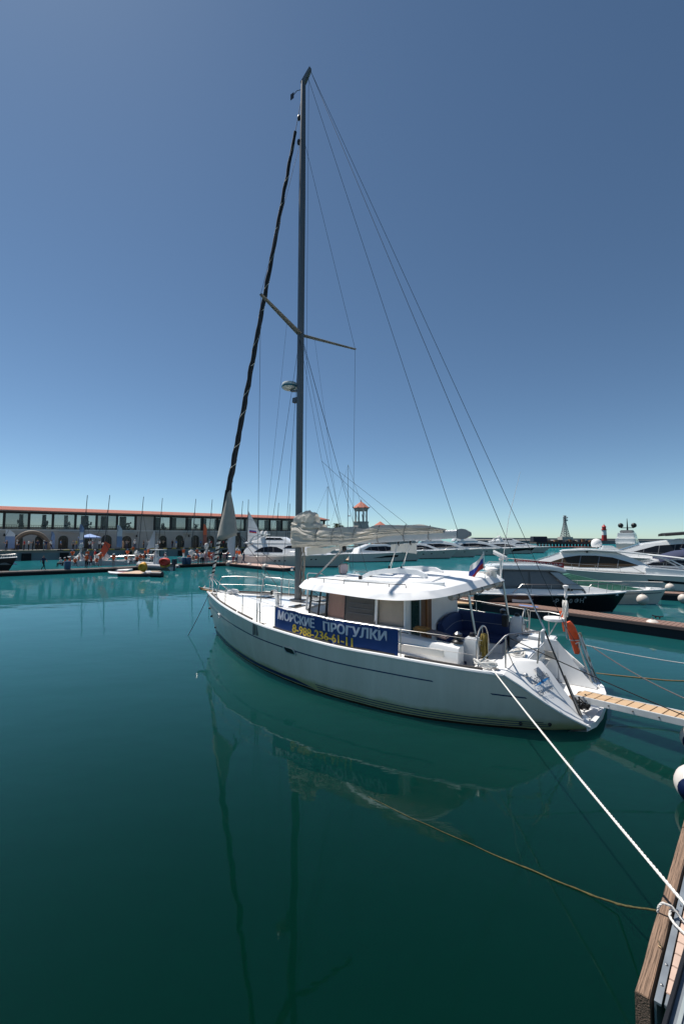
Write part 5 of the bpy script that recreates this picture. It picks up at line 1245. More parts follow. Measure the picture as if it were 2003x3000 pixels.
# ---- the row of white motor yachts in the middle distance ---------
def row_yacht(label, bow, hd, L, style, seed):
    rnd = random.Random(seed); c_, s_ = math.cos(hd), math.sin(hd)
    loc = (bow[0] - c_ * L * .90, bow[1] - s_ * L * .90, 0)
    if style == 'fly':
        H = [dict(name='deckhouse', prof=[(.05, 1.5), (.07, 2.4), (.14, 3.05), (.50, 3.1), (.62, 2.65), (.80, 1.85), (.82, 1.6)], w=2.1, kx=-.045, kz=-.46, bev=.12,
                  win=[[(.16, 1.95), (.22, 2.55), (.30, 2.72), (.36, 2.65), (.42, 2.3), (.42, 1.95)], [(.42, 2.5), (.46, 2.85), (.52, 2.9), (.58, 2.65), (.58, 2.48)]], front=[((.62, 2.65), (.80, 1.85), .05, .6)]),
             dict(name='flybridge', prof=[(.04, 3.05), (.05, 3.25), (.16, 3.55), (.20, 4.05), (.40, 4.0), (.46, 3.5), (.54, 3.05)], w=1.45, kx=-.05, kz=-.5, bev=.1, win=[[(.24, 3.6), (.25, 3.92), (.38, 3.88), (.41, 3.6)]])]
        args = dict(ports=[(.38, .62, .13), (.42, .62, .13), (.47, .62, .13), (.60, .68, .17), (.70, .70, .12), (.74, .70, .12)], railh=.55)
    elif style == 'coupe':
        H = [dict(name='deckhouse', prof=[(.10, 1.2), (.13, 2.2), (.26, 2.9), (.48, 2.95), (.60, 2.55), (.76, 1.75), (.78, 1.4)], w=1.9, kx=-.05, kz=-.48, bev=.1,
                  win=[[(.18, 1.95), (.26, 2.5), (.46, 2.6), (.56, 2.35), (.64, 1.85), (.40, 1.75)]], front=[((.60, 2.55), (.76, 1.75), .05, .9)])]
        args = dict(hullwin=[(.30, .62, lambda t: .50 + .06 * t, lambda t: .52 + .22 * min(1, t * 2))] if seed % 2 else [], ports=[] if seed % 2 else [(.5, .66, .15), (.62, .68, .15), (.8, .72, .13)], railh=.5)
    else:
        H = [dict(name='deckhouse', prof=[(.06, 1.6), (.08, 2.6), (.18, 3.3), (.48, 3.4), (.62, 2.9), (.80, 1.9), (.82, 1.6)], w=2.1, kx=-.045, kz=-.46, bev=.14,
                  win=[[(.14, 2.1), (.24, 2.75), (.40, 2.85), (.55, 2.6), (.66, 2.1), (.4, 1.95)]], front=[((.62, 2.9), (.80, 1.9), .05, .8)]),
             dict(name='flybridge', prof=[(.08, 3.3), (.10, 3.9), (.30, 4.1), (.40, 3.9), (.46, 3.35)], w=1.4, kx=-.05, kz=-.5, bev=.1)]
        args = dict(ports=[(.58, .7, .16), (.76, .74, .14)], railh=.55)
    y_, hp_, zf_, hh_ = yacht('motor_yacht', label, 'motor yacht', loc, hd, L, 4.3, 1.35, 1.85, None, H, group='white motor yachts moored in a row', **args)
    add_part(y_, 'anchor', steel, lambda q: q.box((L * .985, 0, 1.72), (.35, .3, .22)))
    if style != 'coupe':
        for sd in (1, -1): add_part(y_, 'radar_arch', gel, lambda q: q.loft([[Vector((x + w, sd * 1.35, z)) for w in (-.16, .16)] + [Vector((x + w, sd * 1.27, z)) for w in (.16, -.16)] for x, z in ((L * .10, 3.1), (L * .14, 4.0), (L * .20, 4.35))]))
        add_part(y_, 'arch_top', gel, lambda q: q.box((L * .20, 0, 4.37), (.7, 2.9, .12)), bevel=.03)
        for yy in (-.7, .6): add_part(y_, 'radome', whitep, lambda q: q.lathe([(.22, 0), (.27, .12), (.2, .32), (.01, .4)], 12, (L * .20, yy, 4.43)))
        add_part(y_, 'aerial', alu_lt, lambda q: q.tube([(L * .2, 0, 4.3), (L * .17, 0, 5.8)], [.03, .01], 5))
    return y_, hp_, hh_
y1, hp1, hh1 = row_yacht('large white flybridge yacht with oval portholes, nearest of the row, left of the mast foot', (-.3, 57.0), R(-14), 15.5, 'fly', 1)
y2, hp2, hh2 = row_yacht('white coupe yacht with long dark hull windows, second of the row from the left', (13.2, 74.6), R(16), 14.5, 'coupe', 3)
hull_text('РЗА 38 МЮ', ink, hp2, .62, .86, .28, hh2, -1, .01)
y3, _, _ = row_yacht('white coupe yacht under the boom end, third of the row from the left', (21.3, 84.0), R(3), 14.0, 'coupe', 4)
y4, _, _ = row_yacht('white flybridge yacht right of the boom end, fourth of the row from the left', (28.0, 90.5), R(-2), 15.0, 'soft', 5)
y5, _, _ = row_yacht('white yacht above the drooping flag, fifth of the row from the left', (39.5, 102.0), R(-4), 16.0, 'soft', 6)
y6, hp6, hh6 = row_yacht('white yacht with a dark hull side panel, sixth of the row from the left', (50.5, 114.0), R(-4), 17.0, 'coupe', 8)
q = MB(); q.grid([[Vector((hp6(u, t).x, -(hp6(u, t).y + .015), hp6(u, t).z)) for t in (lerp(.38, .62, max(0, 1 - abs(i - 10) / 10)), .90)] for i, u in [(i, lerp(.55, .95, i / 14)) for i in range(15)]]); q.build('hull_panel', glassy, hh6)
y7, _, _ = row_yacht('white hardtop yacht at the far right end of the row', (57.5, 121.5), R(-4), 18.0, 'fly', 9)
pontoon('mooring_pontoon', 'pale pink decked pontoon in front of the large flybridge yacht', (-15.032,57.526,0.4), (-6.777,49.458,0.4), 2.6, .4, plank=.5, m=mat('pink_deck', (.48, .33, .28), .8, var=.15))
for k, (px, py) in enumerate(((671, 1650), (730, 1657), (777, 1659))):
    buoy((-11.876,55.219,0.3) if k == 1 else ((-15.301,58.381,0.3) if k == 0 else (-9.296,52.334,0.3)), .42 if k != 1 else .34, ('cream ball fender at the left corner of the pink pontoon', 'small cream ball fender in the middle of the pink pontoon', 'cream ball fender near the right end of the pink pontoon')[k], top=False)
# ---- more sailing boats whose masts rise behind the row -----------
def far_sloop(label, base, hd, mast_top, L=11):
    t_ = thing('moored_sloop', label, 'sailing boat', base, hd, 'sloops behind the row of yachts')
    q = MB(); rows = []
    for i in range(13):
        u = i / 12; w = 1.6 * math.sin(PI * min(1, .18 + .82 * (1 - u) ** .8)) if u > .3 else 1.45 + .15 * u / .3
        w = 1.55 * (1 - max(0, (u - .35) / .65) ** 2); z = lerp(1.1, 1.4, u)
        rows.append([Vector((L * u * (.93 if k == 0 else 1), sd * w * (.55 if k == 0 else 1), -.1 if k == 0 else z)) for sd, k in ((-1, 1), (-1, 0), (1, 0), (1, 1))])
    q.loft(rows, closed=True); q.build('hull', gel, t_)
    q = MB(); q.loft([[Vector((x, y * w, 1.15 + h)) for y, h in ((-1, 0), (-.85, .4), (.85, .4), (1, 0))] for x, w in ((3.0, .9), (5.5, 1.0), (8.0, .6))]); q.build('cabin', gel, t_)
    q = MB(); q.tube([(6, 0, 1.2), (6, 0, mast_top)], [.09, .06], 8); ms = q.build('mast', alu_lt, t_)
    for z, w in ((lerp(1.2, mast_top, .40), 1.1), (lerp(1.2, mast_top, .68), .8)):
        q = MB(); q.tube([(6, -w, z), (6, w, z)], .03, 5); q.build('spreader', alu_lt, ms)
        for sd in (-1, 1): q = MB(); q.tube([(6, 0, mast_top * .97), (6, sd * w, z), (6, sd * 1.4, 1.2)], .018, 4); q.build('shroud', ropeb, ms)
    q = MB(); q.tube([(6, 0, mast_top), (L - .2, 0, 1.4)], .035, 4); q.build('forestay', whitep, t_)
    q = MB(); q.tube([(6, 0, mast_top), (.2, 0, 1.2)], .018, 4); q.build('backstay', ropeb, t_)
    q = MB(); q.tube([(6, 0, 2.4), (1.8, 0, 2.5)], [.16, .12], 8); q.build('boom_cover', mat('blue_sailcover', (.04, .08, .2), .8), t_)
    q = MB(); q.lathe([(.1, 0), (.28, .05), (.28, .22), (.05, .3)], 12, (6.35, 0, mast_top * .42)); q.build('radar', whitep, ms)
far_sloop('sloop whose shorter mast rises left of the rotunda tower', ((-3.346,98,1.987)[0] - 6, 98, 0), 0, 15.8)
far_sloop('sloop whose taller mast rises just left of the rotunda tower', ((1.399,102,1.939)[0] - 6, 102, 0), 0, 21.5, 13)

# ================================================================ terminal building, quay and pontoon on the left
FAC_LOC = Vector((-60.09, 75.0, 0)); FAC_YAW = math.atan2(112 - 75, -131.5 * 112 / 1250 + 60.09)
def FW(u, d, z): return FAC_LOC + Matrix.Rotation(FAC_YAW, 3, 'Z') @ Vector((u, d, z))
plaster = mat('pale_plaster', (.45, .41, .37), .9, var=.14, scale=.8, bump=.1)
plaster2 = mat('white_stucco', (.58, .56, .53), .9, var=.08, scale=.8)
tilered = mat('terracotta_tiles', (.46, .17, .12), .85, var=.18, scale=3, bump=.5, bscale=5)
darkfr = mat('dark_frame', (.022, .020, .019), .6)
paneg = glass('gallery_glass', (.16, .20, .20), .30)
paneg2 = glass('gallery_glass_b', (.10, .13, .13), .42); paneg3 = glass('gallery_glass_c', (.24, .28, .27), .36)
bld = thing('terminal_building', 'long two-storey building with glazed gallery, arches and terracotta roof', 'building', FAC_LOC, FAC_YAW)
COLS = [(-2.749,6.465), (0.609,6.565), (4.161,6.67), (7.763,6.776), (11.352,6.883), (14.906,6.988), (18.529,7.095), (21.957,7.196), (25.634,6.943), (28.987,7.034), (32.42,7.127), (35.934,7.222), (39.446,7.318), (42.947,7.413), (46.246,7.503), (49.688,7.175), (52.975,7.256), (56.389,7.341), (59.939,7.428), (63.524,7.517), (66.805,7.598), (69.63,7.668)]
ux = [c_[0] for c_ in COLS]; WALLBAY = (7, 14)
zlo = flat_interp([(-2.688,5.059), (25.485,5.13), (69.653,5.605)]); zhi = flat_interp([(-2.814,7.932), (25.39,8.168), (69.621,8.419)])
zev = flat_interp([(-2.829,8.284), (25.384,8.385), (69.618,8.701)])
U0, U1 = ux[0] - 1, ux[-1] + .5
def wallbox(name, m, u0, u1, d0, d1, za, zb, par=bld, **kw):
    """block following the slightly rising lines of the facade"""
    q = MB(); fa = za if callable(za) else (lambda u: za); fb = zb if callable(zb) else (lambda u: zb)
    q.loft([[Vector((u, d0, fa(u))), Vector((u, d1, fa(u))), Vector((u, d1, fb(u))), Vector((u, d0, fb(u)))] for u in (u0, u1)])
    return q.build(name, m, par, smooth=0, **kw)
ARCH = [((2.569,2.65)[0], (1.728,2.652)[0], (2.491,4.052)[1]), ((6.075,2.643)[0], (5.181,2.645)[0], (5.991,4.084)[1]), ((9.531,2.637)[0], (8.75,2.638)[0], (9.479,3.988)[1]), ((13.379,2.629)[0], (12.58,2.63)[0], (13.323,4.152)[1]), ((16.759,2.622)[0], (15.832,2.624)[0], (16.674,4.182)[1]), ((20.407,2.615)[0], (19.493,2.617)[0], (20.328,4.007)[1]), ((27.46,2.601)[0], (26.662,2.603)[0], (27.379,4.134)[1]), ((30.924,2.594)[0], (30.052,2.596)[0], (30.876,4.238)[1]), ((34.359,2.587)[0], (33.448,2.589)[0], (34.313,4.268)[1]), ((37.792,2.581)[0], (36.841,2.582)[0], (37.749,4.219)[1]), ((41.045,2.574)[0], (40.137,2.576)[0], (41.004,4.246)[1]), ((44.518,2.567)[0], (43.572,2.569)[0], (44.479,4.275)[1]), ((48.322,2.56)[0], (47.422,2.561)[0], (48.285,4.306)[1]), ((52.208,2.552)[0], (51.267,2.554)[0], (52.174,4.338)[1])]
# ground-floor wall, built bay by bay round real arched openings
prev = U0
for (uc, ul, zt) in ARCH:
    w = abs(uc - ul); a, b = uc - w, uc + w; zs_ = zt - w
    mid_next = b + .01
    wallbox('wall', plaster, prev, a, 0, .6, 1.4, zlo)
    q = MB(); n = 12
    arc = [(uc - w * math.cos(PI * k / n), max(1.6, zs_) + w * math.sin(PI * k / n)) for k in range(n + 1)]
    q.grid([[Vector((u, d, z)) for u, z in arc] for d in (0, .6)])
    for d in (0, .6): q.grid([[Vector((u, d, z)) for u, z in arc], [Vector((u, d, zlo(u))) for u, z in arc]])
    q.build('arch_head', plaster, bld, smooth=0)
    q = MB(); q.add([Vector((u, .42, z)) for u, z in [(a, 1.4)] + arc + [(b, 1.4)]], [tuple(range(n + 3))]); dr = q.build('arched_door', mat('door_glass', (.02, .022, .022), .15), bld, smooth=0)
    for k in (-.5, 0, .5): q = MB(); q.bar((uc + k * w, .38, 1.4), (uc + k * w, .38, zs_ + w * math.sqrt(1 - k * k) - .05), .08, .08, up=(0, 1, 0)); q.build('door_bar', darkfr, dr, smooth=0)
    q = MB(); q.bar((a, .38, zs_), (b, .38, zs_), .08, .08); q.build('door_bar', darkfr, dr, smooth=0)
    prev = b
wallbox('wall', plaster, prev, U1, 0, .6, 1.4, zlo)
wallbox('gallery_floor', plaster, U0, U1, .61, 9, lambda u: zlo(u) - .5, zlo)
wallbox('cornice', plaster2, U0, U1, -.12, .0, lambda u: zlo(u) - .28, lambda u: zlo(u) - .05)
wallbox('lintel', darkfr, U0, U1, -.05, .5, zhi, zev)
for i, u in enumerate(ux):
    wallbox('gallery_column', darkfr, u - .20, u + .20, -.03, .35, zlo, zhi)
for i in range(len(ux) - 1):
    a, b = ux[i] + .2, ux[i + 1] - .2
    if i in WALLBAY: wallbox('wall', plaster, a, b, .02, .4, zlo, zhi); continue
    wallbox('gallery_pane', (paneg, paneg2, paneg, paneg3)[i % 4], a, b, .14, .16, lambda u: zlo(u) + .02, lambda u: zhi(u) - .02)
    q = MB(); q.tube([(a, .05, zlo(a) + .75), (b, .05, zlo(b) + .75)], .03, 4)
    for k in range(9): u = lerp(a, b, (k + .5) / 9); q.tube([(u, .05, zlo(u)), (u, .05, zlo(u) + .75)], .02, 4)
    q.build('gallery_railing', darkfr, bld)
    uc = b - .9
    wallbox('inner_pillar', plaster2, uc - .32, uc + .32, 5.2, 5.8, zlo, zhi)
    if i > 3: wallbox('inner_pillar', plaster2, (a + b) / 2 - .3, (a + b) / 2 + .3, 5.2, 5.8, zlo, zhi)
    if i < 14 and (i % 2 == 0 or i < 5):
        q = MB(); rnd = random.Random(i); 
        for k in range(26): q.ball((uc - .1 + rnd.uniform(-.45, .45), 1.0 + rnd.uniform(-.3, .3), zlo(uc) + .45 + rnd.uniform(0, 1.15)), rnd.uniform(.10, .2), 5, 4)
        pt = thing('potted_shrub', 'dark potted shrub behind the gallery rail, bay %s from the left' % ('first', 'second', 'third', 'fourth', 'fifth', 'sixth', 'seventh', 'eighth', 'ninth', 'tenth', 'eleventh', 'twelfth', 'thirteenth', 'fourteenth', 'fifteenth', 'sixteenth', 'seventeenth', 'eighteenth', 'nineteenth', 'twentieth')[i], 'plant', FAC_LOC, FAC_YAW, 'shrubs in the gallery')
        q.build('foliage', mat('dark_foliage', (.025, .04, .02), .9, var=.5), pt)
        q = MB(); q.lathe([(.22, 0), (.3, .45), (.26, .45)], 10, (uc - .1, 1.0, zlo(uc))); q.build('pot', mat('clay_pot', (.2, .1, .07), .8), pt)
wallbox('back_parapet', plaster2, U0, U1, 8.6, 8.9, zlo, lambda u: zlo(u) + .55)
# roof: eaves board and rows of tiles rising to the ridge
rz = lambda u, d: zev(u) + .15 + (d + .9) * .17
q = MB(); q.loft([[Vector((u, -.9, rz(u, -.9) - .22)), Vector((u, 9.5, rz(u, -.9) - .22)), Vector((u, 9.5, rz(u, 4.2) - .9)), Vector((u, 4.2, rz(u, 4.2) - .05)), Vector((u, -.9, rz(u, -.9) - .04))] for u in (U0 - .5, U1 + .6)]); rf = q.build('roof', mat('roof_board', (.30, .22, .20), .9), bld, smooth=0)
for k in range(9):
    d0 = -.95 + k * .58; d1 = d0 + .66
    q = MB(); q.loft([[Vector((u, d0, rz(u, d0) + .03)), Vector((u, d1, rz(u, d1) + .0)), Vector((u, d1, rz(u, d1) - .05)), Vector((u, d0, rz(u, d0) - .05))] for u in (U0 - .5, U1 + .6)]); q.build('tile_course', tilered, rf, smooth=0)
for k, px in enumerate(((0.764,4.037), (7.815,4.101), (14.956,3.966), (22.191,4.021), (32.879,4.104), (41.338,4.169))):
    q = MB(); q.lathe([(.05, 0), (.16, .1), (.14, .42), (.02, .5)], 8, (px[0], -.25, px[1] - .25)); q.bar((px[0], -.25, px[1]), (px[0], 0, px[1]), .05, .05); q.build('wall_lamp', darkfr, bld)
for px in ((9.669,4.699), (11.157,4.654), (15.463,4.643), (21.008,4.642), (26.53,4.636), (32.488,4.705), (36.863,4.756), (59.256,5.016)):
    q = MB(); q.box((px[0], -.5, px[1]), (1.7, .9, .07)); q.build('canopy_slab', plaster2, bld, smooth=0)
# ---- quay -------------------------------------------------------
QE = [Vector((-53.225,62.987,1.5)), Vector((-36.443,83.01,1.5)), Vector((-9.111,113.341,1.5))]
FE = [FW(U0 - 8, .5, 1.5), FW(lerp(U0, U1, .5), .5, 1.5), FW(U1 + 30, .5, 1.5)]
mb = MB(); mb.loft([[Vector((p.x, p.y, 1.2)), Vector((p.x, p.y, 1.5)), Vector((f.x, f.y, 1.5)), Vector((f.x, f.y, 1.2))] for p, f in zip(QE, FE)])
tag(mb.build('quay_pavement', mat('quay_concrete', (.30, .28, .26), .9, var=.12, scale=.5), smooth=0), kind='structure')
qw = thing('quay_wall', 'concrete quay wall with dark fender piles and a yellow striped edge', 'wall')
panelm = mat('quay_panel', (.20, .26, .27), .85, var=.15, scale=.6)
for sgm in range(2):
    a, b = QE[sgm], QE[sgm + 1]; t = (b - a); L = t.length; t.normalize(); nr = Vector((t.y, -t.x, 0))
    n = int(L / 4.6)
    for k in range(n):
        p = a + t * (k * L / n); p2 = a + t * ((k + 1) * L / n)
        mb = MB(); mb.slab([Vector((p.x, p.y, -.2)), Vector((p2.x, p2.y, -.2)), Vector((p2.x, p2.y, 1.19)), Vector((p.x, p.y, 1.19))], -nr * .4); mb.build('wall_panel', panelm, qw, smooth=0)
        mb = MB(); c_ = p + nr * .18 + t * .5; mb.bar((c_.x, c_.y, -.3), (c_.x, c_.y, 1.15), 1.2, .5, up=nr); mb.build('fender_pile', mat('pile_dark', (.012, .012, .013), .9), qw, smooth=0)
    m_ = int(L / .9)
    for k in range(m_):
        p = a + t * ((k + .5) * L / m_); mb = MB(); mb.bar(p - t * .43 + nr * .06 + Vector((0, 0, .08)), p + t * .43 + nr * .06 + Vector((0, 0, .08)), .3, .16); mb.build('kerb_block', mat('kerb_yellow', (.55, .38, .06), .7, var=.2) if (k % 2 == 0 and (sgm or k > m_ * .35)) else (mat('kerb_black', (.03, .03, .03), .7) if (sgm or k > m_ * .35) else mat('kerb_pale', (.42, .37, .26), .7)), qw, smooth=0)
# ---- pontoon in front of it --------------------------------------
PT = [(-34.454,39.788,0.4), (-26.066,46.822,0.4), (-19.47,55.572,0.4), (-15.242,59.04,0.4)]
woodg = mat('grey_pontoon_plank', (.085, .075, .070), .85, var=.25, scale=3)
for k, lab in enumerate(('dark floating pontoon at the far left under the walking man', 'dark floating pontoon in the middle behind the paddle boards', 'dark floating pontoon crowded with people left of the flybridge yacht')):
    pontoon('floating_pontoon', lab, PT[k], PT[k + 1], 1.9, .4, plank=.6, m=woodg, side=mat('black_float', (.010, .010, .011), .8))
raft = pontoon('wooden_raft', 'pale wooden raft beside the grey inflatable', (-21.964,42.194,0.35), (-18.98,42.043,0.35), 3.4, .3, plank=.4, m=mat('pale_planks', (.52, .38, .27), .8, var=.15))
# ---- people -------------------------------------------------------
def person_mesh(name, J, E, lab):
    """one continuous skinned body; J joints (x, y, z, radius), E bones, lab material region of each joint"""
    me = bpy.data.meshes.new(name); keys = list(J)
    me.from_pydata([J[k][:3] for k in keys], [(keys.index(a), keys.index(b)) for a, b in E], [])
    o = bpy.data.objects.new(name, me); COL.objects.link(o)
    md = o.modifiers.new('skin', 'SKIN'); md.use_smooth_shade = True
    for i, k in enumerate(keys):
        sv = me.skin_vertices[0].data[i]; sv.radius = (J[k][3], J[k][3] * (J[k][4] if len(J[k]) > 4 else 1)); sv.use_root = (k == 'pelvis')
    sb = o.modifiers.new('sub', 'SUBSURF'); sb.levels = 1; sb.render_levels = 1
    bpy.context.view_layer.update()
    out = bpy.data.meshes.new_from_object(o.evaluated_get(bpy.context.evaluated_depsgraph_get()))
    bpy.data.objects.remove(o)
    out.name = name
    order = ['skin', 'shirt', 'trousers', 'shoes', 'hair']
    for k in order: out.materials.append(MATS['gelcoat_white'])
    segs = [(Vector(J[a][:3]), Vector(J[b][:3]), lab[b]) for a, b in E]
    for p in out.polygons:
        c_ = p.center; best = None
        for a, b, l in segs:
            d = b - a; t = max(0, min(1, (c_ - a).dot(d) / max(1e-9, d.length_squared))); ds = (c_ - (a + d * t)).length
            if best is None or ds < best[0]: best = (ds, l)
        l = best[1]
        if l == 'head': l = 'hair' if (c_.z > J['head'][2] + .02 or c_.y < J['head'][1] - .035) else 'skin'
        p.material_index = order.index(l); p.use_smooth = True
    return out
BASE = dict(pelvis=(0, 0, .93, .13, .85), spine=(0, 0, 1.15, .12, .85), chest=(0, .01, 1.35, .14, .8), neck=(0, 0, 1.49, .05), head=(0, .02, 1.60, .085), crown=(0, .01, 1.68, .07),
    shl=(.17, 0, 1.40, .06), ell=(.23, -.02, 1.13, .042), wrl=(.23, .09, .92, .032), hal=(.22, .12, .84, .035),
    shr=(-.17, 0, 1.40, .06), elr=(-.23, -.02, 1.13, .042), wrr=(-.23, .09, .92, .032), har=(-.22, .12, .84, .035),
    hil=(.09, 0, .86, .095), knl=(.10, .02, .48, .065), anl=(.10, -.01, .09, .042), tol=(.11, .13, .04, .038),
    hir=(-.09, 0, .86, .095), knr=(-.10, .02, .48, .065), anr=(-.10, -.01, .09, .042), tor=(-.11, .13, .04, .038))
EDG = [('pelvis', 'spine'), ('spine', 'chest'), ('chest', 'neck'), ('neck', 'head'), ('head', 'crown'), ('chest', 'shl'), ('shl', 'ell'), ('ell', 'wrl'), ('wrl', 'hal'), ('chest', 'shr'), ('shr', 'elr'), ('elr', 'wrr'), ('wrr', 'har'), ('pelvis', 'hil'), ('hil', 'knl'), ('knl', 'anl'), ('anl', 'tol'), ('pelvis', 'hir'), ('hir', 'knr'), ('knr', 'anr'), ('anr', 'tor')]
LAB = dict(spine='shirt', chest='shirt', neck='skin', head='head', crown='head', shl='shirt', shr='shirt', ell='shirt', elr='shirt', wrl='skin', wrr='skin', hal='skin', har='skin', hil='trousers', hir='trousers', knl='trousers', knr='trousers', anl='trousers', anr='trousers', tol='shoes', tor='shoes')
def pose(**kw): d = dict(BASE); d.update(kw); return d
POSES = {
 'stand': person_mesh('body_stand', pose(), EDG, LAB),
 'walk': person_mesh('body_walk', pose(knl=(.10, .20, .52, .065), anl=(.10, .30, .12, .042), tol=(.10, .43, .12, .038), knr=(-.09, -.02, .50, .065), anr=(-.09, -.28, .16, .042), tor=(-.09, -.20, .05, .038), ell=(.24, -.16, 1.17, .042), wrl=(.22, -.14, .95, .032), hal=(.21, -.12, .87, .035), elr=(-.24, .10, 1.15, .042), wrr=(-.2, .26, 1.0, .032), har=(-.19, .32, .95, .035)), EDG, LAB),
 'reach': person_mesh('body_reach', pose(ell=(.24, .16, 1.24, .042), wrl=(.2, .38, 1.32, .032), hal=(.19, .45, 1.35, .035), elr=(-.24, .13, 1.22, .042), wrr=(-.18, .34, 1.18, .032), har=(-.17, .42, 1.18, .035), knl=(.14, .05, .48, .065), anl=(.16, 0, .09, .042), tol=(.17, .13, .04, .038)), EDG, LAB),
 'sit': person_mesh('body_sit', pose(pelvis=(0, 0, .40, .14, .85), spine=(0, .02, .62, .13, .85), chest=(0, .06, .82, .15, .8), neck=(0, .10, .95, .05), head=(0, .13, 1.06, .085), crown=(0, .12, 1.14, .07), shl=(.17, .05, .87, .06), ell=(.25, .10, .62, .042), wrl=(.18, .30, .58, .032), hal=(.15, .37, .58, .035), shr=(-.17, .05, .87, .06), elr=(-.25, .10, .62, .042), wrr=(-.18, .30, .58, .032), har=(-.15, .37, .58, .035), hil=(.10, .06, .38, .10), knl=(.15, .42, .46, .068), anl=(.14, .38, .09, .042), tol=(.14, .50, .05, .038), hir=(-.10, .06, .38, .10), knr=(-.15, .42, .46, .068), anr=(-.14, .38, .09, .042), tor=(-.14, .50, .05, .038)), EDG, LAB)}
PALETTE = dict(orange=(.80, .13, .03), white=(.72, .70, .68), black=(.015, .015, .018), navy=(.02, .03, .08), blue=(.10, .22, .45), red=(.5, .03, .03), pink=(.6, .28, .28), grey=(.25, .25, .25), tan=(.40, .28, .18), yellow=(.6, .45, .08), denim=(.06, .09, .16), skin=(.45, .25, .17), brown=(.05, .03, .02), green=(.08, .2, .12))
def pm(c): return mat('cloth_' + c, PALETTE[c], .85, var=.15, scale=10)
capo = None
def person(loc, rz, ps, top, bottom, label, hat=None, h=1.0, group=None):
    global capo
    o = bpy.data.objects.new('person', POSES[ps]); COL.objects.link(o)
    o.location = loc; o.rotation_euler = (0, 0, rz); o.scale = (h, h, h)
    for i, m_ in enumerate((pm('skin'), pm(top), pm(bottom), pm('black'), pm('brown'))):
        o.material_slots[i].link = 'OBJECT'; o.material_slots[i].material = m_
    tag(o, label, 'person', group)
    if hat:
        hz = 1.63 if ps != 'sit' else 1.09; hy = .02 if ps != 'sit' else .13
        q = MB(); q.lathe([(.107, -.01), (.105, .04), (.075, .09), (.01, .105)], 10, (0, hy - .01, hz)); q.box((0, hy + .12, hz), (.15, .10, .015)); q.build('cap', pm(hat), o)
    return o

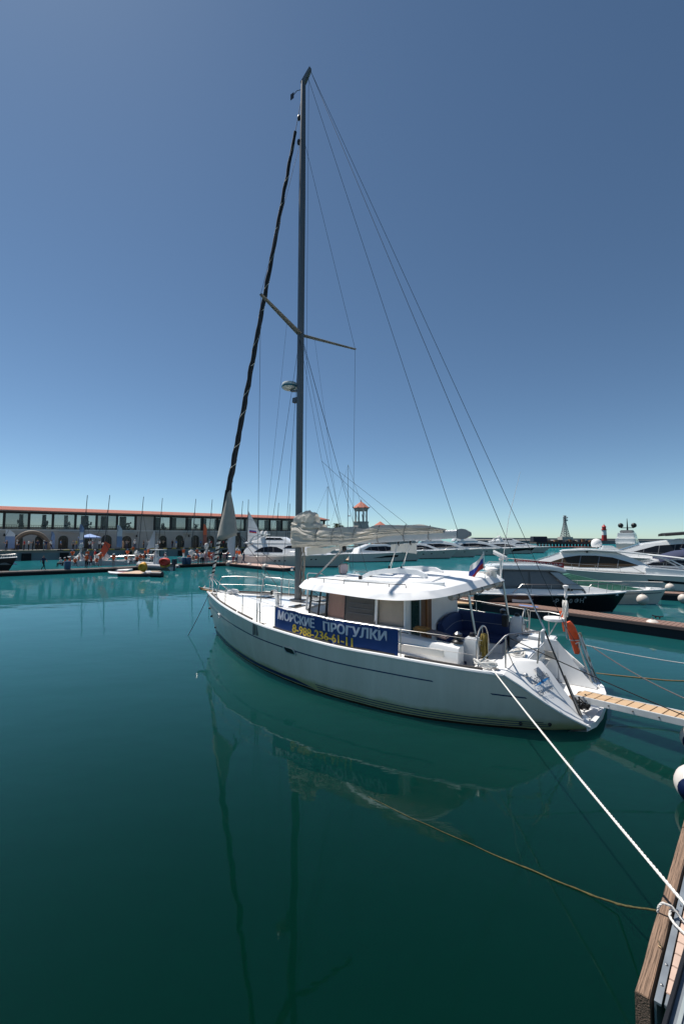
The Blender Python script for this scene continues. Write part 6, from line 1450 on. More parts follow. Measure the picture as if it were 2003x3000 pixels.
# who stands where: (foot point, facing, pose, top, trousers, label, cap, size)
H_ = .92
PEOPLE = [
 ((-30.44,43.861,0.43), -90, 'walk', 'navy', 'black', 'person in dark clothes striding along the left pontoon', None, .9),
 ((-25.933,48.801,0.43), 60, 'reach', 'orange', 'grey', 'person in an orange vest holding up an orange flag', 'white', .88),
 ((-29.948,48.957,0.43), 120, 'stand', 'orange', 'white', 'person in orange vest and white trousers right of the leftmost dinghy', 'white', .86),
 ((-28.217,47.492,0.43), 180, 'stand', 'orange', 'black', 'person in orange vest and black trousers left of the second dinghy mast', 'white', .9),
 ((-26.604,47.364,0.6), 200, 'reach', 'orange', 'grey', 'person in orange vest hauling sailcloth in the second dinghy', 'white', .92),
 ((-31.997,50.646,0.5), 150, 'sit', 'orange', 'white', 'person in orange sitting under the crumpled sail of the leftmost dinghy', 'white', .85),
 ((-30.76,49.567,0.5), 220, 'sit', 'orange', 'grey', 'person in orange sitting at the right end of the leftmost dinghy', 'white', .85),
 ((-31.564,48.33,0.5), 100, 'sit', 'white', 'black', 'person in pale blue-white crouching at the left end of the leftmost dinghy', 'white', .85),
 ((-29.993,51.49,0.5), 160, 'sit', 'red', 'black', 'person in red sitting low in the second dinghy', 'red', .85),
 ((-27.622,55.16,0.5), 160, 'sit', 'orange', 'white', 'person in orange sitting at the left end of the third dinghy', None, .85),
 ((-26.006,54.627,0.5), 190, 'sit', 'orange', 'black', 'person in orange with dark cap bending in the third dinghy', 'black', .9),
 ((-27.244,58.281,0.5), 170, 'sit', 'orange', 'black', 'person in orange and white cap behind the yellow float', 'white', 1.0),
 ((-26.156,56.83,0.5), 150, 'sit', 'orange', 'grey', 'person in orange and white cap next to the inflatable console', 'white', .98),
 ((-33.404,68.69,0.9), 180, 'stand', 'orange', 'tan', 'person in orange standing by the quay above the third dinghy', None, .9),
 ((-29.543,65.595,0.9), 180, 'stand', 'orange', 'blue', 'person in orange half hidden behind the white pennant', None, .85),
 ((-18.138,44.185,0.7), 180, 'stand', 'white', 'navy', 'person in white beside the dark outboard motor', 'white', .82),
 ((-20.43,57.511,0.5), 180, 'sit', 'orange', 'blue', 'person in orange and blue cap bending over the fifth dinghy', 'blue', 1.0),
 ((-19.534,56.518,0.43), 180, 'sit', 'tan', 'white', 'person in tan and white squatting beside the two blue barrels', None, .95),
 ((-18.42,55.208,0.43), 90, 'stand', 'blue', 'tan', 'person in a light blue shirt standing left of the crowd', None, .9),
 ((-18.039,55.25,0.43), 190, 'stand', 'white', 'black', 'person in cream top and black trousers, left of the pair in white', None, .92),
 ((-17.784,55.279,0.43), 160, 'stand', 'white', 'black', 'person in white top and black trousers, right of the pair in white', None, .92),
 ((-17.274,54.642,0.43), 200, 'stand', 'pink', 'pink', 'person in a long pink dress on the crowded pontoon', None, .93),
 ((-18.353,59.368,0.5), 180, 'stand', 'orange', 'red', 'person in orange and white cap in the sixth dinghy', 'white', .92),
 ((-16.806,56.413,0.5), 180, 'stand', 'pink', 'white', 'person in pale pink beside the striped furled sail', None, .9),
 ((-15.849,56.207,0.43), 185, 'stand', 'black', 'black', 'person all in black, left of three on the pontoon', None, .98),
 ((-15.415,56.256,0.43), 170, 'stand', 'pink', 'tan', 'person in dusty pink between two dark figures', None, .85),
 ((-15.068,56.296,0.43), 200, 'stand', 'navy', 'black', 'person in navy and pale cap, right of three on the pontoon', 'white', .88),
 ((-14.753,58.591,0.43), 180, 'stand', 'black', 'red', 'person in black top and red skirt beside the white spinnaker', None, .92),
 ((-13.632,55.741,0.43), 160, 'stand', 'white', 'denim', 'person in white shirt and jeans at the edge of the pink pontoon', None, .9),
 ((-12.724,55.842,0.43), 90, 'walk', 'navy', 'navy', 'person in navy walking right past the tall white sail', None, .95),
 ((-13.415,59.88,0.6), 180, 'stand', 'orange', 'white', 'person in orange left of the tall white sail', 'white', .85),
 ((-15.531,63.242,0.6), 180, 'stand', 'orange', 'red', 'person in orange and red by the white spinnaker', None, .9),
 ((-14.705,61.482,0.6), 190, 'stand', 'orange', 'white', 'person in orange and white cap right of the white spinnaker', 'white', .92),
 ((-31.757,49.463,0.5), 140, 'sit', 'orange', 'black', 'person in orange stooping beside the dark blue barrel', 'white', .85),
 ((-28.705,50.383,0.5), 210, 'sit', 'orange', 'white', 'person in orange at the right of the second dinghy mast', 'white', .85),
 ((-26.42,53.878,0.5), 200, 'sit', 'white', 'grey', 'person in white crouching in the third dinghy under its sail', None, .85),
 ((-24.491,55.523,0.5), 180, 'sit', 'orange', 'black', 'person in orange behind the inflatable console', 'white', .9),
 ((-19.507,57.621,0.5), 180, 'sit', 'orange', 'white', 'person in orange left of the light blue shirt', 'white', .95),
 ((-17.515,57.858,0.5), 200, 'sit', 'red', 'white', 'person in red sitting in the sixth dinghy', 'white', .95),
 ((-16.759,57.948,0.5), 160, 'sit', 'orange', 'navy', 'person in orange behind the striped furled sail', 'white', .95),
 ((-13.848,59.095,0.5), 180, 'sit', 'red', 'white', 'person in red sitting left of the walking figure in navy', 'white', .95),
 ((-12.689,60.06,0.5), 180, 'sit', 'orange', 'white', 'person in orange sitting under the tall white sail', 'white', .9),
 ((-12.301,61.665,0.9), 180, 'sit', 'tan', 'black', 'person sitting at the stern of the flybridge yacht', 'white', .9),
]
QP = [(20, 'black', 'black', 0), (50, 'white', 'black', 1), (53, 'black', 'navy', 0), (71, 'red', 'black', 0), (84, 'white', 'black', 0), (97, 'black', 'black', 0), (110, 'navy', 'black', 0), (128, 'white', 'grey', 1), (135, 'navy', 'denim', 0), (150, 'white', 'black', 0), (178, 'blue', 'black', 0), (215, 'grey', 'black', 0), (224, 'yellow', 'denim', 0), (237, 'tan', 'white', 0), (263, 'white', 'navy', 0), (271, 'pink', 'white', 1), (291, 'white', 'black', 0), (360, 'tan', 'tan', 0), (371, 'grey', 'navy', 0), (395, 'white', 'navy', 1), (421, 'black', 'black', 0), (434, 'white', 'grey', 0), (466, 'white', 'black', 1), (478, 'tan', 'black', 0), (505, 'black', 'navy', 0), (516, 'blue', 'white', 1), (538, 'black', 'black', 0), (588, 'blue', 'black', 0), (613, 'white', 'tan', 1), (618, 'red', 'white', 0), (648, 'black', 'navy', 0), (655, 'red', 'black', 0), (664, 'white', 'black', 0), (720, 'blue', 'navy', 1)]
for i, (loc, rz, ps_, top_, bot_, lab_, hat_, hh_) in enumerate(PEOPLE): person(loc, R(rz), ps_, top_, bot_, lab_, hat_, hh_, 'people on the pontoons and in the dinghies')
near_x = ((20, 'at the left frame edge'), (50, 'under the left white feather flag'), (97, 'beneath the tan inflatable arch'), (120, 'in the second dark archway'), (186, 'in front of the third archway'), (230, 'left of the blue umbrella'), (275, 'under the blue umbrella'), (312, 'by the fifth archway'), (371, 'by the sixth archway'), (430, 'between the sixth and seventh archways'), (477, 'in front of the seventh archway'), (526, 'by the eighth archway'), (605, 'right of the orange feather flag'), (656, 'behind the furled headsail clew'), (720, 'left of the tall white sail'))
def quay_pt(px):    # a point on the quay a few metres behind its edge
    t = (px + 60) / 960; p = QE[0].lerp(QE[1], t * 2 if t < .5 else 1) if t < .53 else QE[1].lerp(QE[2], (px - 450) / 450)
    return p
q_locs = [(-53.568,68.549,1.5), (-52.746,69.624,1.5), (-53.796,71.232,1.5), (-52.33,70.634,1.5), (-51.704,70.778,1.5), (-51.075,70.922,1.5), (-51.021,71.879,1.5), (-47.934,68.93,1.5), (-48.67,70.55,1.5), (-49.043,72.34,1.5), (-48.201,73.514,1.5), (-46.865,74.839,1.5), (-46.397,74.951,1.5), (-46.273,76.02,1.5), (-44.356,75.44,1.5), (-45.016,77.398,1.5), (-44.483,78.635,1.5), (-41.706,81.657,1.5), (-41.614,82.898,1.5), (-40.206,83.265,1.5), (-39.188,84.794,1.5), (-38.93,86.166,1.5), (-36.958,86.696,1.5), (-37.243,89.364,1.5), (-35.51,89.845,1.5), (-34.799,90.043,1.5), (-33.854,91.759,1.5), (-30.964,94.089,1.5), (-29.242,94.582,1.5), (-29.338,96.128,1.5), (-27.639,98.258,1.5), (-27.132,98.409,1.5), (-26.478,98.602,1.5), (-23.083,103.098,1.5)]
rnd = random.Random(11)
for (px, tp, bt, hat_), loc in zip(QP, q_locs):
    where = min(near_x, key=lambda w: abs(w[0] - px))[1]
    person(loc, rnd.uniform(0, 6.28), rnd.choice(('stand', 'stand', 'walk', 'reach')), tp, bt, 'person in %s top and %s trousers on the quay %s' % (tp, bt, where), 'white' if hat_ else None, rnd.uniform(.98, 1.08), 'people on the quay')
# ---- feather flags, umbrella, arch --------------------------------
def feather(loc, h, w, cols, label, lean=.0, rz=0.0):
    t_ = thing('feather_flag', label, 'flag', loc, FAC_YAW + rz, 'feather flags on the quay')
    mb = MB(); mb.tube([(0, 0, 0), (lean * .4, 0, h * .7), (lean + w * .35, 0, h)], .025, 5); mb.lathe([(.3, 0), (.3, .06), (.03, .1)], 10); mb.build('pole', greyp, t_)
    n = len(cols)
    for k, cm in enumerate(cols):
        rows = []
        for i in range(7):
            v = lerp(k / n, (k + 1) / n, i / 6); z = h - v * h * .9; ww = w * min(1, .35 + v * 3) ** .7
            rows.append([Vector((lean * (1 - v) + .03 + ww * u, .06 * math.sin(u * 5 + v * 6), z + .12 * (1 - u) * (v < .05))) for u in (0, .33, .66, 1)])
        mb = MB(); mb.grid(rows); mb.build('flag_panel', cm, t_, smooth=60)
fw = mat('flag_white', (.66, .66, .70), .7); fb = mat('flag_paleblue', (.22, .30, .48), .7); fo = mat('flag_orange', (.80, .16, .07), .7); fr_ = mat('flag_rust', (.42, .14, .10), .7)
feather((-54.44,69.239,1.5), 3.3, 1.25, (fw, fb, fb), 'leftmost feather flag, white top over pale blue')
feather((-49.143,72.317,1.5), 3.1, .55, (fb, fb), 'narrow pale blue feather flag between the second and third archways')
feather((-46.033,75.039,1.5), 4.4, .75, (fb, fw, fb), 'white and blue feather flag left of the blue umbrella')
feather((-41.194,78.34,1.5), 4.4, .9, (fw, fw, fb, fb), 'white and pale blue feather flag between the fifth and sixth archways')
feather((-31.018,95.639,1.5), 5.2, .85, (fo, fo, fr_, fr_), 'tall orange feather flag above the crowded pontoon')
feather((-27.111,101.862,1.5), 3.4, .75, (fw, fb), 'white feather flag seen under the furled headsail')
t_ = thing('umbrella', 'pale blue market umbrella in front of the fourth archway', 'umbrella', (-46.649,79.224,1.5))
mb = MB(); mb.tube([(0, 0, 0), (0, 0, 2.7)], .04, 6); mb.build('pole', whitep, t_)
mb = MB(); n = 8; mb.add([(0, 0, 2.85)] + [(1.9 * math.cos(2 * PI * k / n), 1.9 * math.sin(2 * PI * k / n), 2.25) for k in range(n)] + [(1.9 * math.cos(2 * PI * k / n), 1.9 * math.sin(2 * PI * k / n), 2.05) for k in range(n)], [(0, 1 + k, 1 + (k + 1) % n) for k in range(n)] + [(1 + k, 9 + k, 9 + (k + 1) % n, 1 + (k + 1) % n) for k in range(n)]); mb.build('canopy', mat('umbrella_blue', (.25, .36, .62), .8), t_, smooth=0)
t_ = thing('inflatable_arch', 'tan inflatable arch standing on the quay', 'arch', (-53.115,73.342,1.5), FAC_YAW)
mb = MB(); mb.tube([(2.6 * math.cos(a), 0, 3.1 * math.sin(a)) for a in [PI * k / 16 for k in range(17)]], .26, 10); mb.build('arch_tube', mat('arch_tan', (.20, .15, .11), .6), t_)
mb = MB(); mb.tube([(2.3 * math.cos(a), .28, 2.8 * math.sin(a)) for a in [PI * k / 16 for k in range(17)]], .2, 10); mb.build('arch_tube', mat('arch_dark', (.08, .07, .065), .6), t_)
# held orange flag
t_ = thing('hand_flag', 'orange flag on a pole held by the person on the pontoon', 'flag', (-26.286,49.607,0.45))
mb = MB(); mb.tube([(0, 0, .9), (-1.25, 0, 3.0)], .02, 5); mb.build('pole', greyp, t_)
mb = MB(); mb.grid([[Vector((-1.20 - .5 * u + .75 * v * (1 - .4 * u), .1 * math.sin(4 * u), 2.95 - 1.35 * u - .75 * v * .55 - .2 * u * v)) for u in [k / 6 for k in range(7)]] for v in [k / 4 for k in range(5)]]); mb.build('cloth', mat('flag_red', (.85, .13, .06), .7), t_, smooth=60)
# ---- training dinghies --------------------------------------------
def dinghy(loc, hd, label, mast_h, lean, sail='heap', L=5.2):
    t_ = thing('training_dinghy', label, 'dinghy', loc, hd, 'training dinghies along the pontoon')
    q = MB(); rows = []
    for i in range(13):
        u = i / 12; w = .95 * (.82 + .18 * min(1, u / .4)) if u < .4 else .95 * max(.02, 1 - ((u - .4) / .6) ** 2.2); z = lerp(.55, .72, u)
        rows.append([Vector((L * u, -w * .9, z - .22)), Vector((L * u, -w, z)), Vector((L * u * .97, -w * .75, -.02)), Vector((L * u * .95, 0, -.12)), Vector((L * u * .97, w * .75, -.02)), Vector((L * u, w, z)), Vector((L * u, w * .9, z - .22))])
    q.grid(rows); q.add([r_ for r_ in rows[0]], [tuple(range(7))]); q.build('hull', gel, t_, smooth=50)
    q = MB(); q.grid([[Vector((L * u, k * (.95 * (.82 + .18 * min(1, u / .4)) if u < .4 else .95 * max(.02, 1 - ((u - .4) / .6) ** 2.2)) * .95, lerp(.55, .72, u) - .02)) for k in (-1, 0, 1)] for u in [.62 + .38 * i / 8 for i in range(9)]]); q.build('foredeck', gel, t_)
    q = MB(); q.box((L * .3, 0, .28), (L * .6, 1.5, .04)); q.build('sole', gel_warm, t_)
    q = MB(); q.tube([(L * .62, 0, .4), (L * .62 + lean, 0, mast_h)], [.06, .04], 6); ms = q.build('mast', mat('dinghy_mast', (.10, .10, .105), .5, .3), t_)
    for sd in (1, -1): q = MB(); q.tube([(L * .62 + lean * .8, 0, mast_h * .8), (L * .55, sd * .9, .6)], .014, 4); q.build('shroud', ropeb, ms)
    q = MB(); q.tube([(L * .62 + lean * .8, 0, mast_h * .8), (L * .98, 0, .75)], .02, 4); q.build('forestay', ropeb, ms)
    q = MB(); q.tube([(L * .60, 0, 1.2), (L * .12, 0, 1.15)], .05, 6); bm_ = q.build('boom', alu_lt, t_)
    if sail == 'heap':
        q = MB(); rnd = random.Random(int(loc[0] * 10)); rows = []
        for i in range(15):
            v = i / 14; r0 = (.14 + .55 * v ** 1.6 + .18 * math.sin(v * 9 + loc[0])) * .9; rows.append([Vector((L * .58 + .1 - .35 * v * math.sin(loc[0] * 3) + r0 * (1 + .9 * noise.noise((i * .5, k * .8, loc[0]))) * math.cos(2 * PI * k / 14) * 1.1, r0 * .6 * (1 + .8 * noise.noise((i * .4 + 5, k * .9, loc[0]))) * math.sin(2 * PI * k / 14), lerp(2.5 + .5 * math.sin(loc[0] * 7), .5, v) + .18 * noise.noise((i * .6, k * .7, 9)))) for k in range(14)])
        q.loft(rows); q.build('lowered_sail', mat('dinghy_sail', (.66, .65, .63), .8, var=.15, scale=4), t_, smooth=30)
    return t_, L
DG = [((-34.498,54.758,0), 'leftmost training dinghy with a crumpled white sail and blue barrel', 9.4), ((-32.494,56.256,0), 'second training dinghy from the left, a large white sail heaped at its mast', 9.6), ((-29.304,59.386,0), 'third training dinghy from the left, white sail bunched up its mast', 9.7), ((-27.879,62.641,0), 'fourth training dinghy, mast behind the grey inflatable', 9.8), ((-23.85,65.667,0), 'fifth training dinghy, left of the two blue barrels', 10.0), ((-21.909,67.735,0), 'sixth training dinghy behind the crowd', 10.1), ((-17.468,70.236,0), 'seventh training dinghy beside the white spinnaker', 10.1), ((-12.01,75.239,0), 'dinghy whose mast rises behind the flybridge yacht arch', 10.2), ((-10.162,76.652,0), 'rightmost dinghy mast close to the yacht mast', 10.2)]
crew_rnd = random.Random(21)
for i, (p, lab_, mh) in enumerate(DG):
    hd = R(-20 + (i * 37) % 50) + (PI if i % 3 == 1 else 0); sg = Vector((math.cos(hd), math.sin(hd), 0))
    base = Vector(p) + Vector((0, 2.2, 0)) - sg * 3.2
    lean = .55 * (1 if math.cos(hd) > 0 else -1)
    dinghy(tuple(base), hd, lab_, mh, lean, 'heap' if i < 7 else 'none')
    if i < 7:                                            # two more of the crew in each boat
        for sd, word in ((-1, 'left'), (1, 'right')):
            person((p[0] + sd * crew_rnd.uniform(.9, 1.6), p[1] + 1.6 + crew_rnd.uniform(-.3, .5), .5), crew_rnd.uniform(2, 4.5), crew_rnd.choice(('stand', 'reach', 'sit')), crew_rnd.choice(('orange', 'orange', 'red')), crew_rnd.choice(('white', 'grey', 'navy')), 'crew member in a bright vest just %s of the mast of the %s dinghy' % (word, ('first', 'second', 'third', 'fourth', 'fifth', 'sixth', 'seventh')[i]), crew_rnd.choice(('white', 'white', 'blue')), .95, 'people on the pontoons and in the dinghies')
# hoisted sail with a tricolour patch, next to the flybridge yacht
p = Vector((-13.686,62.237,0)); t8, L8 = dinghy((p.x - 3.2, p.y - .6, 0), 0.0, 'dinghy with its tall white sail hoisted, tricolour patch on the sail', 9.4, .12, 'up')
def sailp(u, v): # u out along the boom aft->, v up
    ch = 2.9 * (1 - v ** 1.6 * .96); return Vector((3.26 + .1 * v + ch * u, -.25 * math.sin(PI * u) * (1 - v), .75 + 7.0 * v - .2 * u))
mb = MB(); mb.grid([[sailp(u, v) for u in [k / 8 for k in range(9)]] for v in [k / 14 for k in range(15)]]); so = mb.build('hoisted_sail', mat('hoisted_sail_white', (.72, .72, .72), .8, var=.05), t8, smooth=60)
for k in range(5): mb = MB(); v = .15 + .17 * k; mb.tube([sailp(u, v) + Vector((0, -.02, 0)) for u in (0, .25, .5, .75, 1)], .022, 4); mb.build('sail_batten', mat('batten_grey', (.4, .4, .4), .7), so)
for k, m_ in enumerate((redm, flagblue, whitep)): mb = MB(); mb.grid([[sailp(u, .555 + .028 * (k + j)) + Vector((0, -.03, 0)) for u in (.15, .45, .75)] for j in (0, 1)]); mb.build('tricolour_band', m_, so)
mb = MB(); mb.grid([[sailp(u, v) + Vector((0, -.03, 0)) for u in (.1, .4, .7)] for v in (.10, .14)]); mb.build('sail_lettering', mat('letter_blue', (.08, .25, .6), .6), so)
# white spinnaker and pennant
t_ = thing('spinnaker', 'small white sail hanging loose above the crowded pontoon', 'sail', (-14.565,58.209,0.5))
mb = MB(); mb.tube([(0, 0, 0), (.15, 0, 4.3)], .03, 5); mb.build('pole', greyp, t_)
mb = MB(); mb.grid([[Vector((.14 - (.2 + .95 * math.sin(PI * v ** .8) + .3 * v) * u * .9 + .25 * (1 - v) * 0, .2 * math.sin(3 * u), lerp(4.2, .9, v) - .2 * u)) for u in (0, .3, .6, 1)] for v in [k / 8 for k in range(9)]]); mb.build('cloth', mat('spinnaker_white', (.72, .72, .72), .8), t_, smooth=60)
t_ = thing('pennant', 'white triangular pennant on the inflatable boat', 'flag', (-19.752,45.317,0.5))
mb = MB(); mb.tube([(0, 0, .5), (.0, 0, 4.1)], .02, 5); mb.build('pole', greyp, t_)
mb = MB(); mb.grid([[Vector((-.05 - u * (.1 + .75 * v), .1 * math.sin(4 * u + 2 * v), lerp(4.0, 2.3, v) - .2 * u * v)) for u in (0, .33, .66, 1)] for v in [k / 6 for k in range(7)]]); mb.build('cloth', fw, t_, smooth=60)
# ---- grey inflatable with a console, and floats ---------------------
rib = thing('inflatable_boat', 'grey rigid inflatable with a white console and dark outboard', 'inflatable boat', (-19.658,49.938,0), R(160))
tubeg = mat('grey_hypalon', (.30, .31, .33), .55, var=.08)
mb = MB(); mb.tube([(-.2, -.85, .45), (.8, -.9, .46), (3.2, -.9, .50), (4.4, -.65, .60), (5.0, 0, .70), (4.4, .65, .60), (3.2, .9, .50), (.8, .9, .46), (-.2, .85, .45)], [.16, .27, .28, .27, .26, .27, .28, .27, .16], 12); mb.build('buoyancy_tube', tubeg, rib)
mb = MB(); mb.loft([[Vector((x, y * w, z)) for y, z in ((-1, .4), (0, -.15), (1, .4))] for x, w in ((0, .8), (3, .8), (4.7, .15))]); mb.build('hull_bottom', gel, rib)
mb = MB(); mb.box((.5, 0, .55), (.9, 1.2, .55)); mb.build('seat_box', mat('grey_box', (.34, .34, .35), .6), rib, bevel=.03)
mb = MB(); mb.loft([[Vector((x, y, z)) for y in (-.45, .45)] + [Vector((x2, y, z)) for y in (.45, -.45)] for x, x2, z in ((1.7, 2.5, .4), (1.7, 2.45, 1.5), (1.85, 2.2, 1.55))]); mb.build('console', gel, rib, bevel=.02)
mb = MB(); [mb.tube([(x, y, .9), (x + .1, y, 2.35)], .03, 6) for x in (1.5, 2.6) for y in (-.5, .5)]; mb.build('top_frame', steel, rib)
mb = MB(); mb.box((2.15, 0, 2.4), (1.5, 1.25, .08)); mb.build('t_top', gel, rib, bevel=.03)
mb = MB(); mb.loft([[Vector((x, y, z)) for x, y in ((-.5, -.24), (-.05, -.24), (-.05, .24), (-.5, .24))] for z in (.7, 1.0, 1.35)]); mb.tube([(-.28, 0, .8), (-.28, 0, -.3)], .12, 8); mb.build('outboard_motor', mat('outboard_blue', (.02, .03, .06), .3), rib, bevel=.06)
for (px, rr_, col, lab_, sc) in (((-19.55,42.436,0.95), .46, (.70, .36, .03), 'big yellow inflatable float left of the console', (.8, .7, 1.1)), ((-17.221,41.903,1.5), .44, (.62, .05, .03), 'red inflatable float on top of the yellow one', (1.2, .7, .9)), ((-19.81,48.317,0.85), .44, (.62, .36, .03), 'yellow inflatable float under the red one', (1.3, .7, .8))):
    t_ = thing('inflatable_float', lab_, 'float', px)
    mb = MB(); mb.ball((0, 0, 0), rr_, 14, 10, sc); mb.tube([(rr_ * sc[0] * .7 * math.cos(a), -.3, rr_ * .6 * math.sin(a)) for a in [2 * PI * k / 14 for k in range(14)]], rr_ * .3, 8, closed=True); mb.build('float_body', mat('float_%d' % int(px[0] * 10 % 997), col, .5), t_, smooth=80)
# paddle boards, black tubes, barrels, black boat
for k, (a, lab_, m_) in enumerate((((-25.18,48.494,0.15), 'short white board afloat left of the raft', None), ((-21.453,44.109,0.16), 'long white board with a pink stripe in front of the raft', 1))):
    t_ = thing('paddle_board', lab_, 'board', a, R(-5)); Lb = 3.4 if k == 0 else 5.2
    mb = MB(); mb.loft([[Vector((Lb * (u - .5), y * w, z + .1 * abs(2 * u - 1) ** 3)) for y, z in ((-1, 0), (-.8, -.15), (.8, -.15), (1, 0), (.6, .1), (-.6, .1))] for u, w in ((0, .05), (.1, .45), (.35, .6), (.65, .6), (.9, .42), (1, .05))]); mb.build('board', gel, t_, bevel=.02)
    if m_: mb = MB(); mb.box((-.9, 0, .12), (1.6, .5, .03)); mb.build('deck_stripe', pm('pink'), t_)
for k, (a, b, lab_) in enumerate((((-19.623,42.578,0.2), (-19.281,43.401,0.2), 'white rolled float at the end of the raft'), ((-18.607,42.042,0.22), (-17.323,41.765,0.22), 'black rubber tube floating beside the raft'))):
    t_ = thing('rolled_float', lab_, 'float'); mb = MB(); A_, B_ = Vector(a), Vector(b); mb.tube([A_, A_.lerp(B_, .08), A_.lerp(B_, .92), B_], [.12, .32, .32, .12], 10); mb.build('roll', gel if k == 0 else blackp, t_)
for k, (a, lab_) in enumerate((((-28.952,45.401,0.43), 'dark blue barrel on the left pontoon'), ((-20.15,55.015,0.43), 'left one of two blue barrels on the pontoon'), ((-19.603,55.076,0.43), 'right one of two blue barrels on the pontoon'))):
    t_ = thing('barrel', lab_, 'barrel', a); mb = MB(); mb.lathe([(.26, 0), (.29, .05), (.30, .4), (.29, .8), (.26, .86)], 12); mb.build('body', mat('barrel_blue', (.03, .09, .17), .5), t_)
    mb = MB(); mb.lathe([(.305, .28), (.315, .31), (.305, .34)], 12); mb.build('hoop', mat('barrel_hoop', (.02, .06, .12), .5), t_)
H = [dict(name='foredeck', prof=[(.50, .9), (.52, 1.25), (.9, 1.2), (.97, 1.0)], w=.9, kx=-.14, kz=-.1, bev=.03, m=blackhull)]
dkb, hpd, zfd, hhd = yacht('workboat', 'black boat bow with pale lettering at the left frame edge', 'motor boat', (-41.0, 45.2, 0), R(-10), 8.0, 2.6, 1.35, 1.75, mat('matt_black_hull', (.020, .020, .023), .5), H, rail=True, railh=.35, rail0=.6, rake=.16, boot=antif)
hull_text('61 80 88', lettw, hpd, .52, .62, .34, hhd, -1, .01, 1.1); hull_text('987 22 35', lettw, hpd, .52, .32, .34, hhd, -1, .01, 1.1)

# ================================================================ shore and breakwater in the distance
rot = thing('rotunda_tower', 'open colonnaded rotunda tower with a red tiled cap', 'tower', (6.724,150,1.001)[:2] + (0,), R(20))
stone = mat('pale_stone', (.46, .43, .39), .9, var=.08, scale=.6)
mb = MB(); mb.lathe([(2.7, 0), (2.7, 7.2), (3.0, 7.3), (3.0, 7.9), (2.75, 8.0), (2.75, 9.2), (2.9, 9.3), (2.9, 9.6)], 8); mb.build('base', stone, rot, smooth=0)
for k in range(8): a = 2 * PI * k / 8; mb = MB(); mb.lathe([(.34, 9.6), (.30, 9.9), (.26, 13.1), (.34, 13.3)], 8, (2.1 * math.cos(a), 2.1 * math.sin(a), 0)); mb.build('column', stone, rot)
mb = MB(); mb.lathe([(2.2, 13.3), (2.5, 13.35), (2.5, 13.9), (2.75, 14.0), (2.75, 14.3), (.1, 14.4)], 8); mb.build('entablature', stone, rot, smooth=0)
mb = MB(); mb.lathe([(3.1, 14.32), (3.0, 14.5), (1.4, 15.8), (.25, 16.6), (.15, 17.0), (.05, 17.4)], 8); rc = mb.build('roof_cap', tilered, rot, smooth=0)
for k in range(8): a = 2 * PI * k / 8; mb = MB(); mb.tube([(3.0 * math.cos(a), 3.0 * math.sin(a), 14.45), (3.35 * math.cos(a), 3.35 * math.sin(a), 14.75)], [.14, .05], 5); mb.build('roof_horn', darkfr, rc)
mb = MB(); mb.tube([(.4, -1.2, 9.6), (.2, -1.2, 11.0), (-.3, -1.4, 12.2)], [.35, .25, .05], 7); mb.build('statue', darkfr, rot)
hb_ = thing('pavilion_building', 'low brick-coloured building with red hipped roof right of the rotunda', 'building', (14.319,160,0.851)[:2] + (0,))
mb = MB(); mb.lathe([(3.4, 0), (3.4, 7.4)], 8); mb.build('wall', mat('brick_ochre', (.30, .20, .12), .9), hb_, smooth=0)
mb = MB(); mb.lathe([(3.9, 7.4), (3.7, 7.6), (.1, 10.1)], 8); mb.build('roof', tilered, hb_, smooth=0)
for k in range(8):
    a = 2 * PI * (k + .5) / 8
    for z in (3.4, 5.9):
        mb = MB(); mb.box((3.16 * math.cos(a), 3.16 * math.sin(a), z), (.08, 1.6, 1.3), Matrix.Rotation(a, 3, 'Z')); wp = mb.build('window', mat('pav_window', (.05, .05, .05), .3), hb_, smooth=0)
    mb = MB(); a2 = 2 * PI * k / 8; mb.tube([(3.5 * math.cos(a2), 3.5 * math.sin(a2), 0), (3.5 * math.cos(a2), 3.5 * math.sin(a2), 7.4)], .16, 6); mb.build('pilaster', stone, hb_)
mb = MB(); mb.box((8.5, 2, 3.2), (11, 6, 6.4)); mb.build('wing', stone, hb_, smooth=0)
mb = MB(); mb.loft([[Vector((x, y, z)) for y, z in ((-1.6, 6.4), (2, 8.5), (5.6, 6.4))] for x in (2.6, 14.5)]); mb.build('wing_roof', tilered, hb_, smooth=0)
def palm(loc, h, label, seed):
    rnd = random.Random(seed); t_ = thing('palm_tree', label, 'palm', loc)
    mb = MB(); mb.tube([(.1 * math.sin(i), 0, h * i / 8) for i in range(9)], [lerp(.28, .2, i / 8) for i in range(9)], 8); mb.build('trunk', mat('palm_trunk', (.12, .09, .06), .9), t_)
    mb = MB()
    for k in range(22):
        a = rnd.uniform(0, 6.28); up = rnd.uniform(-.2, 1.2); ln = rnd.uniform(1.6, 2.3); rows = []
        for i in range(7):
            u = i / 6; r_ = ln * u * math.cos(up * .7); z = h + ln * (u * math.sin(up) - .75 * u * u); w = .22 * math.sin(PI * min(1, u + .12)) + .02
            d = Vector((-math.sin(a), math.cos(a), 0)); c_ = Vector((r_ * math.cos(a), r_ * math.sin(a), z)); rows.append([c_ - d * w - Vector((0, 0, w * .5)), c_, c_ + d * w - Vector((0, 0, w * .5))])
        mb.grid(rows)
    mb.build('crown', mat('palm_green', (.03, .05, .02), .8, var=.4), t_)
palm((-1.476,125,1.452)[:2] + (0,), 7.6, 'palm crown left of the rotunda tower behind the boom', 3)
palm((-0.694,128,1.396)[:2] + (0,), 7.2, 'lower palm beside the first palm', 5)
def latt(x0, z0, x1, z1, w): pass
lt = thing('lattice_tower', 'tapering steel lattice tower with dishes on the far pier', 'tower', (167.008,320,-1.335)[:2] + (0,))
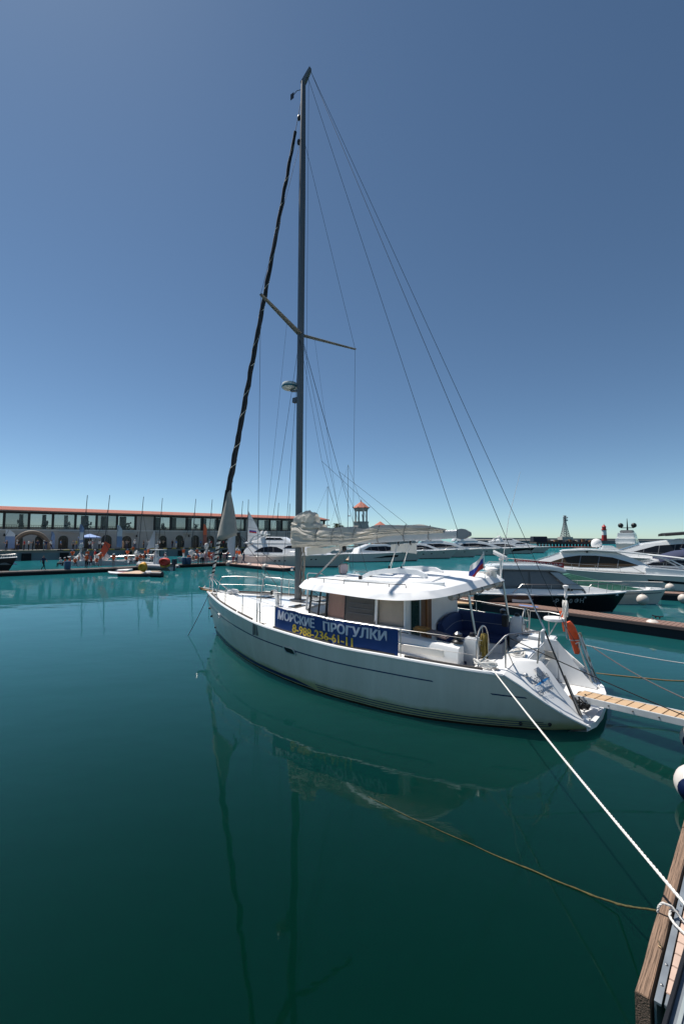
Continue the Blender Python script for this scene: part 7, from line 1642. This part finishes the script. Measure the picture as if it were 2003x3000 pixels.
mb = MB(); Hh = 34.0 * 0 + 21.5; ww = lambda z: lerp(2.9, .65, min(1, ((z - 4.5) / (Hh - 9.5)) ** .7)) if z < Hh - 5 else .65
lev = [4.5 + (Hh - 4.5) * k / 10 for k in range(11)]
steelr = mat('tower_steel', (.20, .20, .21), .6, var=.1)
mbl = MB()
for sx_, sy_ in ((1, 1), (1, -1), (-1, -1), (-1, 1)): mbl.tube([(sx_ * ww(z), sy_ * ww(z), z) for z in lev], .22, 4)
mbl.build('tower_leg', steelr, lt)
for i in range(10):
    mbl = MB(); z0, z1 = lev[i], lev[i + 1]; cs = [(1, 1), (1, -1), (-1, -1), (-1, 1)]
    for k in range(4):
        a, b = cs[k], cs[(k + 1) % 4]
        mbl.tube([(a[0] * ww(z0), a[1] * ww(z0), z0), (b[0] * ww(z1), b[1] * ww(z1), z1)], .12, 4); mbl.tube([(b[0] * ww(z0), b[1] * ww(z0), z0), (a[0] * ww(z1), a[1] * ww(z1), z1)], .12, 4); mbl.tube([(a[0] * ww(z1), a[1] * ww(z1), z1), (b[0] * ww(z1), b[1] * ww(z1), z1)], .12, 4)
    mbl.build('tower_bracing', steelr, lt)
mb = MB(); mb.box((0, 0, 4.4), (8, 7, 2.2)); mb.build('tower_house', stone, lt, smooth=0)
for z, x in ((20.5, -1.2), (18, 1.2), (20, 1.2)): mb = MB(); mb.lathe([(.6, 0), (.55, .4), (.1, .5)], 10, (x, -1.0, z), Matrix.Rotation(R(90), 4, 'X')); mb.build('dish', whitep, lt)
lh = thing('lighthouse', 'small red and white banded lighthouse on the breakwater', 'lighthouse', (214.644,350,-1.613)[:2] + (0,))
for k, (z0, z1, r0, r1, m_) in enumerate(((3.0, 7.4, 2.0, 1.85, redm), (7.4, 11.4, 1.85, 1.65, whitep), (11.4, 12.0, 2.1, 2.1, redm), (12.0, 14.0, 1.5, 1.5, redm))):
    mb = MB(); mb.lathe([(r0, z0), (r1, z1)], 16); mb.build('tower_band' if k < 2 else ('gallery' if k == 2 else 'lantern'), m_, lh)
mb = MB(); mb.lathe([(1.75, 14.0), (1.2, 15.0), (.3, 15.8), (.1, 16.6)], 16); mb.build('dome', redm, lh)
# breakwater and pier
bw = thing('breakwater', 'long grey breakwater wall on the horizon', 'breakwater', (107.382,355,-2.461)[:2] + (0,))
concr = mat('breakwater_concrete', (.26, .25, .24), .9, var=.1, scale=.2)
L_bw = (353.853,355,-0.745)[0] - (107.382,355,-2.461)[0]
n = 24
for k in range(n):
    mb = MB(); a = L_bw * k / n; mb.loft([[Vector((x, y, z)) for y, z in ((-3, -.5), (-2.6, 3.2 if k > 9 else 2.6), (-1.0, 3.3), (-.6, 4.6), (3, 4.6), (3, -.5))] for x in (a + .1, a + L_bw / n - .1)]); mb.build('wall_block', concr, bw, smooth=0)
pier = thing('far_pier', 'dark low pier on piles in front of the lattice tower', 'pier', (95.911,215,0.302)[:2] + (0,))
Lp = (124.732,215,0.503)[0] - (95.911,215,0.302)[0]
mb = MB(); mb.box((Lp / 2, 0, 2.0), (Lp, 8, 1.0)); mb.build('pier_deck', mat('pier_dark', (.07, .065, .06), .9), pier, smooth=0)
for k in range(18): mb = MB(); mb.box((Lp * (k + .5) / 18, -3.6, .7), (.7, .7, 2.4)); mb.build('pile', mat('pier_pile', (.02, .02, .022), .9), pier, smooth=0)
rnd = random.Random(4)
for k in range(26):
    t_ = None; w = rnd.uniform(.8, 2.4); hgt = rnd.uniform(.5, 1.5); mb = MB(); mb.box((Lp * (k + .5) / 26, rnd.uniform(-3, 2), 2.5 + hgt / 2), (w, 1.5, hgt)); mb.build('deck_stowage', mat(('stow_brown', 'stow_grey', 'stow_dark')[k % 3], ((.22, .12, .07), (.25, .25, .24), (.05, .05, .06))[k % 3], .8), pier, bevel=.1)
t_ = thing('covered_machine', 'dark covered block standing on the far pier', 'cover', (91.932,200,0.579)[:2] + (2.5,))
mb = MB(); mb.loft([[Vector((x, y, z)) for y, z in ((-2, 0), (-1.8, 2.6), (1.8, 2.6), (2, 0))] for x in (-3.2, -2.4, 2.8, 3.3)]); mb.build('cover', mat('dark_tarp', (.02, .028, .045), .8), t_, bevel=.2)
pontoon('far_pontoon', 'thin low pontoon with a red stripe beyond the yachts', (87.125,185.379,0.4), (123.862,211.471,0.4), 3, .4, plank=3, m=mat('far_deck_red', (.35, .10, .09), .8))
pontoon('far_pontoon', 'thin low grey pontoon left of the superyacht', (101.41,184.471,0.3), (133.007,211.264,0.3), 2.2, .3, plank=3, m=mat('far_deck_grey', (.22, .19, .16), .8))
